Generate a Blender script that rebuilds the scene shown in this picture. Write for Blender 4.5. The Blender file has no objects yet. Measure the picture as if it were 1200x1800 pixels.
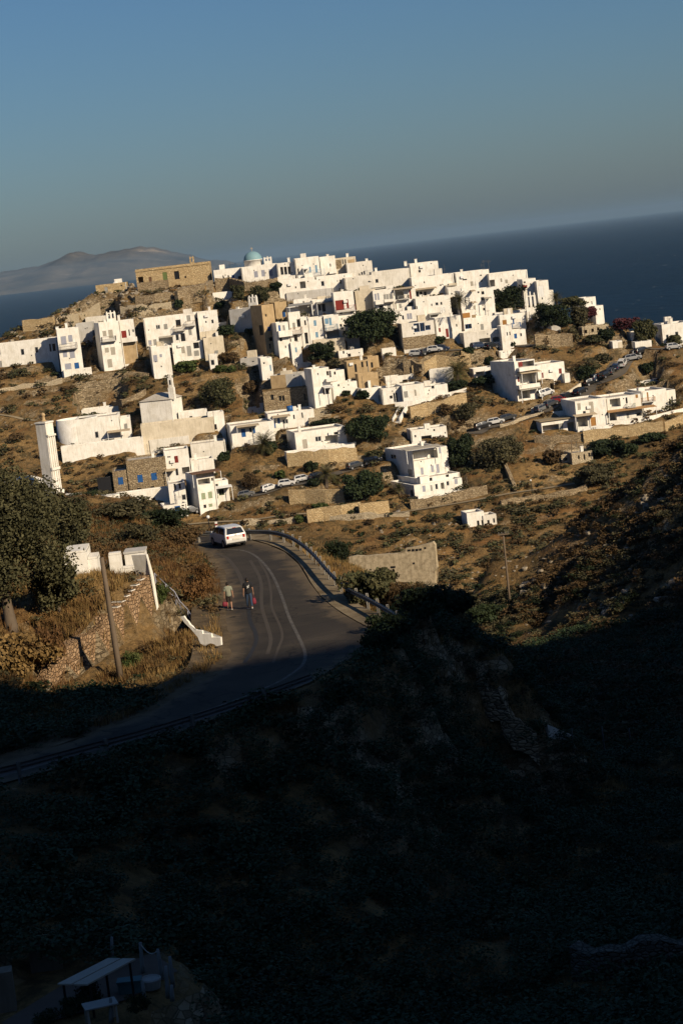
import bpy, bmesh, math, random
import numpy as np
from mathutils import Vector, Matrix, noise as mnoise
R = math.radians
random.seed(7); rng = np.random.default_rng(11)
scene = bpy.context.scene
COL = scene.collection

# ------------------------------------------------------------------ camera
FPX = 3600.0
ROLL = R(6.6)
THETA = math.atan(464.0 / FPX)
CR, SR = math.cos(ROLL), math.sin(ROLL)
CT, ST = math.cos(THETA), math.sin(THETA)
SEA = -100.0

def raydir(px, py):
    a, b = px - 600.0, 900.0 - py
    xc = a * CR + b * SR; yc = -a * SR + b * CR
    return Vector((xc, CT * FPX + ST * yc, -ST * FPX + CT * yc))
def P(px, py, Y):
    d = raydir(px, py); return d * (Y / d.y)
def PZ(px, py, z):
    d = raydir(px, py); return d * (z / d.z)
def proj(p):
    x, y, z = p
    zc = y * CT - z * ST; yc = y * ST + z * CT
    xc = x * FPX / zc; yc = yc * FPX / zc
    return (600 + xc * CR - yc * SR, 900 - (xc * SR + yc * CR))
def qof(px, py):
    a, b = px - 600.0, 900.0 - py
    return 464.0 - (-a * SR + b * CR)
def D(px, py):
    return 450.0 - 0.216 * qof(px, py)
CROPS = dict(A=(0,420), B=(220,420), C=(380,420), D=(560,420), E=(740,420), F=(940,480), G=(0,660), H=(170,660),
             I=(370,600), J=(560,600), K=(760,600), L=(940,640), M=(400,780), N=(600,740))
def cp(crop, x, y):
    o = CROPS[crop]; return (o[0] + x * 260 / 1200.0, o[1] + y * 260 / 1200.0)

cam = bpy.data.cameras.new('camera'); camo = bpy.data.objects.new('camera', cam); COL.objects.link(camo)
cam.sensor_fit = 'VERTICAL'; cam.sensor_height = 36.0; cam.sensor_width = 24.0
cam.lens = 36.0 * FPX / 1800.0
cam.clip_start = 0.5; cam.clip_end = 200000
Fv = Vector((0, CT, -ST)); Uv = Vector((0, ST, CT)); Rv = Vector((1, 0, 0))
# image content turned counter-clockwise by ROLL: the camera's own right/up are turned clockwise
cr_ = Rv * CR - Uv * SR; cu_ = Rv * SR + Uv * CR
camo.matrix_world = Matrix(((cr_.x, cu_.x, -Fv.x, 0), (cr_.y, cu_.y, -Fv.y, 0), (cr_.z, cu_.z, -Fv.z, 0), (0, 0, 0, 1)))
scene.camera = camo

# ------------------------------------------------------------------ object helpers
def tag(o, label=None, cat=None, group=None, kind=None):
    if label: o['label'] = label
    if cat: o['category'] = cat
    if group: o['group'] = group
    if kind or (label and cat): o['kind'] = kind or 'thing'
    return o
def empty(name, loc=(0, 0, 0), rz=0.0, label=None, cat=None, group=None):
    o = bpy.data.objects.new(name, None); COL.objects.link(o); o.location = loc; o.rotation_euler = (0, 0, rz)
    o.empty_display_size = 0.3
    return tag(o, label, cat, group)
def link(name, me, mat=None, parent=None):
    o = bpy.data.objects.new(name, me); COL.objects.link(o)
    if mat is not None:
        for m in (mat if isinstance(mat, (list, tuple)) else [mat]): me.materials.append(m)
    if parent is not None: o.parent = parent
    return o
def copy_tree(o, parent=None):
    c = o.copy(); COL.objects.link(c)
    if parent is not None: c.parent = parent
    for ch in o.children: copy_tree(ch, c)
    return c

class MB:
    """collects faces, builds one mesh object"""
    def __init__(self): self.v = []; self.f = []; self.mi = []; self.cur = 0
    def face(self, pts):
        n = len(self.v); self.v += [tuple(p) for p in pts]; self.f.append(tuple(range(n, n + len(pts)))); self.mi.append(self.cur)
    def box(self, x0, x1, y0, y1, z0, z1, M=None):
        c = [(x0,y0,z0),(x1,y0,z0),(x1,y1,z0),(x0,y1,z0),(x0,y0,z1),(x1,y0,z1),(x1,y1,z1),(x0,y1,z1)]
        if M is not None: c = [tuple(M @ Vector(p)) for p in c]
        n = len(self.v); self.v += c
        for f in ((0,3,2,1),(4,5,6,7),(0,1,5,4),(1,2,6,5),(2,3,7,6),(3,0,4,7)):
            self.f.append(tuple(n + i for i in f)); self.mi.append(self.cur)
    def tube(self, pts, rad, seg=8, caps=True):
        pts = [Vector(p) for p in pts]; rs = rad if isinstance(rad, (list, tuple)) else [rad] * len(pts)
        n0 = len(self.v); prev = None
        for i, p in enumerate(pts):
            t = (pts[min(i + 1, len(pts) - 1)] - pts[max(i - 1, 0)])
            t = t.normalized() if t.length > 1e-9 else Vector((0, 0, 1))
            if prev is None:
                a = Vector((1, 0, 0)) if abs(t.x) < 0.9 else Vector((0, 1, 0)); a = (a - t * a.dot(t)).normalized()
            else:
                a = prev - t * prev.dot(t); a = a.normalized() if a.length > 1e-6 else prev
            prev = a; b = t.cross(a)
            for k in range(seg):
                g = 2 * math.pi * k / seg
                self.v.append(tuple(p + (a * math.cos(g) + b * math.sin(g)) * rs[i]))
        for i in range(len(pts) - 1):
            for k in range(seg):
                k2 = (k + 1) % seg
                self.f.append((n0 + i*seg + k, n0 + i*seg + k2, n0 + (i+1)*seg + k2, n0 + (i+1)*seg + k)); self.mi.append(self.cur)
        if caps:
            self.f.append(tuple(n0 + k for k in reversed(range(seg)))); self.mi.append(self.cur)
            e = n0 + (len(pts) - 1) * seg
            self.f.append(tuple(e + k for k in range(seg))); self.mi.append(self.cur)
    def lathe(self, prof, seg=20, c=(0, 0, 0)):
        n0 = len(self.v)
        for r, z in prof:
            for k in range(seg):
                g = 2 * math.pi * k / seg
                self.v.append((c[0] + r * math.cos(g), c[1] + r * math.sin(g), c[2] + z))
        for i in range(len(prof) - 1):
            for k in range(seg):
                k2 = (k + 1) % seg
                self.f.append((n0 + i*seg + k, n0 + i*seg + k2, n0 + (i+1)*seg + k2, n0 + (i+1)*seg + k)); self.mi.append(self.cur)
    def prism(self, poly, y0, y1):
        """poly in (x,z), extruded along y"""
        a = [(x, y0, z) for x, z in poly]; b = [(x, y1, z) for x, z in poly]; n = len(poly); n0 = len(self.v)
        self.v += a + b
        self.f.append(tuple(range(n0, n0 + n))); self.mi.append(self.cur)
        self.f.append(tuple(reversed(range(n0 + n, n0 + 2*n)))); self.mi.append(self.cur)
        for i in range(n):
            j = (i + 1) % n
            self.f.append((n0 + j, n0 + i, n0 + n + i, n0 + n + j)); self.mi.append(self.cur)
    def mesh(self, name, smooth=False):
        me = bpy.data.meshes.new(name); me.from_pydata(self.v, [], self.f)
        me.polygons.foreach_set('material_index', self.mi)
        if smooth: me.polygons.foreach_set('use_smooth', [True] * len(self.f))
        me.update(); return me
    def build(self, name, mat=None, parent=None, smooth=False, fix=True):
        me = self.mesh(name, smooth)
        if fix:
            bm = bmesh.new(); bm.from_mesh(me)
            if smooth: bmesh.ops.remove_doubles(bm, verts=bm.verts, dist=1e-4)
            bmesh.ops.recalc_face_normals(bm, faces=bm.faces); bm.to_mesh(me); bm.free()
        return link(name, me, mat, parent)

def quads_mesh(name, V, smooth=False):
    """V: (n,4,3) array -> mesh of loose quads"""
    n = len(V); me = bpy.data.meshes.new(name)
    me.vertices.add(n * 4); me.vertices.foreach_set('co', np.asarray(V, np.float32).ravel())
    me.loops.add(n * 4); me.loops.foreach_set('vertex_index', np.arange(n * 4, dtype=np.int32))
    me.polygons.add(n); me.polygons.foreach_set('loop_start', np.arange(0, n * 4, 4, dtype=np.int32))
    me.polygons.foreach_set('loop_total', np.full(n, 4, np.int32))
    me.update(calc_edges=True); return me

# ------------------------------------------------------------------ numpy noise
_perm = np.random.default_rng(5).random((256, 256))
def vnoise(x, y):
    xi = np.floor(x).astype(int); yi = np.floor(y).astype(int); fx = x - xi; fy = y - yi
    fx = fx * fx * (3 - 2 * fx); fy = fy * fy * (3 - 2 * fy)
    g = lambda i, j: _perm[i % 256, j % 256]
    a = g(xi, yi) * (1 - fx) + g(xi + 1, yi) * fx; b = g(xi, yi + 1) * (1 - fx) + g(xi + 1, yi + 1) * fx
    return a * (1 - fy) + b * fy
def fbm(x, y, o=4):
    s = 0; a = 0.5; t = 0
    for i in range(o):
        s = s + a * vnoise(x * 2**i + 17.3 * i, y * 2**i + 9.1 * i); t += a; a *= 0.5
    return s / t * 2 - 1
def sstep(a, b, x):
    t = np.clip((x - a) / (b - a), 0, 1); return t * t * (3 - 2 * t)
# ------------------------------------------------------------------ materials
class NT:
    def __init__(self, name):
        self.m = bpy.data.materials.new(name); self.m.use_nodes = True
        self.t = self.m.node_tree; self.n = self.t.nodes; self.l = self.t.links
        self.b = self.n['Principled BSDF']; self.geo = None
    def new(self, typ, **kw):
        nd = self.n.new(typ)
        for k, v in kw.items(): setattr(nd, k, v)
        return nd
    def pos(self):
        if self.geo is None: self.geo = self.new('ShaderNodeNewGeometry')
        return self.geo.outputs['Position']
    def put(self, sock, v):
        if hasattr(v, 'is_linked') or hasattr(v, 'links'): self.l.new(v, sock)
        else: sock.default_value = v
    def noise(self, scale, detail=4, rough=0.6, dist=0.0, vec=None):
        nd = self.new('ShaderNodeTexNoise'); nd.inputs['Scale'].default_value = scale
        nd.inputs['Detail'].default_value = detail; nd.inputs['Roughness'].default_value = rough; nd.inputs['Distortion'].default_value = dist
        self.l.new(vec if vec is not None else self.pos(), nd.inputs['Vector']); return nd.outputs['Fac']
    def voro(self, scale, feature='F1', out='Distance', vec=None, rnd=1.0):
        nd = self.new('ShaderNodeTexVoronoi'); nd.feature = feature; nd.inputs['Scale'].default_value = scale
        if 'Randomness' in nd.inputs: nd.inputs['Randomness'].default_value = rnd
        self.l.new(vec if vec is not None else self.pos(), nd.inputs['Vector']); return nd.outputs[out]
    def ramp(self, fac, stops):
        nd = self.new('ShaderNodeValToRGB'); e = nd.color_ramp.elements
        while len(e) < len(stops): e.new(0.5)
        for i, (p, c) in enumerate(stops):
            e[i].position = p; e[i].color = (c, c, c, 1) if isinstance(c, (int, float)) else (*c, 1)
        self.l.new(fac, nd.inputs['Fac']); return nd.outputs['Color']
    def mix(self, fac, a, b, mode='MIX'):
        nd = self.new('ShaderNodeMix'); nd.data_type = 'RGBA'; nd.blend_type = mode
        self.put(nd.inputs[0], fac)
        for i, v in ((6, a), (7, b)):
            self.put(nd.inputs[i], (*v, 1) if isinstance(v, tuple) and len(v) == 3 else v)
        return nd.outputs[2]
    def math(self, op, a, b=0.0):
        nd = self.new('ShaderNodeMath'); nd.operation = op; self.put(nd.inputs[0], a); self.put(nd.inputs[1], b); return nd.outputs[0]
    def scaled(self, sx, sy, sz):
        nd = self.new('ShaderNodeMapping'); nd.inputs['Scale'].default_value = (sx, sy, sz); self.l.new(self.pos(), nd.inputs['Vector']); return nd.outputs[0]
    def bump(self, h, strength=0.5, dist=0.05):
        nd = self.new('ShaderNodeBump'); nd.inputs['Strength'].default_value = strength; nd.inputs['Distance'].default_value = dist
        self.l.new(h, nd.inputs['Height']); self.l.new(nd.outputs[0], self.b.inputs['Normal'])
    def done(self, color=None, rough=0.8, metal=0.0, spec=0.3):
        if color is not None: self.put(self.b.inputs['Base Color'], (*color, 1) if isinstance(color, tuple) and len(color) == 3 else color)
        self.put(self.b.inputs['Roughness'], rough); self.b.inputs['Metallic'].default_value = metal
        self.b.inputs['Specular IOR Level'].default_value = spec
        return self.m

def plaster(name, c, stain=0.75, sc=0.6):
    t = NT(name); a = t.noise(sc, 6, 0.65, 0.4); s = t.noise(3.0, 3, 0.6, 0, t.scaled(1.3, 1.3, 0.18))
    dark = tuple(x * stain * k for x, k in zip(c, (1.0, 0.97, 0.9)))
    col = t.mix(t.ramp(a, [(0.42, 0.0), (0.72, 1.0)]), c, dark)
    col = t.mix(t.math('MULTIPLY', t.ramp(s, [(0.48, 0.0), (0.72, 1.0)]), 0.5), col, tuple(x * 0.72 for x in dark))
    t.bump(t.noise(5.0, 4), 0.25, 0.04)
    return t.done(col, 0.9, 0, 0.15)
def stone(name, c1, c2, c3, sc=2.2, flat=1.8, mortar=(0.10, 0.08, 0.055)):
    t = NT(name); v = t.scaled(1, 1, flat)
    cell = t.voro(sc, 'F1', 'Color', v); sep = t.new('ShaderNodeSeparateColor'); t.l.new(cell, sep.inputs[0])
    col = t.ramp(sep.outputs[0], [(0.0, c1), (0.5, c2), (1.0, c3)])
    col = t.mix(t.math('MULTIPLY', t.noise(0.5, 4), 0.5), col, c1)
    e = t.voro(sc, 'DISTANCE_TO_EDGE', 'Distance', v)
    col = t.mix(t.ramp(e, [(0.0, 1.0), (0.09, 0.0)]), col, mortar)
    t.bump(t.ramp(e, [(0.0, 0.0), (0.2, 1.0)]), 0.8, 0.12)
    return t.done(col, 0.95, 0, 0.1)
def plain(name, c, rough=0.6, var=0.25, sc=2.0, metal=0.0, spec=0.3, bump=0.0):
    t = NT(name); col = t.mix(t.math('MULTIPLY', t.noise(sc, 4), 2 * var), c, tuple(x * 0.55 for x in c))
    if bump: t.bump(t.noise(sc * 4, 4), bump, 0.03)
    return t.done(col, rough, metal, spec)
def leafmat(name, c1, c2, c3, sc=1.1):
    t = NT(name); a = t.noise(sc, 3); f = t.noise(9.0, 2)
    col = t.ramp(a, [(0.3, c1), (0.5, c2), (0.72, c3)])
    col = t.mix(t.ramp(f, [(0.35, 0.0), (0.7, 0.55)]), col, tuple(x * 0.5 for x in c1))
    oi = t.new('ShaderNodeObjectInfo'); hs = t.new('ShaderNodeHueSaturation')
    t.l.new(t.math('ADD', t.math('MULTIPLY', oi.outputs['Random'], 0.5), 0.75), hs.inputs['Value']); t.l.new(col, hs.inputs['Color'])
    t.b.inputs['Subsurface Weight'].default_value = 0.0
    return t.done(hs.outputs[0], 0.75, 0, 0.2)

M = {}
M['W'] = plaster('whitewash', (0.84, 0.805, 0.74), 0.80)
M['W2'] = plaster('old_whitewash', (0.72, 0.68, 0.61), 0.78)
M['C'] = plaster('cream_plaster', (0.66, 0.58, 0.45), 0.75)
M['G'] = plaster('grey_cement', (0.52, 0.50, 0.47), 0.82)
M['O'] = plaster('ochre_plaster', (0.46, 0.335, 0.19), 0.70, 0.9)
M['RF'] = plaster('roof_screed', (0.50, 0.455, 0.39), 0.72)
M['T'] = stone('golden_stone', (0.44, 0.315, 0.165), (0.57, 0.42, 0.23), (0.66, 0.52, 0.31), 2.8, 1.7, (0.32, 0.23, 0.13))
M['S'] = stone('schist_stone', (0.24, 0.175, 0.105), (0.38, 0.29, 0.175), (0.50, 0.40, 0.265), 2.6, 2.0)
M['RS'] = stone('reddish_stone', (0.27, 0.17, 0.095), (0.36, 0.235, 0.135), (0.46, 0.32, 0.20), 4.4, 1.2, (0.17, 0.11, 0.065))
M['WS'] = stone('pale_rubble', (0.46, 0.375, 0.25), (0.52, 0.43, 0.30), (0.58, 0.49, 0.35), 3.0, 1.4, (0.36, 0.29, 0.19))
M['ruin'] = plaster('weathered_ruin_plaster', (0.50, 0.41, 0.275), .48, 1.7); M['DS'] = stone('shade_dark_stone', (.10, .09, .07), (.14, .125, .10), (.19, .17, .14), 4.0, 1.8, (.04, .035, .03))  # dark stone paints extra shade into the bottom-right wall
M['dark'] = plain('dark_opening', (0.012, 0.013, 0.015), 0.35, 0.3, spec=0.5)
M['glass'] = plain('window_glass', (0.02, 0.024, 0.03), 0.08, 0.2, spec=0.7)
M['blue'] = plain('blue_paint', (0.02, 0.10, 0.30), 0.45)
M['sky'] = plain('pale_blue_paint', (0.20, 0.36, 0.50), 0.5)
M['lav'] = plain('lavender_grey_paint', (0.36, 0.37, 0.44), 0.55)
M['grey'] = plain('grey_paint', (0.33, 0.32, 0.29), 0.55)
M['beige'] = plain('beige_grey_paint', (0.42, 0.38, 0.31), 0.55)
M['green'] = plain('green_paint', (0.13, 0.17, 0.055), 0.55)
M['sage'] = plain('sage_paint', (0.33, 0.38, 0.24), 0.55)
M['red'] = plain('dark_red_paint', (0.22, 0.025, 0.018), 0.5)
M['brown'] = plain('brown_wood', (0.16, 0.085, 0.045), 0.6)
M['wood'] = plain('pale_wood', (0.32, 0.22, 0.12), 0.65)
M['ochre'] = plain('ochre_wood', (0.36, 0.17, 0.04), 0.6)
M['black'] = plain('black_metal', (0.015, 0.015, 0.017), 0.45)
M['white'] = plain('white_paint', (0.78, 0.77, 0.74), 0.5, 0.08)
M['tan'] = plain('tan_canvas', (0.50, 0.40, 0.27), 0.8)
M['orange'] = plain('orange_canvas', (0.42, 0.24, 0.10), 0.8)
M['reed'] = plain('reed_mat', (0.34, 0.27, 0.17), 0.9, 0.4, 8)
M['domeblue'] = plain('dome_blue', (0.20, 0.34, 0.38), 0.6, 0.2, 0.8)
M['glassgreen'] = plain('frosted_glass', (0.40, 0.47, 0.42), 0.3)
M['asphalt'] = None
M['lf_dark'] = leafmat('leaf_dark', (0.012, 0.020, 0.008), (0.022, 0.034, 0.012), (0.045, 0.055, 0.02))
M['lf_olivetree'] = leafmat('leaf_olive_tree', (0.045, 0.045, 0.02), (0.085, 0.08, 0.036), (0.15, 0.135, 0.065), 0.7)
M['lf_shade_maquis'] = leafmat('leaf_shade_maquis', (0.028, 0.050, 0.024), (0.045, 0.074, 0.032), (0.070, 0.098, 0.044), 0.35)  # leaf tone that paints the near valley's shade deeper
M['lf_olive'] = leafmat('leaf_olive', (0.035, 0.04, 0.016), (0.07, 0.068, 0.028), (0.12, 0.105, 0.048))
M['lf_grey'] = leafmat('leaf_greygreen', (0.04, 0.04, 0.02), (0.08, 0.07, 0.034), (0.12, 0.10, 0.05))
M['lf_brown'] = leafmat('leaf_brown', (0.055, 0.036, 0.017), (0.10, 0.062, 0.026), (0.15, 0.092, 0.038))
M['lf_palm'] = leafmat('leaf_palm', (0.035, 0.038, 0.013), (0.085, 0.078, 0.028), (0.20, 0.145, 0.055))
M['lf_bright'] = leafmat('leaf_bright', (0.03, 0.05, 0.012), (0.06, 0.08, 0.02), (0.10, 0.11, 0.035))
M['lf_bougain'] = leafmat('leaf_bougainvillea', (0.035, 0.014, 0.015), (0.07, 0.018, 0.022), (0.11, 0.028, 0.03))
M['lf_rust'] = leafmat('leaf_rust', (0.09, 0.046, 0.018), (0.15, 0.076, 0.026), (0.22, 0.12, 0.045))
M['straw'] = leafmat('dry_grass', (0.11, 0.068, 0.026), (0.21, 0.13, 0.045), (0.31, 0.205, 0.08), 0.4)
M['bark'] = plain('bark', (0.14, 0.105, 0.075), 0.9, 0.4, 5, bump=0.5)
M['rock'] = plain('grey_rock', (0.34, 0.285, 0.21), 0.95, 0.45, 0.9, bump=0.6)
M['polewood'] = plain('pole_wood', (0.17, 0.125, 0.085), 0.85, 0.4, 6, bump=0.3)
M['galv'] = plain('galvanised_steel', (0.13, 0.13, 0.13), 0.6, 0.4, 3, 0.2, 0.4)
M['concrete'] = plain('concrete', (0.42, 0.39, 0.34), 0.9, 0.3, 1.5, bump=0.3)

def asphalt():
    t = NT('asphalt'); a = t.noise(0.22, 6, 0.62, 0.8); b = t.noise(2.6, 5)
    col = t.ramp(a, [(0.3, (0.031, 0.0265, 0.021)), (0.5, (0.050, 0.041, 0.031)), (0.72, (0.082, 0.066, 0.049))])
    col = t.mix(t.math('MULTIPLY', b, 0.55), col, (0.022, 0.019, 0.016))
    at = t.new('ShaderNodeAttribute'); at.attribute_name = 'edge'
    e = t.math('ADD', at.outputs['Fac'], t.math('MULTIPLY', t.math('SUBTRACT', t.noise(0.6, 6, 0.68), 0.5), 3.4))
    col = t.mix(t.ramp(e, [(0.0, 0.9), (0.35, 0.7), (1.0, 0.0)]), col, (0.13, 0.096, 0.058))
    vv = t.new('ShaderNodeVectorMath'); vv.operation = 'ADD'; nz = t.new('ShaderNodeTexNoise'); nz.inputs['Scale'].default_value = 0.7; nz.inputs['Detail'].default_value = 5; t.l.new(t.pos(), nz.inputs['Vector'])
    sc = t.new('ShaderNodeVectorMath'); sc.operation = 'SCALE'; t.l.new(nz.outputs['Color'], sc.inputs[0]); sc.inputs['Scale'].default_value = 2.2; t.l.new(t.pos(), vv.inputs[0]); t.l.new(sc.outputs[0], vv.inputs[1])
    cr = t.voro(0.42, 'DISTANCE_TO_EDGE', 'Distance', vv.outputs[0]); msk = t.ramp(t.noise(0.12, 3), [(0.48, 0.0), (0.56, 1.0)])
    col = t.mix(t.math('MULTIPLY', t.ramp(cr, [(0.0, 0.85), (0.035, 0.0)]), msk), col, (0.012, 0.010, 0.009))
    ptc = t.voro(0.23, 'F1', 'Color'); sp_ = t.new('ShaderNodeSeparateColor'); t.l.new(ptc, sp_.inputs[0]); col = t.mix(t.ramp(sp_.outputs[0], [(0.70, 0.0), (0.74, 0.35)]), col, (0.022, 0.019, 0.017))
    t.bump(t.noise(30, 3), 0.3, 0.01); return t.done(col, 0.9, 0, 0.2)
M['asphalt'] = asphalt()
def ground():
    t = NT('hill_ground'); t.pos()
    base = t.ramp(t.noise(0.06, 6, 0.62, 0.5), [(0.30, (0.110, 0.073, 0.034)), (0.45, (0.20, 0.124, 0.050)), (0.58, (0.29, 0.180, 0.072)), (0.75, (0.38, 0.25, 0.105))])
    rust = t.ramp(t.noise(0.11, 5, 0.6, 1.0), [(0.52, 0.0), (0.66, 0.7)])
    base = t.mix(rust, base, (0.195, 0.090, 0.030))
    scr = t.ramp(t.noise(0.55, 6, 0.7, 0.4), [(0.50, 0.0), (0.60, 0.85)])
    base = t.mix(scr, base, (0.058, 0.048, 0.024))
    fine = t.noise(2.6, 4, 0.7); base = t.mix(t.ramp(fine, [(0.35, 0.55), (0.6, 0.0)]), base, (0.05, 0.036, 0.018))
    # stones lying about
    e = t.voro(1.6, 'F1', 'Distance'); pk = t.noise(0.09, 4, 0.6)
    sm = t.math('MULTIPLY', t.ramp(e, [(0.10, 0.6), (0.22, 0.0)]), t.ramp(pk, [(0.50, 0.0), (0.60, 1.0)]))
    base = t.mix(sm, base, (0.34, 0.27, 0.18))
    # dry-stone faces of terraces and rock where it is steep
    sepn = t.new('ShaderNodeSeparateXYZ'); t.l.new(t.geo.outputs['True Normal'], sepn.inputs[0])
    steep = t.ramp(sepn.outputs[2], [(0.60, 1.0), (0.80, 0.0)])
    v = t.scaled(1, 1, 2.0); cell = t.voro(2.3, 'F1', 'Color', v); sc = t.new('ShaderNodeSeparateColor'); t.l.new(cell, sc.inputs[0])
    sto = t.ramp(sc.outputs[0], [(0.0, (0.14, 0.105, 0.065)), (0.5, (0.27, 0.205, 0.125)), (1.0, (0.40, 0.32, 0.21))])
    ed = t.voro(2.3, 'DISTANCE_TO_EDGE', 'Distance', v); sto = t.mix(t.ramp(ed, [(0.0, 1.0), (0.10, 0.0)]), sto, (0.045, 0.034, 0.02))
    col = t.mix(t.math('MULTIPLY', steep, t.ramp(t.noise(0.13, 3), [(0.40, 0.15), (0.55, 1.0)])), base, sto)
    t.bump(t.noise(1.1, 7, 0.7), 0.9, 0.5)
    return t.done(col, 0.95, 0, 0.1)
M['ground'] = ground()
def sea():
    t = NT('sea_water'); v = t.scaled(1, 0.35, 1)
    w = t.noise(0.045, 6, 0.65, 0.6, v); t.bump(w, 0.55, 6.0)
    col = t.ramp(t.noise(0.0022, 5, 0.6), [(0.35, (0.001, 0.010, 0.024)), (0.65, (0.002, 0.014, 0.033))])
    fleck = t.math('MULTIPLY', t.ramp(t.noise(0.05, 3, 0.5, 0, t.scaled(1, 0.4, 1)), [(0.70, 0.0), (0.76, 1.0)]), 0.5)
    col = t.mix(fleck, col, (0.45, 0.5, 0.52))
    t.b.inputs['IOR'].default_value = 1.14
    return t.done(col, 0.45, 0, 0.1)
M['sea'] = sea()
def islandmat():
    t = NT('island_rock'); a = t.noise(0.0012, 7, 0.68)
    return t.done(t.ramp(a, [(0.35, (0.04, 0.037, 0.03)), (0.5, (0.10, 0.085, 0.065)), (0.62, (0.15, 0.125, 0.095)), (0.7, (0.34, 0.27, 0.2))]), 0.95, 0, 0.1)
M['island'] = islandmat()
# ------------------------------------------------------------------ sun
SUN_AZ = (0.68, -0.73)            # towards the sun, in plan
_n = math.hypot(*SUN_AZ); SUN_AZ = (SUN_AZ[0] / _n, SUN_AZ[1] / _n)
SUN_EL = R(28)
TANEL = math.tan(SUN_EL)

# ------------------------------------------------------------------ road outlines (road plane z = ZR)
ZR = -19.6
def rp(px, py, z=ZR):
    v = PZ(px, py, z); return (v.x, v.y)
road_px_left = [(330,951),(352,962),(368,978),(388,1003),(399,1035),(394,1075),(401,1125),(399,1160),(370,1188),(250,1258),(120,1305),(0,1343),(-200,1405)]
road_px_right = [(-200,1440),(0,1378),(250,1310),(420,1250),(548,1198),(663,1128),(650,1106),(600,1078),(566,1052),(545,1025),(525,992),(500,970),(470,957),(425,945),(330,934)]
ROAD = np.array([rp(*p) for p in road_px_left + road_px_right])

def poly_sdf(pts, x, y):
    """signed distance (negative inside) to a plan polygon, numpy"""
    n = len(pts); d = np.full(x.shape, 1e9); inside = np.zeros(x.shape, bool)
    for i in range(n):
        ax, ay = pts[i]; bx, by = pts[(i + 1) % n]
        ex, ey = bx - ax, by - ay; wx, wy = x - ax, y - ay
        t = np.clip((wx * ex + wy * ey) / (ex * ex + ey * ey + 1e-12), 0, 1)
        d = np.minimum(d, (wx - ex * t) ** 2 + (wy - ey * t) ** 2)
        c = ((ay <= y) != (by <= y)) & (x < (bx - ax) * (y - ay) / ((by - ay) if by != ay else 1e-9) + ax)
        inside ^= c
    d = np.sqrt(d); return np.where(inside, -d, d)

# ------------------------------------------------------------------ control points
ctl = []
def C3(x, y, z): ctl.append((x, y, z))
def CPX(px, py, Y): v = P(px, py, Y); ctl.append((v.x, v.y, v.z))
skyline = [(-260,660),(-120,632),(0,606),(40,577),(90,555),(140,535),(165,512),(200,502),(240,492),(310,484),(380,484),(500,478),(600,478),(700,492),(800,512),(900,530),(960,545),(1060,575),(1130,588),(1250,583),(1400,565)]
for px, py in skyline:
    Y = D(px, py); v = P(px, py, Y); C3(v.x, Y, v.z)
    C3(v.x * 1.02, Y + 25, v.z - 9); C3(v.x * 1.1, Y + 70, v.z - 48); C3(v.x * 1.2, Y + 160, SEA - 8); C3(v.x * 1.3, Y + 420, SEA - 40)
for px in range(-250, 1500, 125):
    top = np.interp(px, [s[0] for s in skyline], [s[1] for s in skyline])
    for py in (620, 680, 740, 800, 860, 920, 980, 1035):
        if py < top + 35: continue
        if px < 360 and py > 885: continue
        if px > 850 and py > 960 - (px - 850) * 0.52: continue
        CPX(px, py, D(px, py))
# valley
for x, y, z in ((0,300,-58),(20,290,-60),(35,285,-60),(50,285,-57),(75,285,-50),(110,290,-38),(-20,290,-53),(-45,280,-49),(-80,270,-46),(-120,270,-42),
                (5,205,-47),(15,240,-54),(22,255,-57),(-8,215,-46),(-30,225,-45),(-60,225,-42),(2,165,-38),(12,200,-45)): C3(x, y, z)
# bank below the guardrail
for px, py, dx, dy, dz in ((480,950,0,8,-5),(560,995,5,6,-5),(620,1050,6,4,-5),(690,1080,6,3,-5)):
    x, y = rp(px, py); C3(x + 1.2, y + .6, ZR - .2); C3(x + dx, y + dy, ZR + dz); C3(x + dx * 2.2, y + dy * 3, ZR + dz * 3)
CPX(752,1042,150); CPX(700,1075,132); CPX(800,1075,140)
# right-hand spur: a flank that falls gently towards the left
def spurpt(px, py):
    d = raydir(px, py); k = (-23 - 0.61 * 32 - 0.10 * 190) / (d.z - 0.61 * d.x - 0.10 * d.y); return d * k
for px, py in ((896,1063),(835,1040),(800,1030),(860,1010),(905,985),(960,975),(1000,930),(1060,890),(1100,866),(1150,826),(1200,786),(1270,740),(1350,690),
          (1200,850),(1200,900),(1200,1000),(1100,1000),(1100,930),(1000,1010),(1050,1100),(1200,1100),(1120,1090),(950,1100),(880,1085),(980,1060),(1300,950),(1300,850)):
    v = spurpt(px, py); C3(v.x, v.y, v.z)
for px, py in ((800,1030),(860,1005),(905,980),(960,968),(1000,924),(1060,884),(1100,860),(1150,820),(1200,780),(1270,734)):
    v = spurpt(px, py); C3(v.x - 1, v.y + 16, v.z - 9); C3(v.x - 3, v.y + 40, v.z - 24)
for a in ((24,275,-57),(32,268,-55),(50,262,-52),(70,255,-46)): C3(*a)
# left plateau
for a in ((335,932,157),(290,906,162),(250,890,166),(200,885,170),(150,893,171),(100,904,166),(40,902,166),(-60,905,166),(190,915,146),(230,950,136),(260,985,126),
          (320,965,142),(330,1010,128),(300,1060,116),(283,1075,113.4),(205,1015,124),(180,1203,102.6),(238,1175,105.6),(268,1131,109.4),(277,1092,111.8),(206,1066,110.2),(250,1014,113.2),(142,1118,106.8),(108,1146,105.2),(182,1084,109),(330,1120,107.5),(280,1150,104),(92,1222,101),(200,1225,97.5),(0,1100,108),(60,1120,107.5),
          (0,1190,100.5),(-100,1100,110),(-100,1200,102),(0,1290,90.5),(150,1280,92),(330,1190,101),(180,1055,118),(100,1030,124)): CPX(*a)
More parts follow.
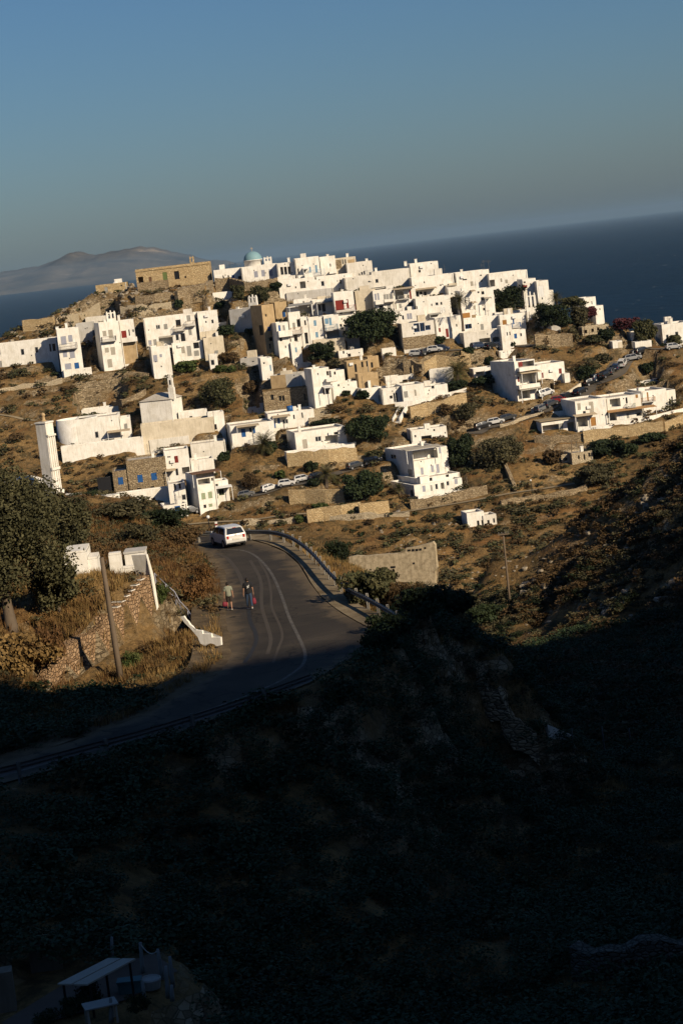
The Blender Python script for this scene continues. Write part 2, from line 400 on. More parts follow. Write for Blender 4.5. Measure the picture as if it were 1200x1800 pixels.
# foreground below the road
for a in ((0,1400,79),(150,1350,81.5),(300,1320,84),(450,1270,88.5),(560,1225,93),(660,1160,100),(700,1130,108),(0,1500,72),(150,1500,74),(300,1500,77),(450,1400,84),(0,1620,65.5),(150,1620,68),(300,1640,69),
          (150,1720,62),(50,1720,61.5),(250,1720,62.5),(100,1790,59.5),(300,1790,61),(450,1600,74),(450,1790,64),(600,1300,91),(600,1400,86),(600,1600,76),(600,1790,66),(700,1250,104),(750,1130,135),
          (760,1400,95),(760,1600,82),(760,1790,69),(850,1200,138),(900,1260,130),(950,1310,124),(900,1450,108),(900,1600,90),(900,1790,71),(1050,1200,142),(1050,1320,122),(1100,1450,104),(1050,1600,84),
          (1020,1690,72),(1200,1690,71),(1100,1790,65),(1200,1200,136),(1200,1320,122),(1200,1500,97),(1300,1300,120),(1300,1600,85),(-80,1600,66),(-80,1750,60),(-100,1400,78)): CPX(*a)
for a in ((0,3,-2.0),(-12,6,-2.6),(12,6,-2.4),(0,20,-9.8),(-20,20,-9.8),(20,20,-9.6),(0,42,-20),(-25,42,-19.5),(25,42,-20.5),(-50,60,-19.5),(-60,100,-18),(-70,150,-17),(-90,200,-22),(45,70,-26),(60,110,-24),(60,30,-12),
          (0,-15,1),(-40,-10,0),(-80,40,-10),(-110,100,-14),(40,-15,2),(0,-60,10),(-80,-60,4),(80,-60,16),(120,60,0),(150,150,-5),(120,220,-20),(160,260,-22),(200,350,-20),(-200,100,-20),(-200,300,-50)): C3(*a)

ctl = np.array(ctl)
_, iu = np.unique(np.round(ctl[:, :2] / 0.8).astype(int), axis=0, return_index=True)
ctl = ctl[np.sort(iu)]
_c = ctl[:, :2]
_K = np.sqrt(((_c[:, None] - _c[None]) ** 2).sum(-1)) + np.eye(len(_c)) * 0.6
_A = np.zeros((len(_c) + 3, len(_c) + 3)); _A[:-3, :-3] = _K; _A[:-3, -3] = 1; _A[:-3, -2:] = _c; _A[-3, :-3] = 1; _A[-2:, :-3] = _c.T
_w = np.linalg.solve(_A, np.concatenate([ctl[:, 2], np.zeros(3)]))
def rbf(x, y):
    out = np.empty(x.shape); xf = x.ravel(); yf = y.ravel(); o = out.ravel()
    for i in range(0, len(xf), 20000):
        d = np.sqrt((xf[i:i+20000, None] - _c[None, :, 0]) ** 2 + (yf[i:i+20000, None] - _c[None, :, 1]) ** 2)
        o[i:i+20000] = d @ _w[:-3] + _w[-3] + xf[i:i+20000] * _w[-2] + yf[i:i+20000] * _w[-1]
    return o.reshape(x.shape)

def axis(parts):
    a = [];
    for lo, hi, st in parts: a += list(np.arange(lo, hi, st))
    return np.array(a + [parts[-1][1]])
GX = axis([(-900,-300,60),(-300,-130,10),(-130,-70,2.5),(-70,-32,1.0),(-32,24,.7),(24,100,1.0),(100,160,2.5),(160,400,12),(400,1000,60)])
GY = axis([(-300,-80,15),(-80,40,4),(40,70,1.0),(70,160,.7),(160,290,1.2),(290,470,.8),(470,560,4),(560,900,20)])
XX, YY = np.meshgrid(GX, GY)
H = rbf(XX, YY)
# the hill behind the camera's right shoulder, whose shade covers the near valley
bpts = [(-60,1182,101),(0,1186,100.7),(150,1202,99.5),(300,1196,100.5),(410,1176,102),(500,1158,None),(560,1140,None),(640,1112,None),(700,1072,None),(757,1034,152),(830,1052,0),(890,1066,0),(960,1098,0),(1050,1106,0),(1120,1080,0),(1200,1040,0),(1290,1000,0)]
bs = []
for px, py, Y in bpts:
    v = P(px, py, Y) if Y else (PZ(px, py, ZR) if Y is None else spurpt(px, py))
    s = v.x * SUN_AZ[0] + v.y * SUN_AZ[1]; t = -v.x * SUN_AZ[1] + v.y * SUN_AZ[0]
    bs.append((t, s, v.z + (1.3 if 680 < px < 880 else 0)))
bs.sort()
_bt = np.array([b[0] for b in bs])
SC = 95.0                                # crest distance along the sun azimuth
_bz = np.array([b[2] + (SC - b[1]) * TANEL for b in bs])
S_ = XX * SUN_AZ[0] + YY * SUN_AZ[1]; T_ = -XX * SUN_AZ[1] + YY * SUN_AZ[0]
crest = np.interp(T_, _bt, _bz)
crest = np.where(T_ < _bt[0], _bz[0] + (_bt[0] - T_) * 0.0, crest)
crest = np.where(T_ > _bt[-1], _bz[-1] - (T_ - _bt[-1]) * 0.8, crest)
ridge = crest - np.where(S_ < SC, (SC - S_) * 0.95, (S_ - SC) * 0.45)
RMASK = ridge > H
H = np.maximum(H, ridge)
# surface detail
near = sstep(60, 90, np.hypot(XX, YY))
hill = sstep(285, 305, YY) * (1 - sstep(480, 520, YY))
spur = sstep(18, 30, XX) * sstep(140, 160, YY) * (1 - sstep(255, 275, YY))
left = (1 - sstep(-8, -4, XX)) * sstep(95, 105, YY) * (1 - sstep(200, 230, YY))
nz = fbm(XX * 0.11, YY * 0.11, 4)
H += near * ~RMASK * (0.5 * nz + 0.22 * fbm(XX * 0.55 + 40, YY * 0.55, 3))
H += spur * (1.7 * fbm(XX * 0.12 + 7, YY * 0.09 + 3, 4) + 1.2 * np.abs(fbm(XX * 0.3 + 70, YY * 0.3 + 30, 3)))
H += left * 0.45 * fbm(XX * 0.25 + 3, YY * 0.25 + 8, 3)
for gp, gd, gw in (([(1215,812),(1150,868),(1080,915),(1010,955),(950,992),(900,1020)], 2.0, 2.0), ([(1200,925),(1130,955),(1060,1000),(1010,1040),(985,1080)], 1.5, 1.6), ([(1010,985),(985,1015),(960,1050),(940,1085)], 1.6, 1.3), ([(1200,1000),(1150,1035),(1110,1075)], 1.5, 1.5)):
    g3 = [spurpt(*p) for p in gp]; dd = np.full(XX.shape, 1e9)
    for a, b in zip(g3[:-1], g3[1:]):
        ex, ey = b.x - a.x, b.y - a.y; tt = np.clip(((XX - a.x) * ex + (YY - a.y) * ey) / (ex * ex + ey * ey), 0, 1); dd = np.minimum(dd, np.hypot(XX - a.x - ex * tt, YY - a.y - ey * tt))
    H -= gd * np.exp(-(dd / gw) ** 2) * (1 + .5 * fbm(XX * .3, YY * .3, 2))
th = 2.3
Hs = H + 2.6 * fbm(XX * 0.03 + 3, YY * 0.03 + 5, 3)
fr = Hs / th - np.floor(Hs / th)
stepz = (np.floor(Hs / th) + sstep(0.62, 0.95, fr)) * th - Hs
H += hill * 0.5 * stepz * sstep(0.35, 0.75, vnoise(XX * 0.05 + 31, YY * 0.08 + 12)) + hill * 0.5 * fbm(XX * 0.35 + 3, YY * 0.35 + 9, 3)
# rocky crown at the mansion
rk = np.exp(-(((XX + 34) / 20) ** 2 + ((YY - 436) / 12) ** 2)); H += rk * 1.3 * fbm(XX * 0.4, YY * 0.4, 3)
# level the road bed
sd = poly_sdf(ROAD, XX, YY)
k = 1 - sstep(0.6, 3.2, sd); H = H * (1 - k) + (ZR - 0.06) * k
gx_ = GX; gy_ = GY
def Tz(x, y):
    x = np.asarray(x, float); y = np.asarray(y, float)
    i = np.clip(np.searchsorted(gx_, x) - 1, 0, len(gx_) - 2); j = np.clip(np.searchsorted(gy_, y) - 1, 0, len(gy_) - 2)
    fx = np.clip((x - gx_[i]) / (gx_[i+1] - gx_[i]), 0, 1); fy = np.clip((y - gy_[j]) / (gy_[j+1] - gy_[j]), 0, 1)
    return (H[j, i] * (1 - fx) + H[j, i+1] * fx) * (1 - fy) + (H[j+1, i] * (1 - fx) + H[j+1, i+1] * fx) * fy
def hit(px, py, y0=45.0, y1=520.0):
    """first point of the terrain met by the ray of a photograph pixel"""
    d = raydir(px, py); ys = np.arange(y0, y1, 0.4); x = d.x / d.y * ys; z = d.z / d.y * ys
    g = Tz(x, ys); b = np.nonzero(g >= z)[0]
    if len(b) == 0: return P(px, py, D(px, py))
    Y = ys[b[0]]; v = P(px, py, Y); return Vector((v.x, v.y, float(Tz(v.x, v.y))))
def hill_at(px, py): return hit(px, py, 285)
# ------------------------------------------------------------------ houses
HOUSES = {}
def face_cells(mb, O, a, nin, w, z0, z1, ops, rmat=None):
    """a wall face with real openings: O origin, a axis along, nin inward normal"""
    O = Vector(O); a = Vector(a); nin = Vector(nin); up = Vector((0, 0, 1))
    us = sorted({0.0, w} | {o[0] for o in ops} | {o[1] for o in ops}); zs = sorted({z0, z1} | {o[2] for o in ops} | {o[3] for o in ops})
    pt = lambda u, z, d=0.0: O + a * u + up * z + nin * d
    for i in range(len(us) - 1):
        for j in range(len(zs) - 1):
            uc = (us[i] + us[i+1]) / 2; zc = (zs[j] + zs[j+1]) / 2
            if any(o[0] < uc < o[1] and o[2] < zc < o[3] for o in ops): continue
            mb.face([pt(us[i], zs[j]), pt(us[i+1], zs[j]), pt(us[i+1], zs[j+1]), pt(us[i], zs[j+1])])
    for u0, u1, v0, v1, d in ops:
        mb.face([pt(u0, v0), pt(u0, v1), pt(u0, v1, d), pt(u0, v0, d)]); mb.face([pt(u1, v0), pt(u1, v0, d), pt(u1, v1, d), pt(u1, v1)])
        mb.face([pt(u0, v0), pt(u0, v0, d), pt(u1, v0, d), pt(u1, v0)]); mb.face([pt(u0, v1), pt(u1, v1), pt(u1, v1, d), pt(u0, v1, d)])
        mb.face([pt(u0, v0, d), pt(u0, v1, d), pt(u1, v1, d), pt(u1, v0, d)])
def pad(poly, z, f=1.4):
    p = np.array(poly); x0, y0 = p.min(0) - f; x1, y1 = p.max(0) + f
    i0, i1 = np.searchsorted(GX, (x0, x1)); j0, j1 = np.searchsorted(GY, (y0, y1)); i0 = max(i0 - 1, 0); j0 = max(j0 - 1, 0)
    sx = XX[j0:j1+1, i0:i1+1]; sy = YY[j0:j1+1, i0:i1+1]; h = H[j0:j1+1, i0:i1+1]
    s = poly_sdf(p, sx, sy); k = 1 - sstep(f * .5, f, s); H[j0:j1+1, i0:i1+1] = np.minimum(h, h * (1 - k) + (z - .06) * k)
def obox(name, parent, mat, x0, x1, y0, y1, z0, z1):
    mb = MB(); mb.box(x0, x1, y0, y1, z0, z1); return mb.build(name, M[mat], parent)
def HS(crop, name, xl, yb, xr, yt, label, F='', L='', R='', yaw=0, dep=6.0, col='W', dY=0.0, found=5.0, cat='house', par=0.32, parent=None, group=None, roofc='RF', lh=None, Yabs=None, lip=0.0):
    """a flat-roofed block: corner pixels of its front -> real plan position, width and height on the hill"""
    pxl, pyb = cp(crop, xl, yb) if crop else (xl, yb); pxr = cp(crop, xr, yb)[0] if crop else xr; pyt = cp(crop, xl, yt)[1] if crop else yt
    Y = Yabs or (D(pxl, pyb) + dY); B = P(pxl, pyb, Y); ps = math.radians(yaw); ax = Vector((math.cos(ps), math.sin(ps), 0)); inn = Vector((-math.sin(ps), math.cos(ps), 0))
    w = 6.0
    for _ in range(6):
        e = (proj(B + ax * (w + .05))[0] - proj(B + ax * w)[0]) / .05; w = max(0.6, w + (pxr - proj(B + ax * w)[0]) / e)
    h = (pyb - pyt) / FPX * Y / CR
    root = empty(name, B, ps, label, cat, group)
    planes = {'F': (B, ax, inn, w), 'L': (B, inn, ax, dep), 'R': (B + ax * w, inn, -ax, dep)}
    ops = {'F': [], 'L': [], 'R': []}; items = []
    for fc, spec in (('F', F), ('L', L), ('R', R)):
        O, a, nin, ww = planes[fc]
        for tok in spec.split():
            c, box = tok.split('@'); c, _, colr = c.partition('.'); x0, y0, x1, y1 = map(float, box.split(','))
            if crop: (x0, y0), (x1, y1) = cp(crop, x0, y0), cp(crop, x1, y1)
            def onp(px, py):
                d = raydir(px, py); k = O.dot(nin) / d.dot(nin); q = d * k - O; return q.dot(a), q.z
            xm, ym = (x0 + x1) / 2, (y0 + y1) / 2
            u0, u1 = sorted((onp(x0, ym - (x0 - xm) * SR)[0], onp(x1, ym - (x1 - xm) * SR)[0])); uc, zc = onp(xm, ym); hz = (y1 - y0) / FPX * Y / 2
            items.append((fc, c, colr, u0, u1, zc - hz, zc + hz))
            if c in 'wsdok':
                m = .06; q = [max(u0, m), min(u1, ww - m), max(zc - hz, -found + m), min(zc + hz, h - m)]
                if q[1] - q[0] > .08 and q[3] - q[2] > .08:
                    dp = {'w': .16, 's': .07, 'd': .12, 'o': min(1.8, dep * .4), 'k': .25}[c]
                    if any(q[0] < o[1] and q[1] > o[0] and q[2] < o[3] and q[3] > o[2] for o in ops[fc]): items[-1] = (fc, 'x' + c, colr, *q); continue
                    ops[fc].append((*q, dp)); items[-1] = (fc, c, colr, *q)
                else: items.pop()
    mb = MB(); X, Yv = Vector((1, 0, 0)), Vector((0, 1, 0))
    face_cells(mb, (0, 0, 0), X, Yv, w, -found, h, ops['F']); face_cells(mb, (0, 0, 0), Yv, X, dep, -found, h, ops['L'])
    face_cells(mb, (w, 0, 0), Yv, -X, dep, -found, h, ops['R']); face_cells(mb, (0, dep, 0), X, -Yv, w, -found, h, [])
    t = .28
    if par > 0:
        o = [(0, 0), (w, 0), (w, dep), (0, dep)]; i_ = [(t, t), (w - t, t), (w - t, dep - t), (t, dep - t)]
        for k in range(4):
            k2 = (k + 1) % 4
            mb.face([(*o[k], h), (*o[k2], h), (*i_[k2], h), (*i_[k], h)]); mb.face([(*i_[k], h), (*i_[k2], h), (*i_[k2], h - par - .05), (*i_[k], h - par - .05)])
    mb.build('wall', M[col], root)
    r = MB(); zt = h - par if par > 0 else h
    if par > 0: r.face([(t, t, zt), (w - t, t, zt), (w - t, dep - t, zt), (t, dep - t, zt)])
    else: r.box(-lip, w + lip, -lip, dep + lip, zt + .01, zt + .13)
    r.build('roof', M[roofc], root)
    Tf = {'F': Matrix.Identity(4), 'L': Matrix(((0, 1, 0, 0), (1, 0, 0, 0), (0, 0, 1, 0), (0, 0, 0, 1))), 'R': Matrix(((0, -1, 0, w), (1, 0, 0, 0), (0, 0, 1, 0), (0, 0, 0, 1)))}
    for fc, c, cl, u0, u1, v0, v1 in items:
        m4 = Tf[fc]; W_ = u1 - u0; H_ = v1 - v0; g = .025
        def part(nm, mat, boxes, par_=None):
            b = MB()
            for bx in boxes: b.box(*bx, M=m4)
            return b.build(nm, M[mat], par_ or root)
        off = -.05 if c.startswith('x') else 0.0
        c0 = c[-1] if c.startswith('x') else c
        if c0 == 'w':
            f = max(.045, min(.09, W_ * .1)); d0, d1 = (.07, .15) if not off else (-.06, -.015)
            bx = [(u0 + g, u1 - g, d0, d1, v0 + g, v0 + f), (u0 + g, u1 - g, d0, d1, v1 - f, v1 - g), (u0 + g, u0 + f, d0, d1, v0 + f, v1 - f), (u1 - f, u1 - g, d0, d1, v0 + f, v1 - f)]
            if W_ > .8: bx.append(((u0 + u1) / 2 - .03, (u0 + u1) / 2 + .03, d0, d1, v0 + f, v1 - f))
            fr = part('window', cl or 'white', bx)
            part('pane', 'glass', [(u0 + f, u1 - f, d1 - .03, d1 - .012, v0 + f, v1 - f)], fr)
        elif c0 == 'k': part('vent', cl or 'dark', [(u0, u1, .2 + off * 5, .24 + off * 5, v0, v1)])
        elif c0 == 's':
            d0 = .02 + off; mm = (u0 + u1) / 2; bx = [(u0 + g, mm - .012, d0, .055 + off, v0 + g, v1 - g), (mm + .012, u1 - g, d0, .055 + off, v0 + g, v1 - g)]
            s = part('shutter', cl or 'grey', bx)
            if W_ > .6:
                lv = []
                for b in bx: lv += [(b[0] + .05, b[1] - .05, d0 - .015, d0 - .003, v0 + H_ * (.1 + .8 * k / 6), v0 + H_ * (.1 + .8 * (k + .55) / 6)) for k in range(6)]
                part('louvre', cl or 'grey', lv, s)
        elif c0 == 'd':
            d0 = .05 + off; dd = part('door', cl or 'brown', [(u0 + g, u1 - g, d0, .1 + off, v0 + g, v1 - g)])
            part('handle', 'black', [(u1 - .16, u1 - .12, d0 - .04, d0 - .003, v0 + H_ * .45, v0 + H_ * .52)], dd)
        elif c0 == 'p': part('stone_facing', cl or 'S', [(max(u0, -.03), min(u1, planes[fc][3] + .03), -.035, .02, v0, v1)])
        elif c0 == 'b':
            q = part('balcony', 'G', [(u0, u1, -1.0, -.003, v0, v0 + .16)])
            n = max(3, int(W_ / .22)); rl = cl or 'black'
            bx = [(u0 + .02, u1 - .02, -.98, -.94, v1 - .05, v1)] + [(u0 + .02 + (W_ - .08) * k / n, u0 + .05 + (W_ - .08) * k / n, -.975, -.945, v0 + .16, v1 - .05) for k in range(n + 1)]
            bx += [(s_, s_ + .04, -.94, -.01, v1 - .05, v1) for s_ in (u0 + .02, u1 - .06)] + [(s_, s_ + .03, -.94 + .22 * k, -.91 + .22 * k, v0 + .16, v1 - .05) for s_ in (u0 + .02, u1 - .05) for k in range(1, 5)]
            part('railing', rl, bx, q)
        elif c0 == 'q':   # solid balcony parapet
            t2 = .14; part('balcony', cl or col, [(u0, u1, -1.1, -.003, v0, v0 + .15), (u0, u1, -1.1, -1.1 + t2, v0 + .15, v1), (u0, u0 + t2, -1.1 + t2, -.003, v0 + .15, v1), (u1 - t2, u1, -1.1 + t2, -.003, v0 + .15, v1)])
        elif c0 == 'a':
            b = MB(); pr = 1.7; dz = .22
            pts = [(u0, -pr, v1 - dz - .1), (u1, -pr, v1 - dz - .1), (u1, -.003, v1 - .1), (u0, -.003, v1 - .1)]
            lo = [m4 @ Vector(p) for p in pts]; hi = [p + Vector((0, 0, .09)) for p in lo]
            b.face(lo[::-1]); b.face(hi)
            for k in range(4): b.face([lo[k], lo[(k+1) % 4], hi[(k+1) % 4], hi[k]])
            aw = b.build('canopy', M[cl or 'tan'], root)
            for u in (u0 + .05, u1 - .14): part('canopy_post', 'white', [(u, u + .09, -pr + .06, -pr + .15, v1 - dz - .1 - 2.3, v1 - dz - .105)], aw)
        elif c0 == 'c':
            zr = v1; ch = MB(); ww2 = max(.35, min(W_, 1.0)); cy = min(dep * .45, 2.0)
            ch.box(u0, u0 + ww2, cy, cy + .6, zt - .05, zr - .14); ch.box(u0 + .08, u0 + ww2 - .08, cy + .08, cy + .52, zr - .14, zr - .05); ch.box(u0 - .05, u0 + ww2 + .05, cy - .05, cy + .65, zr - .05, zr + .03)
            ch.build('chimney', M['W'], root)
        elif c0 == 't':
            b = MB(); rr = min(.7, W_ / 2); b.lathe([(0, 0), (rr, 0), (rr, v1 - zt - .1), (rr * .6, v1 - zt), (0, v1 - zt)], 14, ((u0 + u1) / 2, dep * .4, zt)); b.build('water_tank', M[cl or 'blue'], root, True)
    fp = [B, B + ax * w, B + ax * w + inn * dep, B + inn * dep]; pad([(v.x, v.y) for v in fp], B.z)
    rec = dict(root=root, w=w, h=h, dep=dep, B=B, ax=ax, inn=inn, zt=zt, Y=Y); HOUSES[name] = rec; FOOT.append((np.array([(v.x, v.y) for v in fp]))); return rec
FOOT = []
def bell_gable(rec, u, wid, hgt, y=0.6, arches=2, base=.35, z0=None, mat='W', name='bell_gable', parent=None, thick=.5):
    z0 = rec['zt'] - .05 if z0 is None else z0; mb = MB(); p = wid / (arches * 2 + 1); hb = hgt * base
    mb.box(u, u + wid, y, y + thick, z0, z0 + hb)
    ht = hgt * .78
    for k in range(arches + 1): mb.box(u + 2 * p * k, u + 2 * p * k + p, y, y + thick, z0 + hb, z0 + ht - p * .6)
    for k in range(arches):
        cx = u + 2 * p * k + 1.5 * p; seg = 8; r = p * .5
        arc = [(cx + r * math.cos(math.pi - math.pi * i / seg), z0 + ht - p * .6 + r * math.sin(math.pi * i / seg)) for i in range(seg + 1)]
        top = z0 + ht + .02
        for i in range(seg): mb.prism([arc[i], arc[i+1], (arc[i+1][0], top), (arc[i][0], top)], y, y + thick)
    mb.box(u, u + wid, y, y + thick, z0 + ht + .02, z0 + ht + .15) if arches else None
    for k in range(arches + 1):
        xk = u + 2 * p * k; mb.box(xk, xk + p, y, y + thick, z0 + ht - p * .6, z0 + ht + .02)
        mb.box(xk + p * .2, xk + p * .8, y + .1, y + thick - .1, z0 + ht + .15, z0 + hgt * (.93 if k != arches / 2 else 1.0))
    return mb.build(name, M[mat], parent or rec['root'])
# ------------------------------------------------------------------ village: corner pixels read on enlarged crops of the photograph
# --- western rocks and the row below them
HS('A','golden_stone_house',785,452,1035,378,'small golden stone house with one grey door standing alone on the rocky crown',F='d.grey@850,390,877,440 k@980,372,992,384',col='T',dep=5,dY=6)
d_ = HOUSES['golden_stone_house']
mb = MB(); mb.lathe([(.75,0),(.72,.2),(.55,.42),(.3,.56),(0,.62)],14,(d_['w']*.62,2.2,d_['zt'])); mb.build('dome',M['W'],d_['root'],True)
m_ = HS('B','stone_mansion',105,432,700,252,'long golden stone mansion with a green door and small belfry on the hilltop',F='o@107,308,150,360 s.brown@193,307,217,347 d.green@307,270,343,346 k@400,262,440,326 k@483,300,496,318',col='T',dep=9,dY=8,found=7)
mb = MB(); mb.box(-.12,m_['w']+.12,-.14,.10,m_['h']-.55,m_['h']-.34); mb.build('cornice',M['T'],m_['root'])
bell_gable(m_,m_['w']*.745,.95,2.0,.5,1,.3,mat='T')
HS('B','stone_terrace_block',108,445,352,360,'rough stone terrace block under the western end of the mansion',F='',col='S',dep=4,dY=3,found=6,cat='terrace')
HS('A','long_white_house',-60,1045,478,862,'long low white house with two narrow windows at the western edge of the village',F='w@170,893,198,942 w@285,877,312,925 d.grey@-6,990,18,1040 w@402,850,418,915 w@425,848,455,912 w@-20,900,5,940',dep=6,yaw=-2)
r_ = HS('A','three_storey_house',512,1140,690,738,'tall white three-storey house with lavender shutters and one long thin balcony',F='s.lav@497,790,540,858 s.lav@556,780,590,835 b@490,845,630,892 s.lav@512,908,546,960 s.lav@568,902,608,967 s.lav@530,1010,580,1058 d.blue@608,1003,645,1072 q@520,1050,745,1110 c@455,715,480,745',L='k@495,900,505,930',yaw=8,dep=6,dY=1)
HS('A','recessed_grey_house',640,885,770,690,'recessed grey white house in the shade between two tall houses',F='s.grey@655,830,690,885',dep=5,dY=9,col='G')
r_ = HS('A','bell_tower_house',850,1070,1022,685,'tall white house carrying an open bell gable with two arches',F='s.beige@835,745,865,790 s.beige@882,737,918,805 b@825,790,940,832 s.beige@853,883,885,922 s.beige@900,878,936,940 s.beige@875,975,912,1043',yaw=14,dep=7)
bell_gable(r_, r_['w']*.42, 1.9, 2.6, .4, 2, .38)
HS('A','half_plastered_house',970,1010,1122,672,'narrow house, white above and bare stone below, with a jutting balcony',F='d.red@980,745,1028,803 k@1045,735,1055,785 w@1075,733,1092,755 q@965,800,1115,836 p.O@966,836,1120,1012 x@0,0,0,0 k@1018,870,1035,895 d.brown@1072,868,1105,925 s.green@1040,952,1072,1003'.replace(' x@0,0,0,0',''),yaw=4,dep=6)
HS('B','balcony_row_house',178,900,590,652,'wide white house with two wooden balconies and a covered loggia',F='w@250,697,285,733 s.grey@315,690,345,733 d.black@412,655,452,712 b.wood@398,700,487,746 d.grey@500,620,530,670 b.wood@496,662,572,706 s.grey@515,728,540,780 o@277,800,390,865 w@410,775,435,823 d.black@452,765,488,830 k@143,800,163,820 s.lav@190,822,215,860 d.grey@232,815,258,872 p.beige@275,786,392,800',dep=7,yaw=4,dY=2)
HS('B','white_corner_block',238,1115,388,880,'white corner block with lavender window stepping down below the wooden balconies',F='s.lav@230,942,262,998 s.lav@280,935,300,960 k@193,925,212,943 k@290,1028,300,1040',L='',yaw=8,dep=7,dY=-1)
HS('B','terrace_wing',395,978,640,852,'low white wing with dark doors on a terrace under the balconies',F='s.beige@457,873,485,928 d.grey@503,868,537,950 k@555,840,600,888 s.grey@560,905,600,950 w@380,915,395,935',dep=5,yaw=5,dY=-.5)
HS('B','cream_end_block',650,950,812,806,'cream plastered block closing the eastern end of the terrace wing',F='s.grey@725,905,755,930',col='C',dep=5,yaw=6,dY=-1)
HS('B','small_white_annexe',690,1030,755,940,'tiny white annexe with one grey window at the foot of the terrace',F='w@695,980,725,1025 ',dep=3,yaw=6,dY=-2)
HS('B','white_upper_block',612,818,772,598,'square white block with a cream lower band, east of the wooden balconies',F='w@650,665,662,682 w@700,655,718,685 s.white@610,715,635,750 k@632,765,648,795 k@702,775,718,803 p.C@600,748,775,818',dep=6,yaw=3,dY=3)
HS('B','low_white_terrace',700,745,825,690,'low white terrace wall beside the square block with cream band',F='',dep=4,dY=4,cat='terrace')
HS('B','slanting_white_wall',718,510,925,440,'bright white sloping-topped building end below the mansion garden',F='',dep=3,dY=5,yaw=6)
r_ = HS('C','grey_gable_house',125,760,348,578,'big plain grey-white windowless house wall below the domed church',F='',dep=6,yaw=-24,dY=0,col='G')
bell_gable(r_, r_['w']*.66, 1.9, 3.0, 1.0, 2, .45)
HS('C','ochre_house',408,900,505,540,'bare ochre cement house with blue shutters and a dark doorway',F='s.blue@418,712,442,747 s.blue@443,685,473,720 k@398,610,410,630 o@430,797,487,825 k@430,850,445,890',L='k@350,700,380,780',col='O',dep=6,yaw=24,dY=-.5)
HS('C','ochre_upper_block',492,690,588,518,'ochre upper block with a single deep blue window',F='s.blue@537,593,563,633',col='O',dep=5,yaw=14,dY=3)
HS('C','white_balcony_house',515,950,612,684,'narrow white house with a blue door and solid white balcony',F='d.blue@505,700,522,757 d.grey@540,700,557,742 q@498,742,606,792 w@558,865,568,885 s.sky@600,860,618,920 k@515,800,535,830',yaw=14,dep=6,dY=-1)
HS('C','white_lower_wing',612,930,695,842,'white lower wing with a small ledge beside the narrow balcony house',F='s.sky@640,880,655,920',dep=4,yaw=10,dY=-1.5)
HS('C','brick_balcony_house',612,850,706,562,'white house with a red-brown brick balcony over a dark doorway',F='a.grey@585,525,775,556 d.grey@620,680,640,735 o@655,650,700,712 b.ochre@606,716,702,770 o@632,775,660,838 w@645,505,665,528',dep=6,yaw=4)
HS('C','porch_house',640,640,790,500,'white house with a columned porch under a thin grey canopy',F='o@672,556,768,606 a.grey@585,520,775,552 w@702,505,714,530',dep=6,dY=2)
HS('C','pale_blue_window_house',765,832,882,645,'plain white house with two pale blue windows and a cream garden wall',F='s.sky@790,660,812,705 s.sky@805,755,827,800 k@735,810,745,828',dep=6,yaw=4)
HS('C','dark_shutter_house',790,640,952,498,'white house with black shutters under a flat dark canopy',F='s.black@830,535,848,582 s.black@858,525,885,590 a.grey@808,505,950,530 w@793,540,803,562',dep=6,yaw=3,dY=2)
HS('C','red_balcony_house',975,682,1136,440,'square white house with a bright red balcony, door and enclosed loggia',F='d.red@967,497,1035,578 d.red@1055,490,1073,562 b.red@970,540,1128,590 w@1000,592,1025,610 w@1085,580,1110,600 k@985,655,1000,672 k@1045,655,1058,668',dep=6,yaw=4)
HS('C','blue_balcony_house',890,812,1012,628,'white house with a sky-blue balcony and arched blue window',F='s.sky@880,645,910,690 s.sky@915,640,935,700 b.sky@885,692,985,742 o@893,748,1000,800',dep=6,yaw=5,dY=-.5)
HS('C','cream_garden_terrace',790,875,1045,828,'curved cream garden terrace below the blue balcony',F='',dep=4,col='C',dY=-3,cat='terrace',yaw=3)
HS('D','plain_cream_house',312,615,452,425,'plain windowless cream house wall right of the red balcony',F='',dep=6,yaw=-8,col='C',dY=1)
HS('C','arch_window_house',520,482,905,342,'long white house wall with one dark arched window',F='o@680,345,725,400 w@850,342,875,383 k@850,420,880,428 k@640,385,650,400 k@800,310,810,330',dep=6,yaw=3,dY=3)
HS('C','blank_upper_house',905,442,1122,302,'white house with a single narrow grey window above the red balcony',F='w@1000,330,1015,365 k@995,400,1008,415 w@870,400,882,412',dep=6,yaw=3,dY=5)
c_ = HS('C','domed_church',215,362,507,232,'white church with a pale blue dome, three grey windows and a bell gable',F='s.lav@308,262,338,312 s.lav@367,252,395,304 s.lav@428,245,458,300',dep=9,yaw=2,dY=5,found=8)
def church():
    s = c_['Y'] / FPX * 260 / 1200; u = c_['w'] * .36; z = c_['zt'] - .1; r = 76 * s; mb = MB(); mb.lathe([(r*.97,0),(r*.97,.55+38*s),(r*1.03,.55+38*s),(r*1.03,.7+38*s),(r*.95,.7+38*s)],28,(u,4.4,z)); dr = mb.build('drum',M['W'],c_['root'],True)
    zb = z + .7 + 38 * s; mb = MB(); mb.lathe([(r*.98*math.cos(a),r*.90*math.sin(a)) for a in [i*math.pi/2/12 for i in range(13)]],28,(u,4.4,zb)); dm = mb.build('dome',M['domeblue'],c_['root'],True)
    mb = MB(); zz = zb + r*.9; mb.tube([(u,4.4,zz-.05),(u,4.4,zz+.95)],.05,6); mb.box(u-.28,u+.28,4.36,4.44,zz+.55,zz+.65); mb.build('cross',M['tan'],dm)
    bell_gable(c_, c_['w']*.66, 1.7, 2.1, 2.5, 2, .5, z0=c_['zt']-.05)
church()
HS('C','blue_door_house',-10,352,212,256,'low white house with a bright blue door between mansion and church',F='d.blue@128,293,150,342 k@95,295,107,340 k@55,305,67,340 k@178,300,235,337',dep=6,yaw=3,dY=6,found=6)
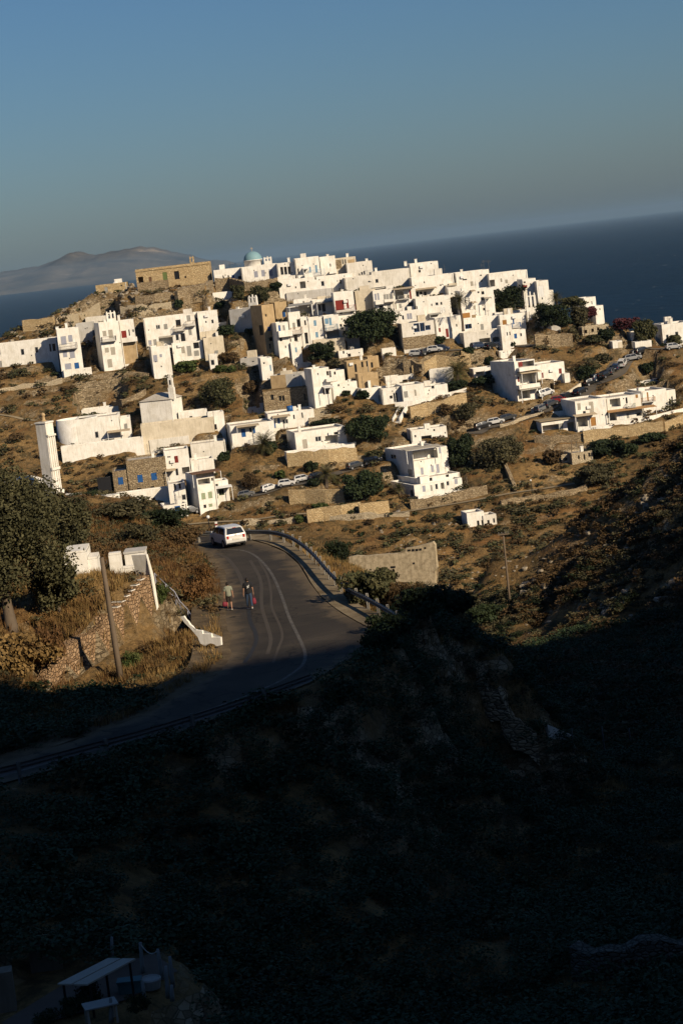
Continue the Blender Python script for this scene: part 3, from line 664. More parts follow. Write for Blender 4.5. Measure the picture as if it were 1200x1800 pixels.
HS('C','portico_house',507,347,648,202,'white house with an open columned portico beside the church',F='o@522,228,545,290 o@552,226,575,288 o@582,224,606,286 q@497,300,642,333 w@580,181,597,197',dep=6,yaw=3,dY=4)
HS('C','blue_terrace_house',655,345,850,163,'white hilltop house with blue shutters and a blue railed balcony',F='k@660,240,672,285 a.white@700,232,752,268 s.sky@755,225,768,272 s.sky@803,212,820,272 s.sky@842,210,856,258 b.sky@750,248,878,299 w@710,250,722,275',dep=7,yaw=4,dY=3.5)
HS('C','rooftop_cube_house',855,300,978,150,'plain white cube house at the top of the village skyline',F='w@920,200,930,225 q@915,262,975,280',dep=6,yaw=4,dY=6)
HS('D','stone_patched_house',145,300,312,162,'cream rooftop house with patches of bare brown stone on the skyline',F='p.S@140,170,185,240 w@190,165,200,205 w@210,165,222,205 p.O@238,165,318,205',col='C',dep=6,yaw=3,dY=7)
HS('D','chimney_row_house',235,312,442,200,'cream house with three small dark windows and a chimney on the skyline',F='w@325,280,335,297 w@343,268,357,293 w@362,260,376,290 c@385,160,405,190',col='W2',dep=6,yaw=3,dY=6)
HS('D','plant_terrace_house',442,420,748,272,'cream house with one dark window and green plants on its terrace',F='w@458,325,483,357 k@300,318,320,330',col='W2',dep=6,yaw=3,dY=4)
HS('D','high_blank_house',752,335,978,205,'high blank white house block with a chimney at the skyline',F='k@808,252,826,272 c@700,182,722,225',dep=7,yaw=3,dY=7)
HS('D','wide_pale_house',765,462,1105,318,'wide pale house wall with small scattered openings, under the skyline',F='k@980,370,995,380 k@800,420,812,432 w@850,345,860,360 a.beige@1020,370,1110,392 k@1050,362,1062,374',dep=6,yaw=3,dY=3)
HS('D','striped_window_house',462,645,625,425,'white house with pairs of tall dark windows and stacked ledges',F='s.lav@452,445,468,497 s.lav@475,440,490,495 s.grey@525,450,545,490 s.grey@548,447,565,490 s.grey@570,443,588,488 q@455,500,520,530 q@525,488,610,510 k@490,540,525,580 d.grey@555,530,585,587 q@560,583,625,602',dep=6,yaw=5,dY=1)
HS('D','red_pergola_house',622,600,800,412,'white house with a red-brown pergola post and deep shaded porch',F='o@615,430,690,488 d.red@735,415,750,487 b.wood@690,455,730,488 a.tan@600,392,770,424 s.beige@615,520,630,572 s.grey@650,525,670,562 o@728,515,765,562 b.grey@622,572,720,612 b.grey@640,460,690,492',dep=6,yaw=4,dY=1)
HS('D','awning_house',785,490,945,400,'white house with a broad tan awning over two dark windows',F='w@790,425,810,470 w@818,425,840,470 w@850,425,875,460 a.tan@770,395,950,422',dep=5,yaw=3,dY=3)
HS('D','blank_middle_house',800,655,1080,488,'broad blank white house left of the tall palm, few small windows',F='w@945,515,968,540 w@985,512,1000,535 w@910,525,920,545 d.white@985,560,1000,600 d.white@1008,555,1022,595 a.grey@888,600,985,626 k@780,545,800,585',dep=6,yaw=4,dY=1)
HS('D','shutter_terrace_house',562,692,862,600,'low white terrace house with two pale grey-blue shutters',F='s.lav@715,605,733,652 s.lav@736,603,755,650 w@675,620,690,655 w@820,620,830,645 a.grey@560,618,640,636',dep=5,yaw=4,dY=-.5)
HS('D','blue_glass_house',690,885,952,690,'house with big blue framed windows above a rough stone basement',F='w.blue@770,685,815,755 w.blue@820,680,858,748 w.blue@863,700,905,738 p.S@650,788,950,886 d.blue@785,793,808,862',L='',dep=6,yaw=6,col='W2')
HS('D','flat_terrace_roof',665,705,960,672,'flat white terrace slab over the house with blue windows',F='',dep=5,dY=2.5,cat='terrace',yaw=5)
HS('D','red_door_house',958,815,1168,645,'white house with a bright red front door beside the palm trunk',F='d.red@1030,728,1052,797 s.red@972,722,988,755 k@1112,690,1122,712 s.beige@1070,720,1082,750',dep=6,yaw=6)
HS('E','dark_window_house',338,745,668,652,'low white house with one wide dark blue window right of the palm',F='w.blue@355,690,408,728 d.grey@480,690,503,737 w@625,668,637,697',dep=6,yaw=5)
HS('E','vine_pergola_house',350,852,742,768,'low cream house behind a shady vine pergola with figures of plants',F='o@465,800,560,840 d.white@690,750,705,795 w@655,775,668,800 o@580,795,640,835'.replace('d.white@690,750,705,795 ',''),dep=5,yaw=6,col='W2',dY=-1) if False else None
HS('E','vine_terrace_house',350,852,742,766,'low cream house with shaded openings under a leafy vine pergola',F='o@470,805,560,842 w@655,770,668,800 o@580,795,640,835',dep=5,yaw=6,col='W2',dY=-1)
HS('E','narrow_white_annexe',655,830,745,708,'narrow white annexe with slit windows next to the vine pergola',F='w@690,755,700,785 w@712,752,722,782',dep=4,yaw=6,dY=-2)
HS('E','navy_balcony_house',645,748,852,620,'white house with a navy balcony and a square ochre hatch',F='d.blue@740,640,752,692 b.blue@732,678,800,722 s.ochre@658,657,692,705',dep=6,yaw=5,dY=.5)
HS('E','navy_cellar_house',720,815,850,745,'small white house with a navy doorway below the navy balcony',F='d.blue@752,768,775,808 w@800,765,815,790',dep=4,yaw=5,dY=-1)
HS('E','terraced_house_stack',290,432,562,278,'stepped white houses with narrow ledges on the eastern skyline',F='k@335,325,370,335 s.beige@398,345,420,382 k@475,290,490,300 k@480,335,495,347 q@440,400,520,425',dep=6,yaw=4,dY=4,col='W')
HS('E','palm_backdrop_house',330,625,602,425,'tall white house with many small ledges behind the tall palm',F='k@487,425,510,450 k@455,425,470,440 a.tan@395,412,430,426 w@480,470,510,500 a.tan@400,505,440,520 a.beige@505,470,560,492 s.beige@420,540,440,580 k@500,560,515,580 w@350,500,362,520 q@380,590,450,612',dep=6,yaw=5,dY=1)
HS('E','brown_shed_house',330,640,440,585,'small house with a red-brown wooden front beside the tall palm',F='p.ochre@335,600,395,640 p.wood@410,615,445,645',dep=4,yaw=5,dY=-.5)
HS('E','dark_balcony_house',562,442,872,286,'long white house with one dark balcony recess near the eastern skyline',F='o@555,332,598,410 s.beige@680,330,700,360 q@555,385,610,412 k@820,345,835,358 s.beige@640,320,655,350',dep=6,yaw=4,dY=4)
HS('E','washing_line_house',835,500,942,330,'white house with a faint red ledge, second from the eastern end',F='q.red@815,376,850,388 k@830,345,845,358 w@880,360,892,385',dep=6,yaw=5,dY=2)
HS('E','eastern_tower_house',950,528,1045,345,'tall white end house with a faint arched panel on the eastern skyline',F='s.white@950,380,990,470 k@975,475,985,490',dep=7,yaw=6,dY=2)
HS('E','eastern_step_block',1035,480,1074,418,'small white step block against the eastern tower house',F='',dep=4,yaw=6,dY=1)
g_ = HS('E','white_bell_arch_ruin',862,650,948,590,'white ruined wall topped by a bell arch with two dark openings',F='',dep=2.2,yaw=4,cat='ruin')
bell_gable(g_, .05, g_['w']-.1, 4.2, .4, 2, .25, z0=g_['h']-.3)
# --- right of the village
HS('F','white_cube_house',405,330,500,202,'white cube house at the cliff edge among dark trees',F='w@455,228,463,255',dep=5,yaw=12,dY=4,Yabs=425)
HS('F','lower_cube_house',492,376,560,268,'lower white cube stepping down towards the sea',F='k@520,285,528,300',dep=5,yaw=12,Yabs=423)
HS('F','roadside_white_house',1040,592,1265,420,'long white house with a dark door where the road bends',F='w@1133,475,1160,522 w@1060,500,1080,540',dep=7,yaw=4,dY=4)
HS('F','white_pergola_shed',780,546,885,482,'small white shed with an open front on the slope below the red vines',F='o@800,500,870,536',dep=4,yaw=4,dY=2)
HS('F','white_garden_wall_block',812,606,945,560,'white garden terrace beside the road bend',F='',dep=3,yaw=4,cat='terrace')
HS('F','kiosk',630,606,708,556,'small white and ochre roadside kiosk below the trees',F='p.C@672,560,706,606',dep=3,yaw=6,cat='kiosk')
HS('F','ruined_arcade',385,505,600,440,'pale ruined arcade with irregular openings under dark trees',F='o@392,460,420,490 o@455,450,475,478 o@500,440,520,468',col='WS',dep=3,yaw=8,cat='ruin')
# --- houses along the car road
HS('K','red_shutter_house',692,485,856,165,'tall white house with red shutters and two deep balconies by the road',F='o@692,160,850,204 s.red@693,166,727,207 o@706,268,846,348 s.red@688,285,703,330 q@680,205,852,235 q@680,345,850,378 a.tan@685,240,850,272 o@696,400,790,466 a.beige@682,375,850,396',L='k@620,270,628,278',yaw=22,dep=10)
HS('K','red_shutter_wing',862,364,1080,190,'long white wing with red windows, joined to the tall house by the road',F='s.red@1022,220,1045,262 s.red@883,253,897,297 w@833,262,845,325 w@850,335,865,365',yaw=12,dep=7,dY=1)
HS('K','rooftop_room',545,142,686,78,'white rooftop block on top of the tall red shutter house',F='',yaw=14,dep=5,dY=3,found=3)
HS('K','end_annexe',1072,332,1116,262,'tiny white annexe at the end of the red window wing',F='',yaw=12,dep=4)
HS('K','stone_garage',885,408,988,322,'brown stone garage walls below the red window wing',F='o@952,340,984,400',yaw=12,dep=4,col='S',dY=-1,cat='garage')
HS('K','white_car_port',336,300,500,225,'white carport posts with a flat tan roof beside the dark hedge',F='o@350,245,420,296 o@430,240,480,290',yaw=8,dep=4,dY=2,cat='carport')
r_ = HS('L','terrace_house',345,545,592,302,'large white house with arched window and shaded terrace below the road',F='s.beige@342,318,368,372 s.beige@438,305,472,392 s.white@548,290,560,345 o@345,440,425,510 d.ochre@450,430,492,502 a.tan@300,400,482,426 w@385,380,410,405',yaw=10,dep=9)
HS('L','awning_terrace_house',590,496,872,276,'white house with a long orange awning over its terrace',F='o@605,280,690,348 k@733,270,748,320 b.glassgreen@733,318,803,352 a.orange@570,352,960,392 o@600,404,660,460 s.white@680,400,720,452 o@820,392,880,420 s.ochre@812,243,832,275 s.grey@740,395,760,440',yaw=10,dep=8,dY=1)
HS('L','ochre_balcony_house',875,402,1076,222,'white house with an ochre door and wooden balcony above the terrace',F='d.ochre@905,228,918,302 b.ochre@850,268,962,308 o@850,318,885,345 k@905,400,915,410',yaw=10,dep=8,dY=2)
HS('L','slit_window_house',1062,346,1145,215,'white end house with three tall slit windows right of the terrace',F='w@1060,290,1072,332 w@1085,280,1098,332 w@1103,262,1116,332 k@1045,185,1055,220',yaw=10,dep=7,dY=2)
r_ = HS('L','roof_terrace_block',735,192,1002,152,'low white roof terrace with railings behind the big terrace houses',F='w@880,125,930,150',yaw=10,dep=6,dY=6)
HS('L','white_ramp_wall',150,450,292,388,'white sloping wall block at the roadside end of the terrace houses',F='',yaw=12,dep=3,dY=1,cat='terrace')
HS('L','arched_porch',55,545,345,468,'low white porch with an arch and a brown reed roof',F='o@60,490,225,545 s.grey@190,480,220,548 o@262,470,335,548',yaw=10,dep=4,dY=-1,par=0,lip=.4,roofc='reed',cat='porch')
# --- middle of the slope
HS('J','ochre_ruin_house',240,292,415,168,'crumbling ochre house with empty niches and no roof',F='k@422,170,440,215 k@290,185,308,250 k@345,165,360,210 k@385,160,396,205',col='O',dep=5,yaw=6,dY=1)
HS('J','ochre_ruin_forecourt',325,342,486,268,'ochre forecourt wall in front of the crumbling ochre house',F='',col='O',dep=3,yaw=10,dY=-1,cat='ruin')
HS('J','ochre_ruin_side_house',405,215,492,125,'roofless ochre side house with one dark doorway',F='k@422,170,440,214',col='O',dep=4,yaw=10,dY=2)
HS('J','white_cabin',165,132,362,80,'small white flat-roofed cabin above the ochre ruins',F='k@195,78,208,100 k@235,100,260,125',dep=5,yaw=4)
HS('J','white_gate_block',516,112,628,62,'white gate block at the top of the broad steps',F='',dep=2,yaw=6,cat='gate')
HS('J','antenna_house',690,506,865,360,'low white house with grey shutters beside an outside staircase',F='s.grey@690,405,722,457 s.beige@775,392,790,442',yaw=8,dep=7)
HS('J','glass_door_house',520,512,690,384,'white house with a tall dark glass door and red flowers',F='w@603,415,642,495 k@575,440,598,465',yaw=6,dep=7,dY=.5)
HS('J','low_white_wing',352,458,510,385,'low white wing pointing left from the glass door house',F='k@400,452,408,460 s.grey@485,435,512,490',yaw=12,dep=6,dY=-.5)
HS('J','terrace_room',862,470,1052,366,'white terrace room with a dark window under a black shade sail',F='o@840,335,905,372 w@910,345,935,385',yaw=6,dep=5,dY=1)
HS('J','upper_white_wall',545,352,770,292,'long white upper wall behind the low house with grey shutters',F='o@680,310,720,345',dep=4,yaw=5,dY=4)
HS('J','shaded_end_wall',905,345,1095,235,'white end wall carrying a round yellow lamp above the shade sail',F='',dep=4,yaw=-6,dY=4)
HS('I','tall_white_house',852,532,992,226,'tall white two-storey house above the lower steps',F='w@865,255,875,275 o@912,388,960,430 a.white@905,360,985,385 q@930,300,1000,325 w@1000,385,1018,418 o@940,240,990,275',L='',yaw=14,dep=6)
HS('I','grey_low_house',498,392,748,282,'low grey and ochre house with a flat roof, left of the tall white house',F='p.O@490,275,612,390',yaw=-14,dep=6,col='G',dY=1)
HS('I','roof_hut',700,240,822,185,'little white roof hut beside the tall house above the steps',F='k@702,180,712,196',dep=4,yaw=8,dY=5)
HS('I','right_low_wing',998,442,1195,346,'low white wing reaching right beside the sloping lane',F='w@1030,348,1045,366',yaw=14,dep=5,dY=0)
HS('I','ledge_house',985,330,1092,240,'small white house with a shaded ledge beside the tall house',F='q@940,290,1000,310 k@1000,245,1015,270',yaw=12,dep=5,dY=2)
HS('I','roofless_stone_ruin',435,502,838,412,'long roofless stone ruin with dark window holes',F='k@490,432,512,476 k@555,440,575,482 k@582,440,600,482 k@757,425,772,478',col='S',dep=5,yaw=4,dY=1,par=0,roofc='ground',cat='ruin')
HS('C','small_white_house',378,1142,470,970,'small white house with a pale blue door standing alone on the slope',F='s.sky@435,1020,447,1072 k@415,1130,425,1142 w@380,1000,395,1015',yaw=8,dep=5)
HS('C','small_grey_house',200,1038,358,972,'low grey flat-roofed house left of the pale blue door',F='',yaw=-10,dep=6,col='G',dY=2)
HS('I','blue_shutter_house',175,858,528,686,'white house with blue shutters under two tan canopies',F='d.blue@250,708,285,777 s.blue@345,700,363,746 a.tan@205,672,390,714 w@315,700,335,740',yaw=7,dep=8)
HS('I','blue_shutter_upper_house',478,720,850,592,'upper white house with a blue door, blue window and tan canopy',F='d.blue@503,628,527,706 s.blue@543,622,563,668 a.tan@498,596,642,624 w@585,632,630,670 w@670,595,683,632 w@738,577,750,622',yaw=6,dep=8,dY=2)
r_ = HOUSES['blue_shutter_upper_house']
mb = MB(); mb.lathe([(0,0),(.6,0),(.6,1.2),(0,1.25)],14,(r_['w']*.52,3,r_['zt'])); mb.build('water_tank',M['blue'],r_['root'],True)
HS('I','roof_top_room',305,600,440,550,'low white roof room behind the blue shutter house',F='',dep=5,yaw=6,dY=9,found=6)
HS('I','roof_store',405,545,525,502,'small white roof store next to the blue water tank',F='',dep=4,yaw=6,dY=9,found=6)
HS('I','planted_terrace_house',700,902,1112,740,'white bungalow with a planted veranda above a stone wall',F='d.beige@748,795,785,882 w@848,770,898,814 o@932,762,1035,828 k@1000,735,1035,755 q@920,828,1170,852',L='d.grey@598,808,642,866',yaw=12,dep=8)
HS('I','white_terrace',622,938,1172,902,'long white terrace parapet under the bungalow with veranda',F='',yaw=9,dep=3,dY=-2.5,cat='terrace')
# --- left of the slope
r_ = HS('G','round_house',640,568,985,358,'white house with a rounded western end and a small terrace canopy',F='w@772,455,800,508 a.tan@875,438,1058,470 o@1000,450,1045,482 k@850,515,930,535',yaw=3,dep=8)
mb = MB(); rr = r_['dep'] / 2; mb.lathe([(rr,-5),(rr,r_['h']),(rr-.28,r_['h']),(rr-.28,r_['zt']),(0,r_['zt'])],36,(0.0,rr,0)); mb.build('rounded_end',M['W'],r_['root'],True)
HS('G','round_house_wing',990,500,1072,342,'short white wing on the right of the round-ended house',F='s.grey@1008,390,1035,432',yaw=4,dep=5,dY=1)
HS('G','roof_deck',670,346,985,282,'white roof deck behind the round-ended house',F='k@780,322,805,335 k@890,312,910,325 k@712,330,722,342',yaw=3,dep=5,dY=7,found=6)
HS('G','round_house_terrace',500,622,1165,582,'long white curved terrace wall in front of the round-ended house',F='',yaw=5,dep=3,dY=-4,cat='terrace')
c2 = HS('H','white_chapel',372,405,626,222,'plain white chapel with a hipped grey roof and slim bell tower',F='',R='s.white@640,280,650,340',yaw=-16,dep=6,par=0)
def chapel():
    w, d, z = c2['w'], c2['dep'], c2['h'] + .14; mb = MB(); e = .2
    b = [(-e,-e,z),(w+e,-e,z),(w+e,d+e,z),(-e,d+e,z)]; t = [(w*.42,d*.5,z+1.25),(w*.72,d*.5,z+1.25)]
    mb.face([b[0],b[1],t[1],t[0]]); mb.face([b[1],b[2],t[1]]); mb.face([b[2],b[3],t[0],t[1]]); mb.face([b[3],b[0],t[0]]); mb.build('hip_roof',M['RF'],c2['root'])
    mb = MB(); x = w*.93; mb.box(x,x+1.1,.3,1.2,z-.1,z+2.2); mb.box(x+.12,x+.98,.4,1.1,z+2.2,z+4.0); mb.box(x+.3,x+.8,.5,1.0,z+4.0,z+4.5); bt = mb.build('bell_tower',M['W'],c2['root'])
    mb = MB(); mb.box(x+.38,x+.72,.39,.43,z+2.7,z+3.6); mb.build('bell_opening',M['dark'],bt)
chapel()
HS('H','chapel_podium',370,520,958,405,'long stained cream podium wall carrying the plain chapel',F='',col='C',yaw=4,dep=5,dY=-1.5,cat='podium')
HS('H','chapel_court_wall',672,392,905,300,'white court wall right of the plain chapel',F='k@755,330,778,348',yaw=5,dep=3,dY=1,cat='court wall')
HS('H','court_gate_room',915,440,1045,305,'small white gate room at the end of the chapel court',F='k@957,395,975,440',yaw=6,dep=4,dY=-.5)
HS('H','cream_cistern_block',775,690,1057,560,'blank cream block between the chapel podium and the green shutter house',F='',col='W2',yaw=4,dep=6,dY=1)
HS('H','cream_court',435,590,755,525,'low cream courtyard wall under the chapel podium',F='',col='W2',yaw=4,dep=4,dY=2,cat='court wall')
HS('H','stone_blue_house',268,932,585,692,'bare stone house with bright blue windows and white door niches on its roof',F='s.blue@332,805,375,868 s.blue@443,790,490,849 k@330,912,362,925 k@440,898,468,912',col='S',yaw=5,dep=8)
HS('H','stone_blue_wing',150,962,262,778,'lower stone wing with one blue window and black gate',F='s.blue@175,825,217,886 d.black@80,780,130,950',col='S',yaw=5,dep=7,dY=.5)
HS('H','black_screen',20,968,128,838,'tall black slatted screen beside the lower stone wing',col='black',roofc='black',par=0,dep=.4,yaw=5,cat='screen')
HS('H','niche_wall',352,705,520,628,'white roof wall with dark door niches behind the stone house',F='k@365,640,400,705 d.grey@412,650,437,708 d.black@485,665,500,700',yaw=4,dep=3,dY=8,found=5)
HS('H','white_front_wall',88,1035,592,972,'long white front wall below the bare stone house',F='d.brown@447,992,480,1045',yaw=6,dep=3,dY=-2,cat='front wall')
HS('H','red_shutter_small_house',572,862,772,612,'white house with one dark red shutter above a recessed porch',F='s.red@632,652,662,709 d.black@640,755,662,811 o@695,742,755,800 w@572,655,600,668 a.tan@555,755,640,770',yaw=5,dep=6)
HS('H','white_terrace_block',775,800,962,690,'white terrace block right of the dark red shutter',F='',yaw=6,dep=5,dY=-.5)
HS('H','stepped_white_house',602,1062,738,880,'white house with narrow dark windows between stone house and green shutters',F='w@625,870,645,932 w@665,870,685,921 w@690,965,725,1012',yaw=6,dep=6,dY=-1)
HS('H','green_shutter_house',842,1102,988,800,'tall white house with green shutters and a tiled porch on top',F='s.sage@850,953,883,1007 s.sage@905,942,938,997 k@868,1048,890,1076 s.sage@910,1040,940,1066 o@822,838,920,884 k@930,830,945,855 a.brown@750,770,985,812',L='',yaw=22,dep=6)
HS('H','green_door_wing',965,1010,1082,858,'low white wing with a green door and slender porch posts',F='d.green@962,925,982,1000 w.green@990,920,1035,972 a.white@955,890,1090,915 k@955,880,985,905',yaw=10,dep=4,dY=-.5)
HS('H','garage',548,1132,740,1058,'low white garage with a bright blue double door',F='d.blue@637,1057,683,1146 k@690,1050,710,1062',yaw=10,dep=5,dY=-1.5,cat='garage')
HS('J','arch_car_port',752,802,1042,722,'low white house with a wide dark arch behind the three-storey house',F='o@832,764,915,808 k@928,712,942,728 w@775,760,790,780 k@1020,735,1030,748',yaw=6,dep=5)
# --- large three-storey house
r_ = HS('N','white_apartment_house',600,500,884,243,'large white house with upper loggia, pale shutters and ground-floor veranda',F='o@522,236,778,318 s.lav@642,378,663,436 s.lav@725,360,747,416 s.lav@768,350,792,422 s.lav@787,205,808,264 a.beige@490,205,775,238',L='w@395,270,440,312 w@398,400,425,472 s.grey@540,390,575,466',yaw=22,dep=12,dY=2)
HS('N','apartment_ground_floor',598,632,985,520,'white ground floor veranda under the large white house',F='o@640,532,700,580 s.lav@655,525,680,575 d.grey@720,520,735,568 w@760,510,780,555 o@805,500,832,552 w@850,488,872,525 s.lav@915,470,940,512 q@600,575,1045,600'.replace('o@640,532,700,580 ',''),L='k@555,560,580,610',yaw=20,dep=11,dY=.5)
HS('N','apartment_balcony_deck',628,525,962,468,'solid white balcony deck with two square vents, first floor of the large house',F='k@708,460,735,487 k@845,428,870,455',L='',yaw=20,dep=11,dY=-1,found=.25)
HS('N','hut',1018,862,1115,740,'little abandoned white hut with two dark doorways',F='k@1098,825,1115,868 k@1135,815,1152,842',yaw=10,dep=4,Yabs=347) if False else None
HS(None,'abandoned_hut',822,926,852,902,'little abandoned white hut with dark doorways, alone on the lower slope',F='k@838,915,842,926 k@846,914,850,926',yaw=10,dep=4)
HS(None,'abandoned_hut_annexe',850,924,873,906,'low roofless annexe joined to the abandoned white hut',F='k@856,914,860,922 k@866,911,869,919',yaw=10,dep=3.5,dY=.5,col='W2')
HS('L','ruined_cottage',302,808,470,722,'pale ruined cottage with three empty holes and a dead pole beside it',F='k@345,740,360,770 k@430,718,445,752 k@393,730,405,777',yaw=8,dep=5,col='WS')
HS('L','broken_wall',215,800,305,735,'low broken side wall of the pale ruined cottage',F='k@235,760,260,785',yaw=-6,dep=3,col='WS',dY=1,cat='ruin')

HS('D','cream_link_house',222,450,452,318,'cream link house between the chimney row and the plain windowless wall',F='w@318,395,332,415 k@400,340,415,352',col='W2',dep=6,yaw=3,dY=3.5)
HS('C','grey_roof_terrace',575,505,955,440,'flat grey roof terrace wall above the porch house',F='',col='G',dep=5,yaw=3,dY=4)
HS('D','tucked_white_house',440,445,620,395,'white house tucked behind the striped windows, dark roof opening on top',F='o@415,388,545,415',dep=5,yaw=3,dY=4)
HS('E','stepped_infill_house',215,470,345,395,'small white infill house with a slanting stair wall near the tall palm',F='k@240,440,252,452 w@280,420,292,440',dep=5,yaw=4,dY=2)
HS('E','ledge_infill_house',440,560,600,470,'white infill house with two thin ledges under the dark village tree',F='q@480,480,560,500 k@560,520,575,535 w@455,520,470,545',dep=5,yaw=5,dY=1)
HS('E','low_gable_house',600,640,850,600,'low white wall house directly below the dark village tree',F='w@720,612,735,632',dep=4,yaw=5,dY=2)
HS('C','stair_house',705,860,770,640,'slender white stair house with a dark slit between two tall houses',F='k@715,660,728,700 o@720,760,745,850',dep=5,yaw=4,dY=1)
HS('C','under_balcony_house',985,730,1130,640,'white lower house beneath the red balcony',F='w@1000,690,1020,715 w@1060,680,1080,705',dep=5,yaw=4,dY=-.5)
HS('D','white_base_house',230,830,330,700,'white cellar house left of the spreading tree',F='k@245,740,262,765',dep=4,yaw=4)
HS('B','white_link_house',560,760,625,600,'slim white link house between the balcony row and the square block',F='w@575,640,590,665',dep=5,yaw=3,dY=4)
HS('A','pale_back_house',700,700,960,640,'pale flat house behind the bell gable house',F='',col='W2',dep=4,dY=7,yaw=3)
# ------------------------------------------------------------------ roof clutter, pipes and boxes on the older houses
cl = random.Random(21)
for nm_, r_ in list(HOUSES.items()):
    if r_['dep'] < 5 or r_['w'] < 3.2 or nm_ in ('stone_mansion', 'white_chapel', 'roofless_stone_ruin', 'chapel_podium'): continue
    w, zt, root = r_['w'], r_['zt'], r_['root']
    if cl.random() < .55:
        x, y = cl.uniform(.5, w - 1.2), cl.uniform(1.2, r_['dep'] - 1.5); hh = cl.uniform(.6, 1.3); m = MB(); m.box(x, x + .5, y, y + .5, zt - .03, zt + hh); m.box(x - .06, x + .56, y - .06, y + .56, zt + hh, zt + hh + .1); m.build('chimney', M['W'], root)
    if cl.random() < .35:
        x, y = cl.uniform(.5, w - 2), cl.uniform(2, r_['dep'] - 1.5); m = MB(); m.box(x, x + cl.uniform(1, 2.2), y, y + 1.2, zt - .03, zt + cl.uniform(.7, 1.6)); m.build('stair_head', M[cl.choice(['W', 'W2', 'C'])], root)
    if cl.random() < .4:
        x, y = cl.uniform(.5, w - .8), cl.uniform(1, r_['dep'] - 1); m = MB(); m.tube([(x, y, zt - .05), (x, y, zt + cl.uniform(1.4, 2.6))], .03, 5); zz = zt + 1.3
        m.tube([(x - .4, y, zz), (x + .4, y, zz)], .018, 5); m.tube([(x - .3, y, zz - .2), (x + .3, y, zz - .2)], .018, 5); m.build('aerial', M['galv'], root)
    if cl.random() < .45:
        x = cl.choice([.12, w - .22]); m = MB(); m.box(x, x + .09, -.09, -.004, -.4, r_['h'] - .15); m.build('drainpipe', M[cl.choice(['white', 'beige', 'grey'])], root)
    if cl.random() < .35 and r_['h'] > 2.6:
        x, z = cl.uniform(.4, w - 1.2), cl.uniform(.55, .8) * r_['h']; m = MB(); m.box(x, x + .75, -.32, -.004, z, z + .5); m.build('air_conditioner', M['white'], root)
    for _ in range(cl.randint(0, 2)):
        x, z = cl.uniform(.4, w - .6), cl.uniform(.3, .9) * r_['h']; m = MB(); m.box(x, x + .22, -.012, .02, z, z + .2); m.build('vent', M['dark'], root)
HN = lambda name, label, xl, yb, xr, yt, Y, **k: HS(None, name, xl, yb, xr, yt, label, Yabs=Y, **k)
HN('white_hut', 'white hut wall half hidden by the olive tree', 118, 1020, 158, 974, 124, dep=3.0, yaw=2, par=0, roofc='W', lip=-.02)
HN('white_gate_pier', 'low white pier joined to the hut by the olive tree', 158.5, 1015, 173, 983, 124.2, dep=2.0, yaw=2, par=0, roofc='W', lip=-.02, cat='pier')
HN('white_yard_wall', 'tall white yard wall left of the small walled yard', 196, 1016, 217, 976, 121, dep=.6, yaw=0, par=0, roofc='W', lip=-.02, cat='wall')
HN('white_yard_parapet', 'low white parapet enclosing the small yard on the stone wall', 217.5, 1016, 262, 1000, 121, dep=.4, yaw=-2, par=0, roofc='W', lip=-.02, cat='wall')
HN('white_back_wall', 'white back wall with a sloping grey roof behind the small yard', 222, 1000, 257, 974, 124.5, dep=1.6, yaw=0, par=0, roofc='G', lip=.05, cat='wall')
# ------------------------------------------------------------------ keep the slope below the doorsteps; roads cut into the slope
for r_ in HOUSES.values():
    B, ax, w = r_['B'], r_['ax'], r_['w']; E = B + ax * w
    a0, a1 = sorted((B.x / B.y, E.x / E.y)); Yh = min(B.y, E.y)
    j0, j1 = np.searchsorted(GY, (Yh - 34, max(B.y, E.y) + .5)); i0, i1 = np.searchsorted(GX, (min(B.x, E.x) - 4, max(B.x, E.x) + 4))
    sx, sy, h = XX[j0:j1, i0:i1], YY[j0:j1, i0:i1], H[j0:j1, i0:i1]
    az = sx / sy; e = 0.9 / Yh; k = sstep(a0 - e, a0 + .2 * e, az) * (1 - sstep(a1 - .2 * e, a1 + e, az))
    lim = B.z * np.minimum(sy / Yh, 1.0) - .1
    H[j0:j1, i0:i1] = h - k * np.maximum(h - lim, 0)
def carve_line(pl, pr, ztop=None, back=3.5):
    x0, x1 = sorted((pl.x, pr.x)); i0, i1 = np.searchsorted(GX, (x0 - 1.5, x1 + 1.5)); j0, j1 = np.searchsorted(GY, (min(pl.y, pr.y) - 9, max(pl.y, pr.y) + 6))
    sx, sy, h = XX[j0:j1, i0:i1], YY[j0:j1, i0:i1], H[j0:j1, i0:i1]; t = np.clip((sx - pl.x) / (pr.x - pl.x), 0, 1); yb = pl.y + (pr.y - pl.y) * t; zb = pl.z + (pr.z - pl.z) * t
    k = sstep(x0 - 1.2, x0, sx) * (1 - sstep(x1, x1 + 1.2, sx)) * sstep(-8, -3, sy - yb); lim = zb * np.minimum(sy / yb, 1) - .1
    h2 = np.where(sy < yb + .3, h - k * np.maximum(h - lim, 0), h)
    if ztop is not None:
        kt = k * (1 - sstep(back * .5, back, sy - yb)); h2 = np.where(sy >= yb + .3, h2 + kt * np.maximum(ztop(t) - h2, 0), h2)
    H[j0:j1, i0:i1] = h2
_wl, _wr = P(110, 1212, 103.5), P(275, 1090, 112.5)
carve_line(_wl, _wr, lambda t: _wl.z + (_wr.z - _wl.z) * t + np.interp(t, [0, .12, .4, .58, .85, 1], [.3, 1.6, 2.4, 3.2, 2.6, 2.6]))
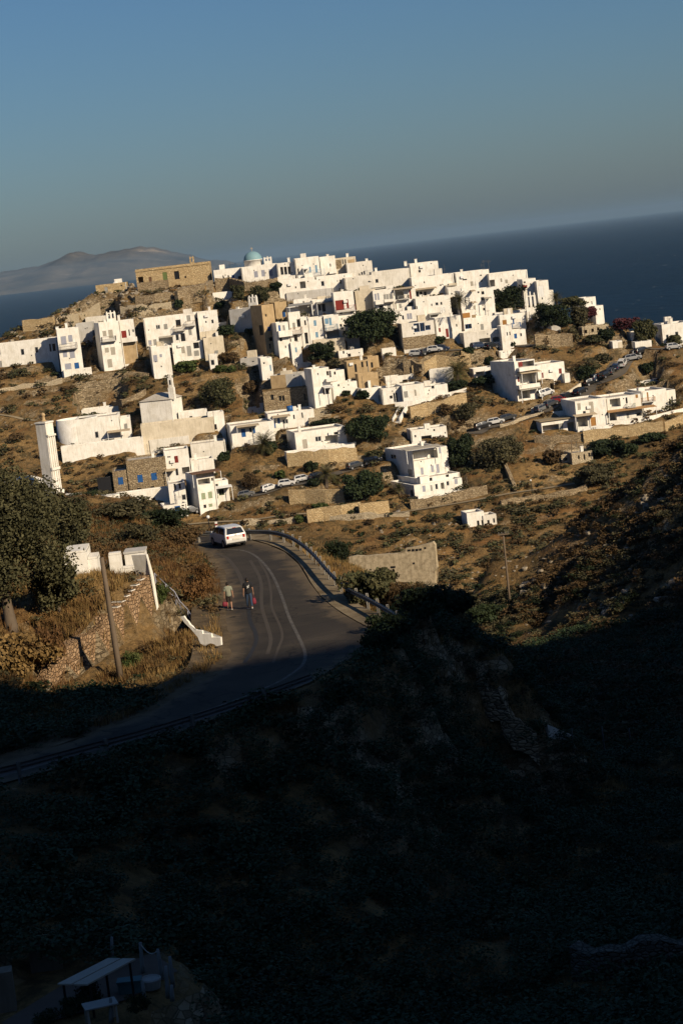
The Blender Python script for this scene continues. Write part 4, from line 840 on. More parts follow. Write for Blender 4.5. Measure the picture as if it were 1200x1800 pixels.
def cut_road(name, pts, w, mat, sm=6):
    """pts: pixels; lays a levelled lane on the slope and returns its centre line"""
    c = np.array(smooth_pts([tuple(hill_at(*p)) for p in pts], sm))
    for _ in range(4): c[1:-1, 2] = (c[:-2, 2] + c[1:-1, 2] * 2 + c[2:, 2]) / 4
    x0, y0 = c[:, :2].min(0) - 6; x1, y1 = c[:, :2].max(0) + 6
    i0, i1 = np.searchsorted(GX, (x0, x1)); j0, j1 = np.searchsorted(GY, (y0, y1)); sx, sy, h = XX[j0:j1, i0:i1], YY[j0:j1, i0:i1], H[j0:j1, i0:i1]
    d2 = (sx[..., None] - c[:, 0]) ** 2 + (sy[..., None] - c[:, 1]) ** 2; k = d2.argmin(-1); d = np.sqrt(d2.min(-1)); zz = c[k, 2]
    wt = 1 - sstep(w / 2 + .4, w / 2 + 2.4, d); H[j0:j1, i0:i1] = h * (1 - wt) + (zz - .12) * wt
    LANES.append((c, w)); LANEJOBS.append((name, c, w, mat)); return c
LANES = []; LANEJOBS = []
def smooth_pts(pts, n=4):
    out = []; p = [np.array(q, float) for q in pts]; p = [2*p[0]-p[1]] + p + [2*p[-1]-p[-2]]
    for i in range(1, len(p) - 2):
        for k in range(n):
            t = k / n; a, b, c, d = p[i-1], p[i], p[i+1], p[i+2]
            out.append(0.5 * ((2*b) + (c-a)*t + (2*a-5*b+4*c-d)*t*t + (3*b-a-3*c+d)*t**3))
    out.append(p[-2]); return [tuple(q) for q in out]
def CP(crop, *xy): return [cp(crop, xy[i], xy[i+1]) for i in range(0, len(xy), 2)]
t_ = NT('lane_surface'); M['lane'] = t_.done(t_.mix(t_.noise(0.5, 5), (0.10, 0.088, 0.072), (0.17, 0.14, 0.105)), 0.95, 0, .1)
t_ = NT('dirt_path'); M['dirt'] = t_.done(t_.mix(t_.noise(0.6, 5), (0.22, 0.17, 0.105), (0.33, 0.265, 0.17)), 0.95, 0, .1)
lane1 = cut_road('village_road', CP('K',330,750,420,715,540,690,700,640,860,578,1000,530,1100,490)+CP('F',370,985,470,925,560,880,640,825,720,770,800,715,870,660,960,632,1080,615,1210,598), 4.6, M['lane'])
lane2 = cut_road('parking_lane', CP('M',90,445,230,415,330,390,440,355,570,335,680,305,760,285)+CP('N',80,390,190,360,300,335), 4.0, M['lane'])
lane3 = cut_road('upper_lane', CP('D',730,972,820,950,920,925,1040,905)+CP('E',420,895,560,895,700,905,900,880), 3.6, M['lane'])
lane4 = cut_road('footpath', [(300,925),(372,918),(440,914),(520,905),(600,903),(680,903),(760,893),(840,878),(900,868),(960,858),(1040,845),(1080,838)], 1.7, M['dirt'])
lane5 = cut_road('footpath', CP('G',-20,320,100,335,200,355,300,370), 1.4, M['dirt'])

def pad_up(nm, f=2.2):
    r_ = HOUSES[nm]; B, ax, w, inn, d = r_['B'], r_['ax'], r_['w'], r_['inn'], r_['dep']; q = [B, B + ax * w, B + ax * w + inn * d, B + inn * d]
    i0, i1 = np.searchsorted(GX, (B.x - 8, B.x + w + 8)); j0, j1 = np.searchsorted(GY, (B.y - 8, B.y + d + 8)); sx, sy, h = XX[j0:j1, i0:i1], YY[j0:j1, i0:i1], H[j0:j1, i0:i1]
    s = poly_sdf(np.array([(v.x, v.y) for v in q]), sx, sy); k = 1 - sstep(.2, f, s); H[j0:j1, i0:i1] = h + k * np.maximum(B.z - .12 - h, 0)
for nm in ('kiosk', 'white_garden_wall_block', 'white_pergola_shed', 'abandoned_hut', 'end_annexe', 'small_white_house', 'white_cabin'): pad_up(nm)
# ------------------------------------------------------------------ ground sheet
def levelpad(poly, z, f=1.5, only_down=False):
    global H
    s = poly_sdf(np.array(poly), XX, YY); k = 1 - sstep(0.3, f, s); H = H * (1 - k) + z * k
def ground_obj():
    ny, nx = XX.shape
    me = bpy.data.meshes.new('hillside')
    co = np.stack([XX, YY, H], -1).reshape(-1, 3).astype(np.float32)
    me.vertices.add(len(co)); me.vertices.foreach_set('co', co.ravel())
    i = np.arange((ny - 1) * (nx - 1)); r = i // (nx - 1); c = i % (nx - 1); a = r * nx + c
    q = np.stack([a, a + 1, a + nx + 1, a + nx], -1).astype(np.int32)
    n = len(q); me.loops.add(n * 4); me.loops.foreach_set('vertex_index', q.ravel())
    me.polygons.add(n); me.polygons.foreach_set('loop_start', np.arange(0, n * 4, 4, dtype=np.int32)); me.polygons.foreach_set('loop_total', np.full(n, 4, np.int32))
    me.polygons.foreach_set('use_smooth', np.ones(n, bool))
    me.update(calc_edges=True)
    tag(link('hillside', me, M['ground']), kind='structure')
def strip(name, pts, w, z, mat, taper=False):
    """flat ribbon along plan points"""
    pts = [Vector((p[0], p[1], 0)) for p in pts]; mb = MB(); L = []; Rr = []
    for i, p in enumerate(pts):
        t = (pts[min(i+1, len(pts)-1)] - pts[max(i-1, 0)]).normalized(); nrm = Vector((-t.y, t.x, 0))
        ww = w * (1 if not taper else 0.35 + 0.65 * math.sin(math.pi * (i + .5) / len(pts)))
        L.append(p + nrm * ww / 2); Rr.append(p - nrm * ww / 2)
    for i in range(len(pts) - 1):
        mb.face([(q.x, q.y, z if not callable(z) else z(q.x, q.y)) for q in (L[i], Rr[i], Rr[i+1], L[i+1])])
    return mb.build(name, mat)
# sea, island, sky air
mb = MB(); mb.face([(-60000,-3000,SEA),(60000,-3000,SEA),(60000,60000,SEA),(-60000,60000,SEA)])
tag(mb.build('sea', M['sea'], fix=False), kind='structure')
def island():
    prof = [(-330,500),(-240,497),(-150,490),(-90,496),(-40,484),(0,480),(30,473),(65,467),(104,455),(134,442),(165,447),(195,442),(230,436),(260,434),(290,439),(307,443),(330,447),(354,452.5),(380,459),(405,464)]
    prof = smooth_pts(prof, 14); Y0 = 26000.0; mb = MB(); rows = 60; n = len(prof); V = []
    for j in range(rows):
        u = j / (rows - 1) * 2 - 1
        for i, (px, py) in enumerate(prof):
            v = P(px, py, Y0); hgt = max(v.z - SEA, 4) + 22 * mnoise.noise(Vector((v.x * .004, 1, 2))) + 12 * mnoise.noise(Vector((v.x * .011, 4, 2))); x = v.x; y = Y0 + u * 4500
            s = max(0, 1 - abs(u)) ** 0.8
            z = SEA - 6 + (hgt + 6) * s * (1 if abs(u) < 1e-6 else 1 + 0.30 * (1 - s) * 4 * s * mnoise.noise(Vector((x * .0006, y * .0006, 3))) ) + (90 * mnoise.noise(Vector((x * .0016, y * .0016, 0))) + 55 * mnoise.noise(Vector((x * .005, y * .004, 5)))) * (1 - s) * s * 4 * .6
            V.append((x, y, z))
    mb.v = V
    for j in range(rows - 1):
        for i in range(n - 1):
            a = j * n + i; mb.f.append((a, a + 1, a + n + 1, a + n)); mb.mi.append(0)
    tag(mb.build('distant_island_hills', M['island'], smooth=False), kind='structure')
island()

# road surface and its markings
bm = bmesh.new(); vs = [bm.verts.new((x, y, ZR)) for x, y in ROAD]; f = bm.faces.new(vs); bmesh.ops.triangulate(bm, faces=[f])
for it in range(7):
    es = [e for e in bm.edges if e.calc_length() > .9]
    if not es: break
    bmesh.ops.subdivide_edges(bm, edges=es, cuts=1); bmesh.ops.triangulate(bm, faces=[f_ for f_ in bm.faces if len(f_.verts) > 3])
bmesh.ops.recalc_face_normals(bm, faces=bm.faces); me = bpy.data.meshes.new('road'); bm.to_mesh(me); bm.free()
co = np.empty(len(me.vertices) * 3, np.float32); me.vertices.foreach_get('co', co); co = co.reshape(-1, 3)
at_ = me.attributes.new('edge', 'FLOAT', 'POINT'); at_.data.foreach_set('value', (-poly_sdf(ROAD, co[:, 0].astype(float), co[:, 1].astype(float))).astype(np.float32))
for p in me.polygons:
    if p.normal.z < 0: p.flip()
tag(link('road', me, M['asphalt']), kind='structure')
def rline(name, px, w, dz, mat, **kw): return tag(strip(name, smooth_pts([rp(*p) for p in px], 5), w, ZR + dz, mat, **kw), kind='structure')
t_ = NT('worn_road_paint'); M['roadpaint'] = t_.done(t_.mix(t_.ramp(t_.noise(2.5, 5), [(0.35, 0.0), (0.65, 1.0)]), (0.12, 0.108, 0.092), (0.055, 0.049, 0.042)), 0.8)
t_ = NT('tar_seal'); M['tar'] = t_.done(t_.mix(t_.noise(3.0, 4), (0.018, 0.017, 0.016), (0.028, 0.026, 0.023)), 0.7)
t_ = NT('dusty_tyre_track'); M['dust'] = t_.done(t_.mix(t_.noise(1.5, 5), (0.068, 0.056, 0.043), (0.05, 0.041, 0.032)), 0.9)
rline('road_centre_line', [(352,966),(400,966),(432,969),(455,982),(477,1008),(494,1045),(508,1085),(526,1122),(536,1148),(532,1168),(510,1186),(478,1204),(400,1236),(300,1270),(150,1322),(0,1366)], 0.17, 0.008, M['roadpaint'])
rline('road_tar_seam', [(437,1072),(440,1092),(449,1112),(450,1128),(441,1148),(430,1165)], 0.22, 0.006, M['tar'])
rline('road_tar_seam', [(455,985),(470,1012),(476,1040),(478,1068),(492,1100),(496,1120),(489,1140),(480,1165)], 0.14, 0.005, M['dust'])
rline('road_tar_seam', [(440,985),(458,1020),(460,1065),(470,1100),(476,1125),(470,1150)], 0.2, 0.004, M['dust'])
rline('road_tar_seam', [(380,972),(400,982),(418,1005),(428,1030)], 0.25, 0.004, M['dust'])
# pale shoulder inside the guardrail
def shoulder():
    a = [(430,945),(472,957),(502,970),(527,992),(547,1025),(568,1052),(602,1078),(652,1106)]
    b = [(440,936),(485,944),(520,962),(548,985),(578,1012),(606,1045),(640,1068),(690,1088)]
    A = smooth_pts([rp(*p) for p in a], 4); B = smooth_pts([rp(*p) for p in b], 4); mb = MB()
    for i in range(len(A) - 1): mb.face([(A[i][0], A[i][1], ZR + .03), (A[i+1][0], A[i+1][1], ZR + .03), (B[i+1][0], B[i+1][1], ZR + .03), (B[i][0], B[i][1], ZR + .03)])
    t = NT('gravel_shoulder'); c = t.ramp(t.noise(0.6, 6, 0.7), [(0.35, (0.12, 0.085, 0.045)), (0.55, (0.21, 0.165, 0.105)), (0.7, (0.27, 0.215, 0.14))]); t.bump(t.noise(8, 4), 0.6, 0.05)
    tag(mb.build('road_shoulder', t.done(c, 0.95, 0, .1), fix=False), kind='structure')
shoulder()

for nm, c, w, mt in LANEJOBS:
    z_ = {(round(q[0], 3), round(q[1], 3)): q[2] for q in c}
    pts = [Vector((q[0], q[1], 0)) for q in c]; mb = MB(); A_ = []
    for i, p in enumerate(pts):
        t = (pts[min(i+1, len(pts)-1)] - pts[max(i-1, 0)]).normalized(); nr = Vector((-t.y, t.x, 0)) * (w / 2)
        A_.append((p + nr, p - nr, c[i][2]))
    for i in range(len(A_) - 1):
        a, b = A_[i], A_[i+1]; mb.face([(a[0].x, a[0].y, a[2]), (a[1].x, a[1].y, a[2]), (b[1].x, b[1].y, b[2]), (b[0].x, b[0].y, b[2])])
    tag(mb.build(nm, mt), kind='structure')

def apron():
    px = [(352,958),(368,976),(386,1000),(397,1030),(392,1072),(398,1118),(399,1150),(385,1178),(340,1206),(250,1255),(120,1302),(0,1341)]
    L = smooth_pts([rp(*p) for p in px], 8); mb = MB(); A = []
    for i, p in enumerate(L):
        t = Vector((L[min(i+1, len(L)-1)][0] - L[max(i-1, 0)][0], L[min(i+1, len(L)-1)][1] - L[max(i-1, 0)][1], 0)).normalized(); nr = Vector((-t.y, t.x, 0)); q = Vector((p[0], p[1], 0))
        w1 = .05 + .25 * vnoise(np.array(p[0] * .6), np.array(p[1] * .6)); A.append((q + nr * float(w1), q - nr * 1.8))
    for i in range(len(A) - 1):
        a, b = A[i], A[i+1]; mb.face([(a[0].x, a[0].y, ZR + .004), (a[1].x, a[1].y, ZR - .01 + .1), (b[1].x, b[1].y, ZR + .09), (b[0].x, b[0].y, ZR + .004)])
    t = NT('gravel_apron'); c = t.ramp(t.noise(0.9, 6, 0.7), [(0.35, (0.075, 0.055, 0.034)), (0.55, (0.13, 0.096, 0.058)), (0.7, (0.19, 0.145, 0.09))]); t.bump(t.noise(8, 4), 0.7, 0.06)
    tag(mb.build('gravel_apron', t.done(c, 0.95, 0, .1)), kind='structure')
apron()
# ------------------------------------------------------------------ dry-stone and garden walls on the slope
def wall(name, label, pts, h, mat='S', th=.5, cat='wall', jag=.18, group=None, near=None, dz=0.0, step=1.2):
    w3 = [near(*p) if near else hill_at(*p) for p in pts]; line = []
    for i in range(len(w3) - 1):
        a, b = w3[i], w3[i+1]; n = max(2, int((b - a).length / step)); line += [a.lerp(b, k / n) for k in range(n)]
    line.append(w3[-1]); rr = random.Random(len(label) * 7 + int(pts[0][0])); mb = MB(); sec = []
    org = line[0].copy()
    for i, p in enumerate(line):
        t = (line[min(i+1, len(line)-1)] - line[max(i-1, 0)]); nr = Vector((-t.y, t.x, 0)).normalized() * th / 2
        if nr.y > 0: nr = -nr
        z0, z1 = p.z - 1.6, p.z + dz + h + rr.uniform(-jag, jag)
        q = p - org
        sec.append([(q.x + nr.x * 1.25, q.y + nr.y * 1.25, z0 - org.z), (q.x + nr.x, q.y + nr.y, z1 - org.z), (q.x - nr.x, q.y - nr.y, z1 - org.z), (q.x - nr.x, q.y - nr.y, z0 - org.z)])
    for i in range(len(sec) - 1):
        for k in range(3): mb.face([sec[i][k], sec[i+1][k], sec[i+1][k+1], sec[i][k+1]])
    mb.face(sec[0]); mb.face(sec[-1][::-1])
    o = mb.build(name, M[mat]); o.location = org; return tag(o, label, cat, group)
wall('stone_enclosure_wall','thick square-cut stone wall at the seaward western tip of the village',CP('A',195,738,320,728,450,722),1.9,'T',.8)
wall('dry_stone_wall','long pale rubble wall across the western rocks behind the bell gable',CP('A',455,700,560,682,700,660,825,640),1.5,'WS',.7)
wall('dry_stone_wall','low rubble wall running below the row of tall western houses',CP('A',300,1185,520,1160,760,1140,1000,1108)+CP('B',120,1110,200,1120),.8,'S',.6)
wall('dry_stone_wall','collapsed terrace wall directly under the hilltop mansion',CP('B',420,500,520,478,620,455,705,438),2.0,'S',.9,jag=.4)
wall('dry_stone_wall','rough rubble wall on the bare rock west of the mansion terrace',CP('B',-60,540,100,525,250,505,390,490),1.4,'S',.9,jag=.4)
wall('dry_stone_wall','lower rubble band across the rocks above the bell gable',CP('B',-30,600,100,590,250,575,380,565),1.1,'WS',.7,jag=.3)
wall('dry_stone_wall','stone garden wall beneath the domed church',CP('C',0,425,120,420,240,415,380,408,510,400),1.7,'S',.6)
wall('dry_stone_wall','pale field wall crossing the brown slope below the long white house',CP('G',-10,145,120,122,260,100,400,80,510,62),.8,'WS',.6,jag=.25)
wall('dry_stone_wall','short sloping field wall above the round-ended house',CP('G',920,258,1000,235,1090,200,1185,155),.8,'S',.6)
wall('dry_stone_wall','rubble retaining wall behind the small white house with pale blue door',CP('C',80,850,200,870,330,900),1.0,'S',.6,jag=.3)
wall('dry_stone_wall','stepped rubble wall on the scrub slope right of the pale blue door',CP('C',470,1060,560,1020,640,1010),1.2,'S',.6,jag=.3)
wall('retaining_wall','long golden retaining wall under the bungalow with planted veranda',CP('I',630,1015,800,1000,960,985,1100,970,1190,962),2.3,'T',.6)
wall('retaining_wall','golden stone wall below the white parapet of the low grey-shuttered house',CP('J',745,640,880,608,1020,570,1200,520),2.3,'T',.6)
wall('white_parapet','long white parapet in front of the low grey-shuttered house',CP('J',620,532,760,520,900,488,1050,450,1200,412),.75,'W',.3,jag=.02)
wall('retaining_wall','upper golden retaining wall beside the parked white cars',CP('M',508,486,640,482,800,480,955,478),2.3,'T',.6,jag=.06)
wall('retaining_wall','lower golden retaining wall with trailing creeper above the footpath',CP('M',650,642,780,625,930,603,1085,578),2.2,'T',.6,jag=.06)
wall('retaining_wall','golden retaining wall between the dark round tree and the handrail stair',CP('N',150,780,270,765,385,748),2.2,'T',.6,jag=.06)
wall('dry_stone_wall','rough stone terrace wall below the large white house with loggia',CP('N',560,720,760,690,960,640,1180,585),1.5,'S',.6,jag=.25)
wall('retaining_wall','stone wall under the long orange-awning terrace',CP('L',392,632,560,615,740,592,900,572,1040,556),2.0,'T',.6)
wall('white_parapet','white parapet along the terrace with the orange awning',CP('L',390,560,560,530,740,490,960,450,1200,390),.7,'W',.3,jag=.02)
wall('dry_stone_wall','rough stone wall below the arched reed-roofed porch',CP('L',0,640,130,640,260,635,392,630),1.2,'S',.6,jag=.25)
wall('dry_stone_wall','short stone wall at the far eastern end of the orange-awning terrace',CP('L',1045,556,1110,520,1200,478),1.6,'T',.6)
wall('roadside_wall','low beige wall between the car road and the red shutter house',CP('K',800,585,900,545,1000,500,1110,440,1200,380),.9,'C',.35,jag=.03)
wall('roadside_wall','low stone wall on the outer edge of the steep car road',CP('K',545,705,660,672,780,625,900,590),.6,'WS',.35)
wall('dry_stone_wall','stone bank wall under the parked cars on the upper lane',CP('D',760,1092,860,1070,960,1055,1060,1040),1.5,'T',.6,jag=.25)
wall('dry_stone_wall','pale stone bank wall continuing below the upper lane towards the palm',CP('D',1062,1040,1130,1022,1200,1005)+CP('E',330,1000,400,990),1.3,'T',.6)
wall('retaining_wall','high brown stone wall below the dark eastern trees',CP('F',0,602,100,598,200,596,308,594),2.4,'S',.6)
wall('white_parapet','broken white parapet in front of the dark eastern trees',CP('E',950,700,1010,722,1060,748,1130,752),.8,'W2',.3,jag=.15)
wall('dry_stone_wall','stone wall beside the broad steps leading up to the village',CP('J',690,225,760,240,850,250),1.3,'S',.6,jag=.2)
wall('dry_stone_wall','pale dry wall at the top of the path next to the lamp post',[(880,805),(895,840),(905,865)],1.2,'S',.6,jag=.3)
wall('dry_stone_wall','tumbled rubble wall along the lower edge of the footpath',[(430,925),(500,920),(560,914),(640,912),(720,908)],.6,'WS',.7,jag=.3)
wall('dry_stone_wall','crumbling field wall below the footpath east of the white hut',[(880,890),(940,880),(1000,872),(1030,862)],.8,'S',.6,jag=.3)
for a,b,lab in (((620,560),(760,545),'x'),): pass
# broad steps and outside stairs
def stairs(name, label, pts, width, n, mat='W', sidewalls=None, near=None, cat='stairs'):
    a, b = [near(*p) if near else hill_at(*p) for p in pts]; mb = MB(); d = b - a; u = Vector((d.x, d.y, 0)).normalized(); v = Vector((-u.y, u.x, 0)); L_ = math.hypot(d.x, d.y)
    root = empty(name, a, 0, label, cat)
    for k in range(n):
        p = u * (L_ * k / n); z = d.z * (k + 1) / n; q = u * (L_ * (k + 1) / n)
        c = [p - v*width/2, p + v*width/2, q + v*width/2, q - v*width/2]
        z0 = d.z * k / n - 1.0
        bot = [(x.x, x.y, z0) for x in c]; top = [(x.x, x.y, z) for x in c]
        mb.face(bot[::-1]); mb.face(top)
        for i in range(4): mb.face([bot[i], bot[(i+1)%4], top[(i+1)%4], top[i]])
    mb.build('step', M[mat], root)
    if sidewalls:
        for s in (-1, 1):
            w = MB(); o = v * (s * (width/2 + .12)); t = v * .11
            P0, P1 = o, u * L_ + o
            bot = [P0 - t, P0 + t, P1 + t, P1 - t]; zb = [-.8, -.8, d.z - .8, d.z - .8]; zt = [.85, .85, d.z + .85, d.z + .85]
            B_ = [(bot[i].x, bot[i].y, zb[i]) for i in range(4)]; T__ = [(bot[i].x, bot[i].y, zt[i]) for i in range(4)]
            w.face(B_[::-1]); w.face(T__)
            for i in range(4): w.face([B_[i], B_[(i+1)%4], T__[(i+1)%4], T__[i]])
            w.build('side_wall', M['W'], root)
    return root
stairs('broad_steps','broad pale stone steps rising to the white gate block beside the parked cars',CP('J',620,245,625,120),4.2,9,'WS')
stairs('broad_steps','broad pale steps at the foot of the tall white house',CP('I',885,640,905,545),4.2,7,'WS')
stairs('outside_stair','white-walled stair dropping from the parapet to the scrub',CP('J',630,665,690,555),1.1,9,'W',True)
stairs('outside_stair','outside stair with white side walls climbing to the shade sail terrace',CP('J',870,445,930,355),1.0,9,'W',True)
st_ = stairs('handrail_stair','pale stair with a dark handrail beside the ground-floor veranda',CP('N',430,742,585,625),1.2,12,'concrete')
def handrail(root, pts):
    a, b = [hill_at(*p) for p in pts]; d = b - a; u = Vector((d.x, d.y, 0)).normalized(); v = Vector((-u.y, u.x, 0)) * -.62; mb = MB()
    mb.tube([v + Vector((0,0,.95)), d + v + Vector((0,0,.95))], .035, 6); mb.tube([v + Vector((0,0,.5)), d + v + Vector((0,0,.5))], .025, 6)
    for k in range(9): q = d * (k / 8) + v; mb.tube([q + Vector((0,0,-.1)), q + Vector((0,0,.95))], .03, 6)
    mb.build('handrail', M['black'], root)
handrail(st_, CP('N',430,742,585,625))
# ------------------------------------------------------------------ plants
def leafcloud(n, blobs, size, seed, flat=1.0, up=0.25, aspect=1.6, inner=.45):
    """leaf quads spread through several overlapping lobes; blobs: (cx,cy,cz,rx,ry,rz)"""
    g = np.random.default_rng(seed); b = np.array(blobs); vol = (b[:, 3] * b[:, 4] * b[:, 5]) ** .67; k = g.choice(len(b), n, p=vol / vol.sum())
    d = g.normal(size=(n, 3)); d /= np.linalg.norm(d, axis=1)[:, None]
    r = (inner + (1 - inner) * g.random(n) ** .6) * (1 + .22 * g.normal(size=n) * (g.random(n) < .35))
    c = b[k, :3] + d * b[k, 3:] * r[:, None]
    nrm = d * .8 + g.normal(size=(n, 3)) * .7 + np.array([0, 0, up]); nrm /= np.linalg.norm(nrm, axis=1)[:, None]
    a = np.cross(nrm, g.normal(size=(n, 3))); a /= np.linalg.norm(a, axis=1)[:, None]; t = np.cross(nrm, a)
    s = size * g.uniform(.55, 1.3, n)[:, None]; a = a * s * aspect * .5; t = t * s * .5; bend = nrm * s * .15
    V = np.stack([c - a, c - t + bend, c + a, c + t + bend], 1)
    return V
def lobes(w, d, h, n, seed, z0=0.0, sq=.5):
    g = random.Random(seed); out = [(g.uniform(-.06, .06) * w, g.uniform(-.06, .06) * d, z0 + h * .46, w * .29, d * .29, h * .38)]
    for i in range(n + 5):
        a = g.uniform(0, 6.283); r = g.uniform(.18, .42); zz = g.uniform(.22, .88) - .35 * max(0, r - .3); s = g.uniform(.09, .19)
        out.append((math.cos(a) * w * r, math.sin(a) * d * r, z0 + h * zz, w * s, d * s, h * s * g.uniform(.8, 1.2)))
    for i in range(n):
        a = 2 * math.pi * i / n + g.uniform(-.4, .4); r = g.uniform(.22, .36); zz = g.uniform(.25, .78)
        s = g.uniform(.13, .23)
        out.append((math.cos(a) * w * r, math.sin(a) * d * r, z0 + h * zz, w * s, d * s, h * s * 1.05))
    for i in range(max(1, n // 3)): out.append((g.uniform(-.2, .2) * w, g.uniform(-.2, .2) * d, z0 + h * g.uniform(.75, .86), w * .17, d * .17, h * .15))
    return out
_mc = {}
def shrub_mesh(kind, var, mat, n, size, w, h):
    k = (kind, var, mat, n)
    if k not in _mc:
        V = leafcloud(n, lobes(w, w, h, 7, var * 31 + 5, 0.0), size, var * 7 + 1)
        V[:, :, 2] = np.maximum(V[:, :, 2], -.05)
        me = quads_mesh('shrub_foliage', V); me.materials.append(M[mat]); _mc[k] = me
    return _mc[k]
def pxm(v): return v.y / FPX      # metres per photograph pixel there
def bush(name, label, px, py, wpx, hpx, mat='lf_olive', group=None, at=hill_at, dense=1.0, cat='bush', dy=0.0):
    p = at(px, py) + Vector((0, dy, 0)); s = pxm(p); w, h = wpx * s, hpx * s * 1.05
    var = random.randrange(5); near_ = at is not hill_at; n = int((1500 if near_ else 360) * dense); me = shrub_mesh('n' if near_ else 'b', var, mat, n, .085 if near_ else .20, 2.0, 1.0)
    root = bpy.data.objects.new(name, me); COL.objects.link(root); root.location = p - Vector((0, 0, h * .06)); root.rotation_euler = (0, 0, random.uniform(0, 6.28)); root.scale = (w / 2.0, w / 2.0 * random.uniform(.8, 1), h)
    return tag(root, label, cat, group)
def limbs(mb, base, top, r, n, spread, seed):
    g = random.Random(seed); mid = base.lerp(top, .45) + Vector((g.uniform(-.1, .1), g.uniform(-.1, .1), 0)) * (top - base).length
    mb.tube([base - Vector((0, 0, .3)), base + Vector((0, 0, .05)), base.lerp(mid, .5), mid], [r * 1.5, r * 1.2, r * .9, r * .75], 8)
    for i in range(n):
        a = 2 * math.pi * i / n + g.uniform(-.5, .5); e = top + Vector((math.cos(a) * spread * g.uniform(.6, 1), math.sin(a) * spread * g.uniform(.6, 1), (top - base).length * g.uniform(-.1, .25)))
        mb.tube([mid - Vector((0, 0, .05)), mid.lerp(e, .5) + Vector((0, 0, .08 * (top - base).length)), e], [r * .6, r * .35, r * .12], 6)
def tree(name, label, px, py, wpx, hpx, mat='lf_dark', cat='tree', trunk=.22, n=2600, leaf=.40, at=hill_at, seed=None, group=None, nl=9, dep=None, sink=.1):
    p = at(px, py); s = pxm(p); w, h = wpx * s, hpx * s; seed = seed or int(px * 13 + py); root = empty(name, p, 0, label, cat, group)
    ch = h * (1 - trunk); bl = lobes(w, dep or w * .9, ch, nl, seed, h * trunk - sink * h)
    n = int(n * (2.2 if at is hill_at else 1)); leaf = leaf * (.68 if at is hill_at else 1)
    V = leafcloud(n, bl, leaf, seed, inner=.5); V[:, :, 2] = np.maximum(V[:, :, 2], .02)
    link('crown', quads_mesh('crown', V), M[mat], root)
    mb = MB(); limbs(mb, Vector((0, 0, 0)), Vector((0, 0, h * (trunk + .35))), max(.1, h * .03), 6, w * .28, seed); mb.build('trunk', M['bark'], root, True)
    return root
def palm(name, label, px, py, top_px, top_py, fr_px, at=hill_at, nf=46, trunk_r=.24, mat='lf_palm', droop=1.0, cat='palm tree'):
    p = at(px, py); s = pxm(p); tp = P(top_px, top_py, p.y) - p; root = empty(name, p, 0, label, cat); Lf = fr_px * s; g = np.random.default_rng(int(px + py))
    mb = MB(); zz = np.linspace(0, 1, 9); mb.tube([Vector((0,0,-.4))] + [tp * t + Vector((.08 * math.sin(t * 5), 0, 0)) for t in zz], [trunk_r * 1.35] + [trunk_r * (1.1 - .3 * t + .05 * (i % 2)) for i, t in enumerate(zz)], 9); mb.build('trunk', M['bark'], root, True)
    Q = []
    for f in range(nf):
        az = 2.399 * f + g.uniform(-.2, .2); el = R(84) - R(112) * (f / nf) ** .85; L_ = Lf * g.uniform(.82, 1.08); o = np.array(tp); m = 13
        pos = o.copy(); e = el; pts = [pos.copy()]; dirs = []
        for i in range(m):
            dv = np.array([math.cos(az) * math.cos(e), math.sin(az) * math.cos(e), math.sin(e)]); pos = pos + dv * L_ / m; e -= R(5.2) * droop * (.35 + 1.2 * i / m); pts.append(pos.copy()); dirs.append(dv)
        side = np.array([-math.sin(az), math.cos(az), 0])
        for i in range(m):
            t = (i + .5) / m; ll = L_ * .30 * math.sin(math.pi * min(1, .18 + t * .80)) + .05; c0, c1 = pts[i], pts[i+1]; dv = dirs[i]
            up = np.cross(side, dv)
            for s_ in (-1, 1):
                tip = (c0 + c1) / 2 + side * s_ * ll * .72 + dv * ll * .65 - np.array([0, 0, ll * .22]) ; wv = dv * L_ / m * .24
                mid = (c0 + c1) / 2
                Q.append([mid - wv, mid + wv, tip + wv * .15, tip - wv * .15])
            Q.append([c0 - side * .03, c0 + side * .03, c1 + side * .02, c1 - side * .02])
    link('fronds', quads_mesh('fronds', np.array(Q)), M[mat], root); return root
C_ = cp
def T_(name, label, crop, x, y, w, h, **k): px, py = cp(crop, x, y); return tree(name, label, px, py, w * 260 / 1200, h * 260 / 1200, **k)
def B_(label, crop, x, y, w, h, mat='lf_olive', name='bush', **k): px, py = cp(crop, x, y); return bush(name, label, px, py, w * 260 / 1200, h * 260 / 1200, mat, **k)
T_('spreading_tree','big dark spreading tree in front of the red balcony','D',440,870,470,320,n=4200,leaf=.5,trunk=.16,nl=13)
T_('conifer_tree','dark bushy tree against the white houses right of the tall palm','E',700,590,300,230,n=2400,trunk=.08)
T_('tamarisk_tree','brownish bush-like tree spilling over the white wall under the dark village tree','E',690,620,240,130,mat='lf_olive',n=1100,trunk=.06)
T_('pine_tree','wide dark tree mass at the eastern edge of the village','F',150,450,300,215,n=3000,trunk=.08)
T_('pine_tree','olive-brown tree behind the wide dark mass at the cliff','F',300,290,230,110,mat='lf_olive',n=1300,trunk=.1)
T_('tamarisk_tree','brown-green tree between the dark mass and the ruined arcade','F',370,440,170,190,mat='lf_grey',n=1500,trunk=.06)
T_('bougainvillea','dark red bougainvillea beside the cliff-edge cubes','F',445,370,130,110,mat='lf_bougain',n=800,trunk=.05,cat='flowering bush')
T_('bougainvillea','large dark red bougainvillea roof above the white shed','F',735,460,210,115,mat='lf_bougain',n=1200,trunk=.05,cat='flowering bush')
T_('leafy_tree','dark green tree beside the large red bougainvillea','F',900,580,200,225,mat='lf_olive',n=2200,trunk=.1)
T_('leafy_tree','bright dark tree in front of the ruined arcade','F',575,570,150,120,mat='lf_dark',n=1200,trunk=.06)
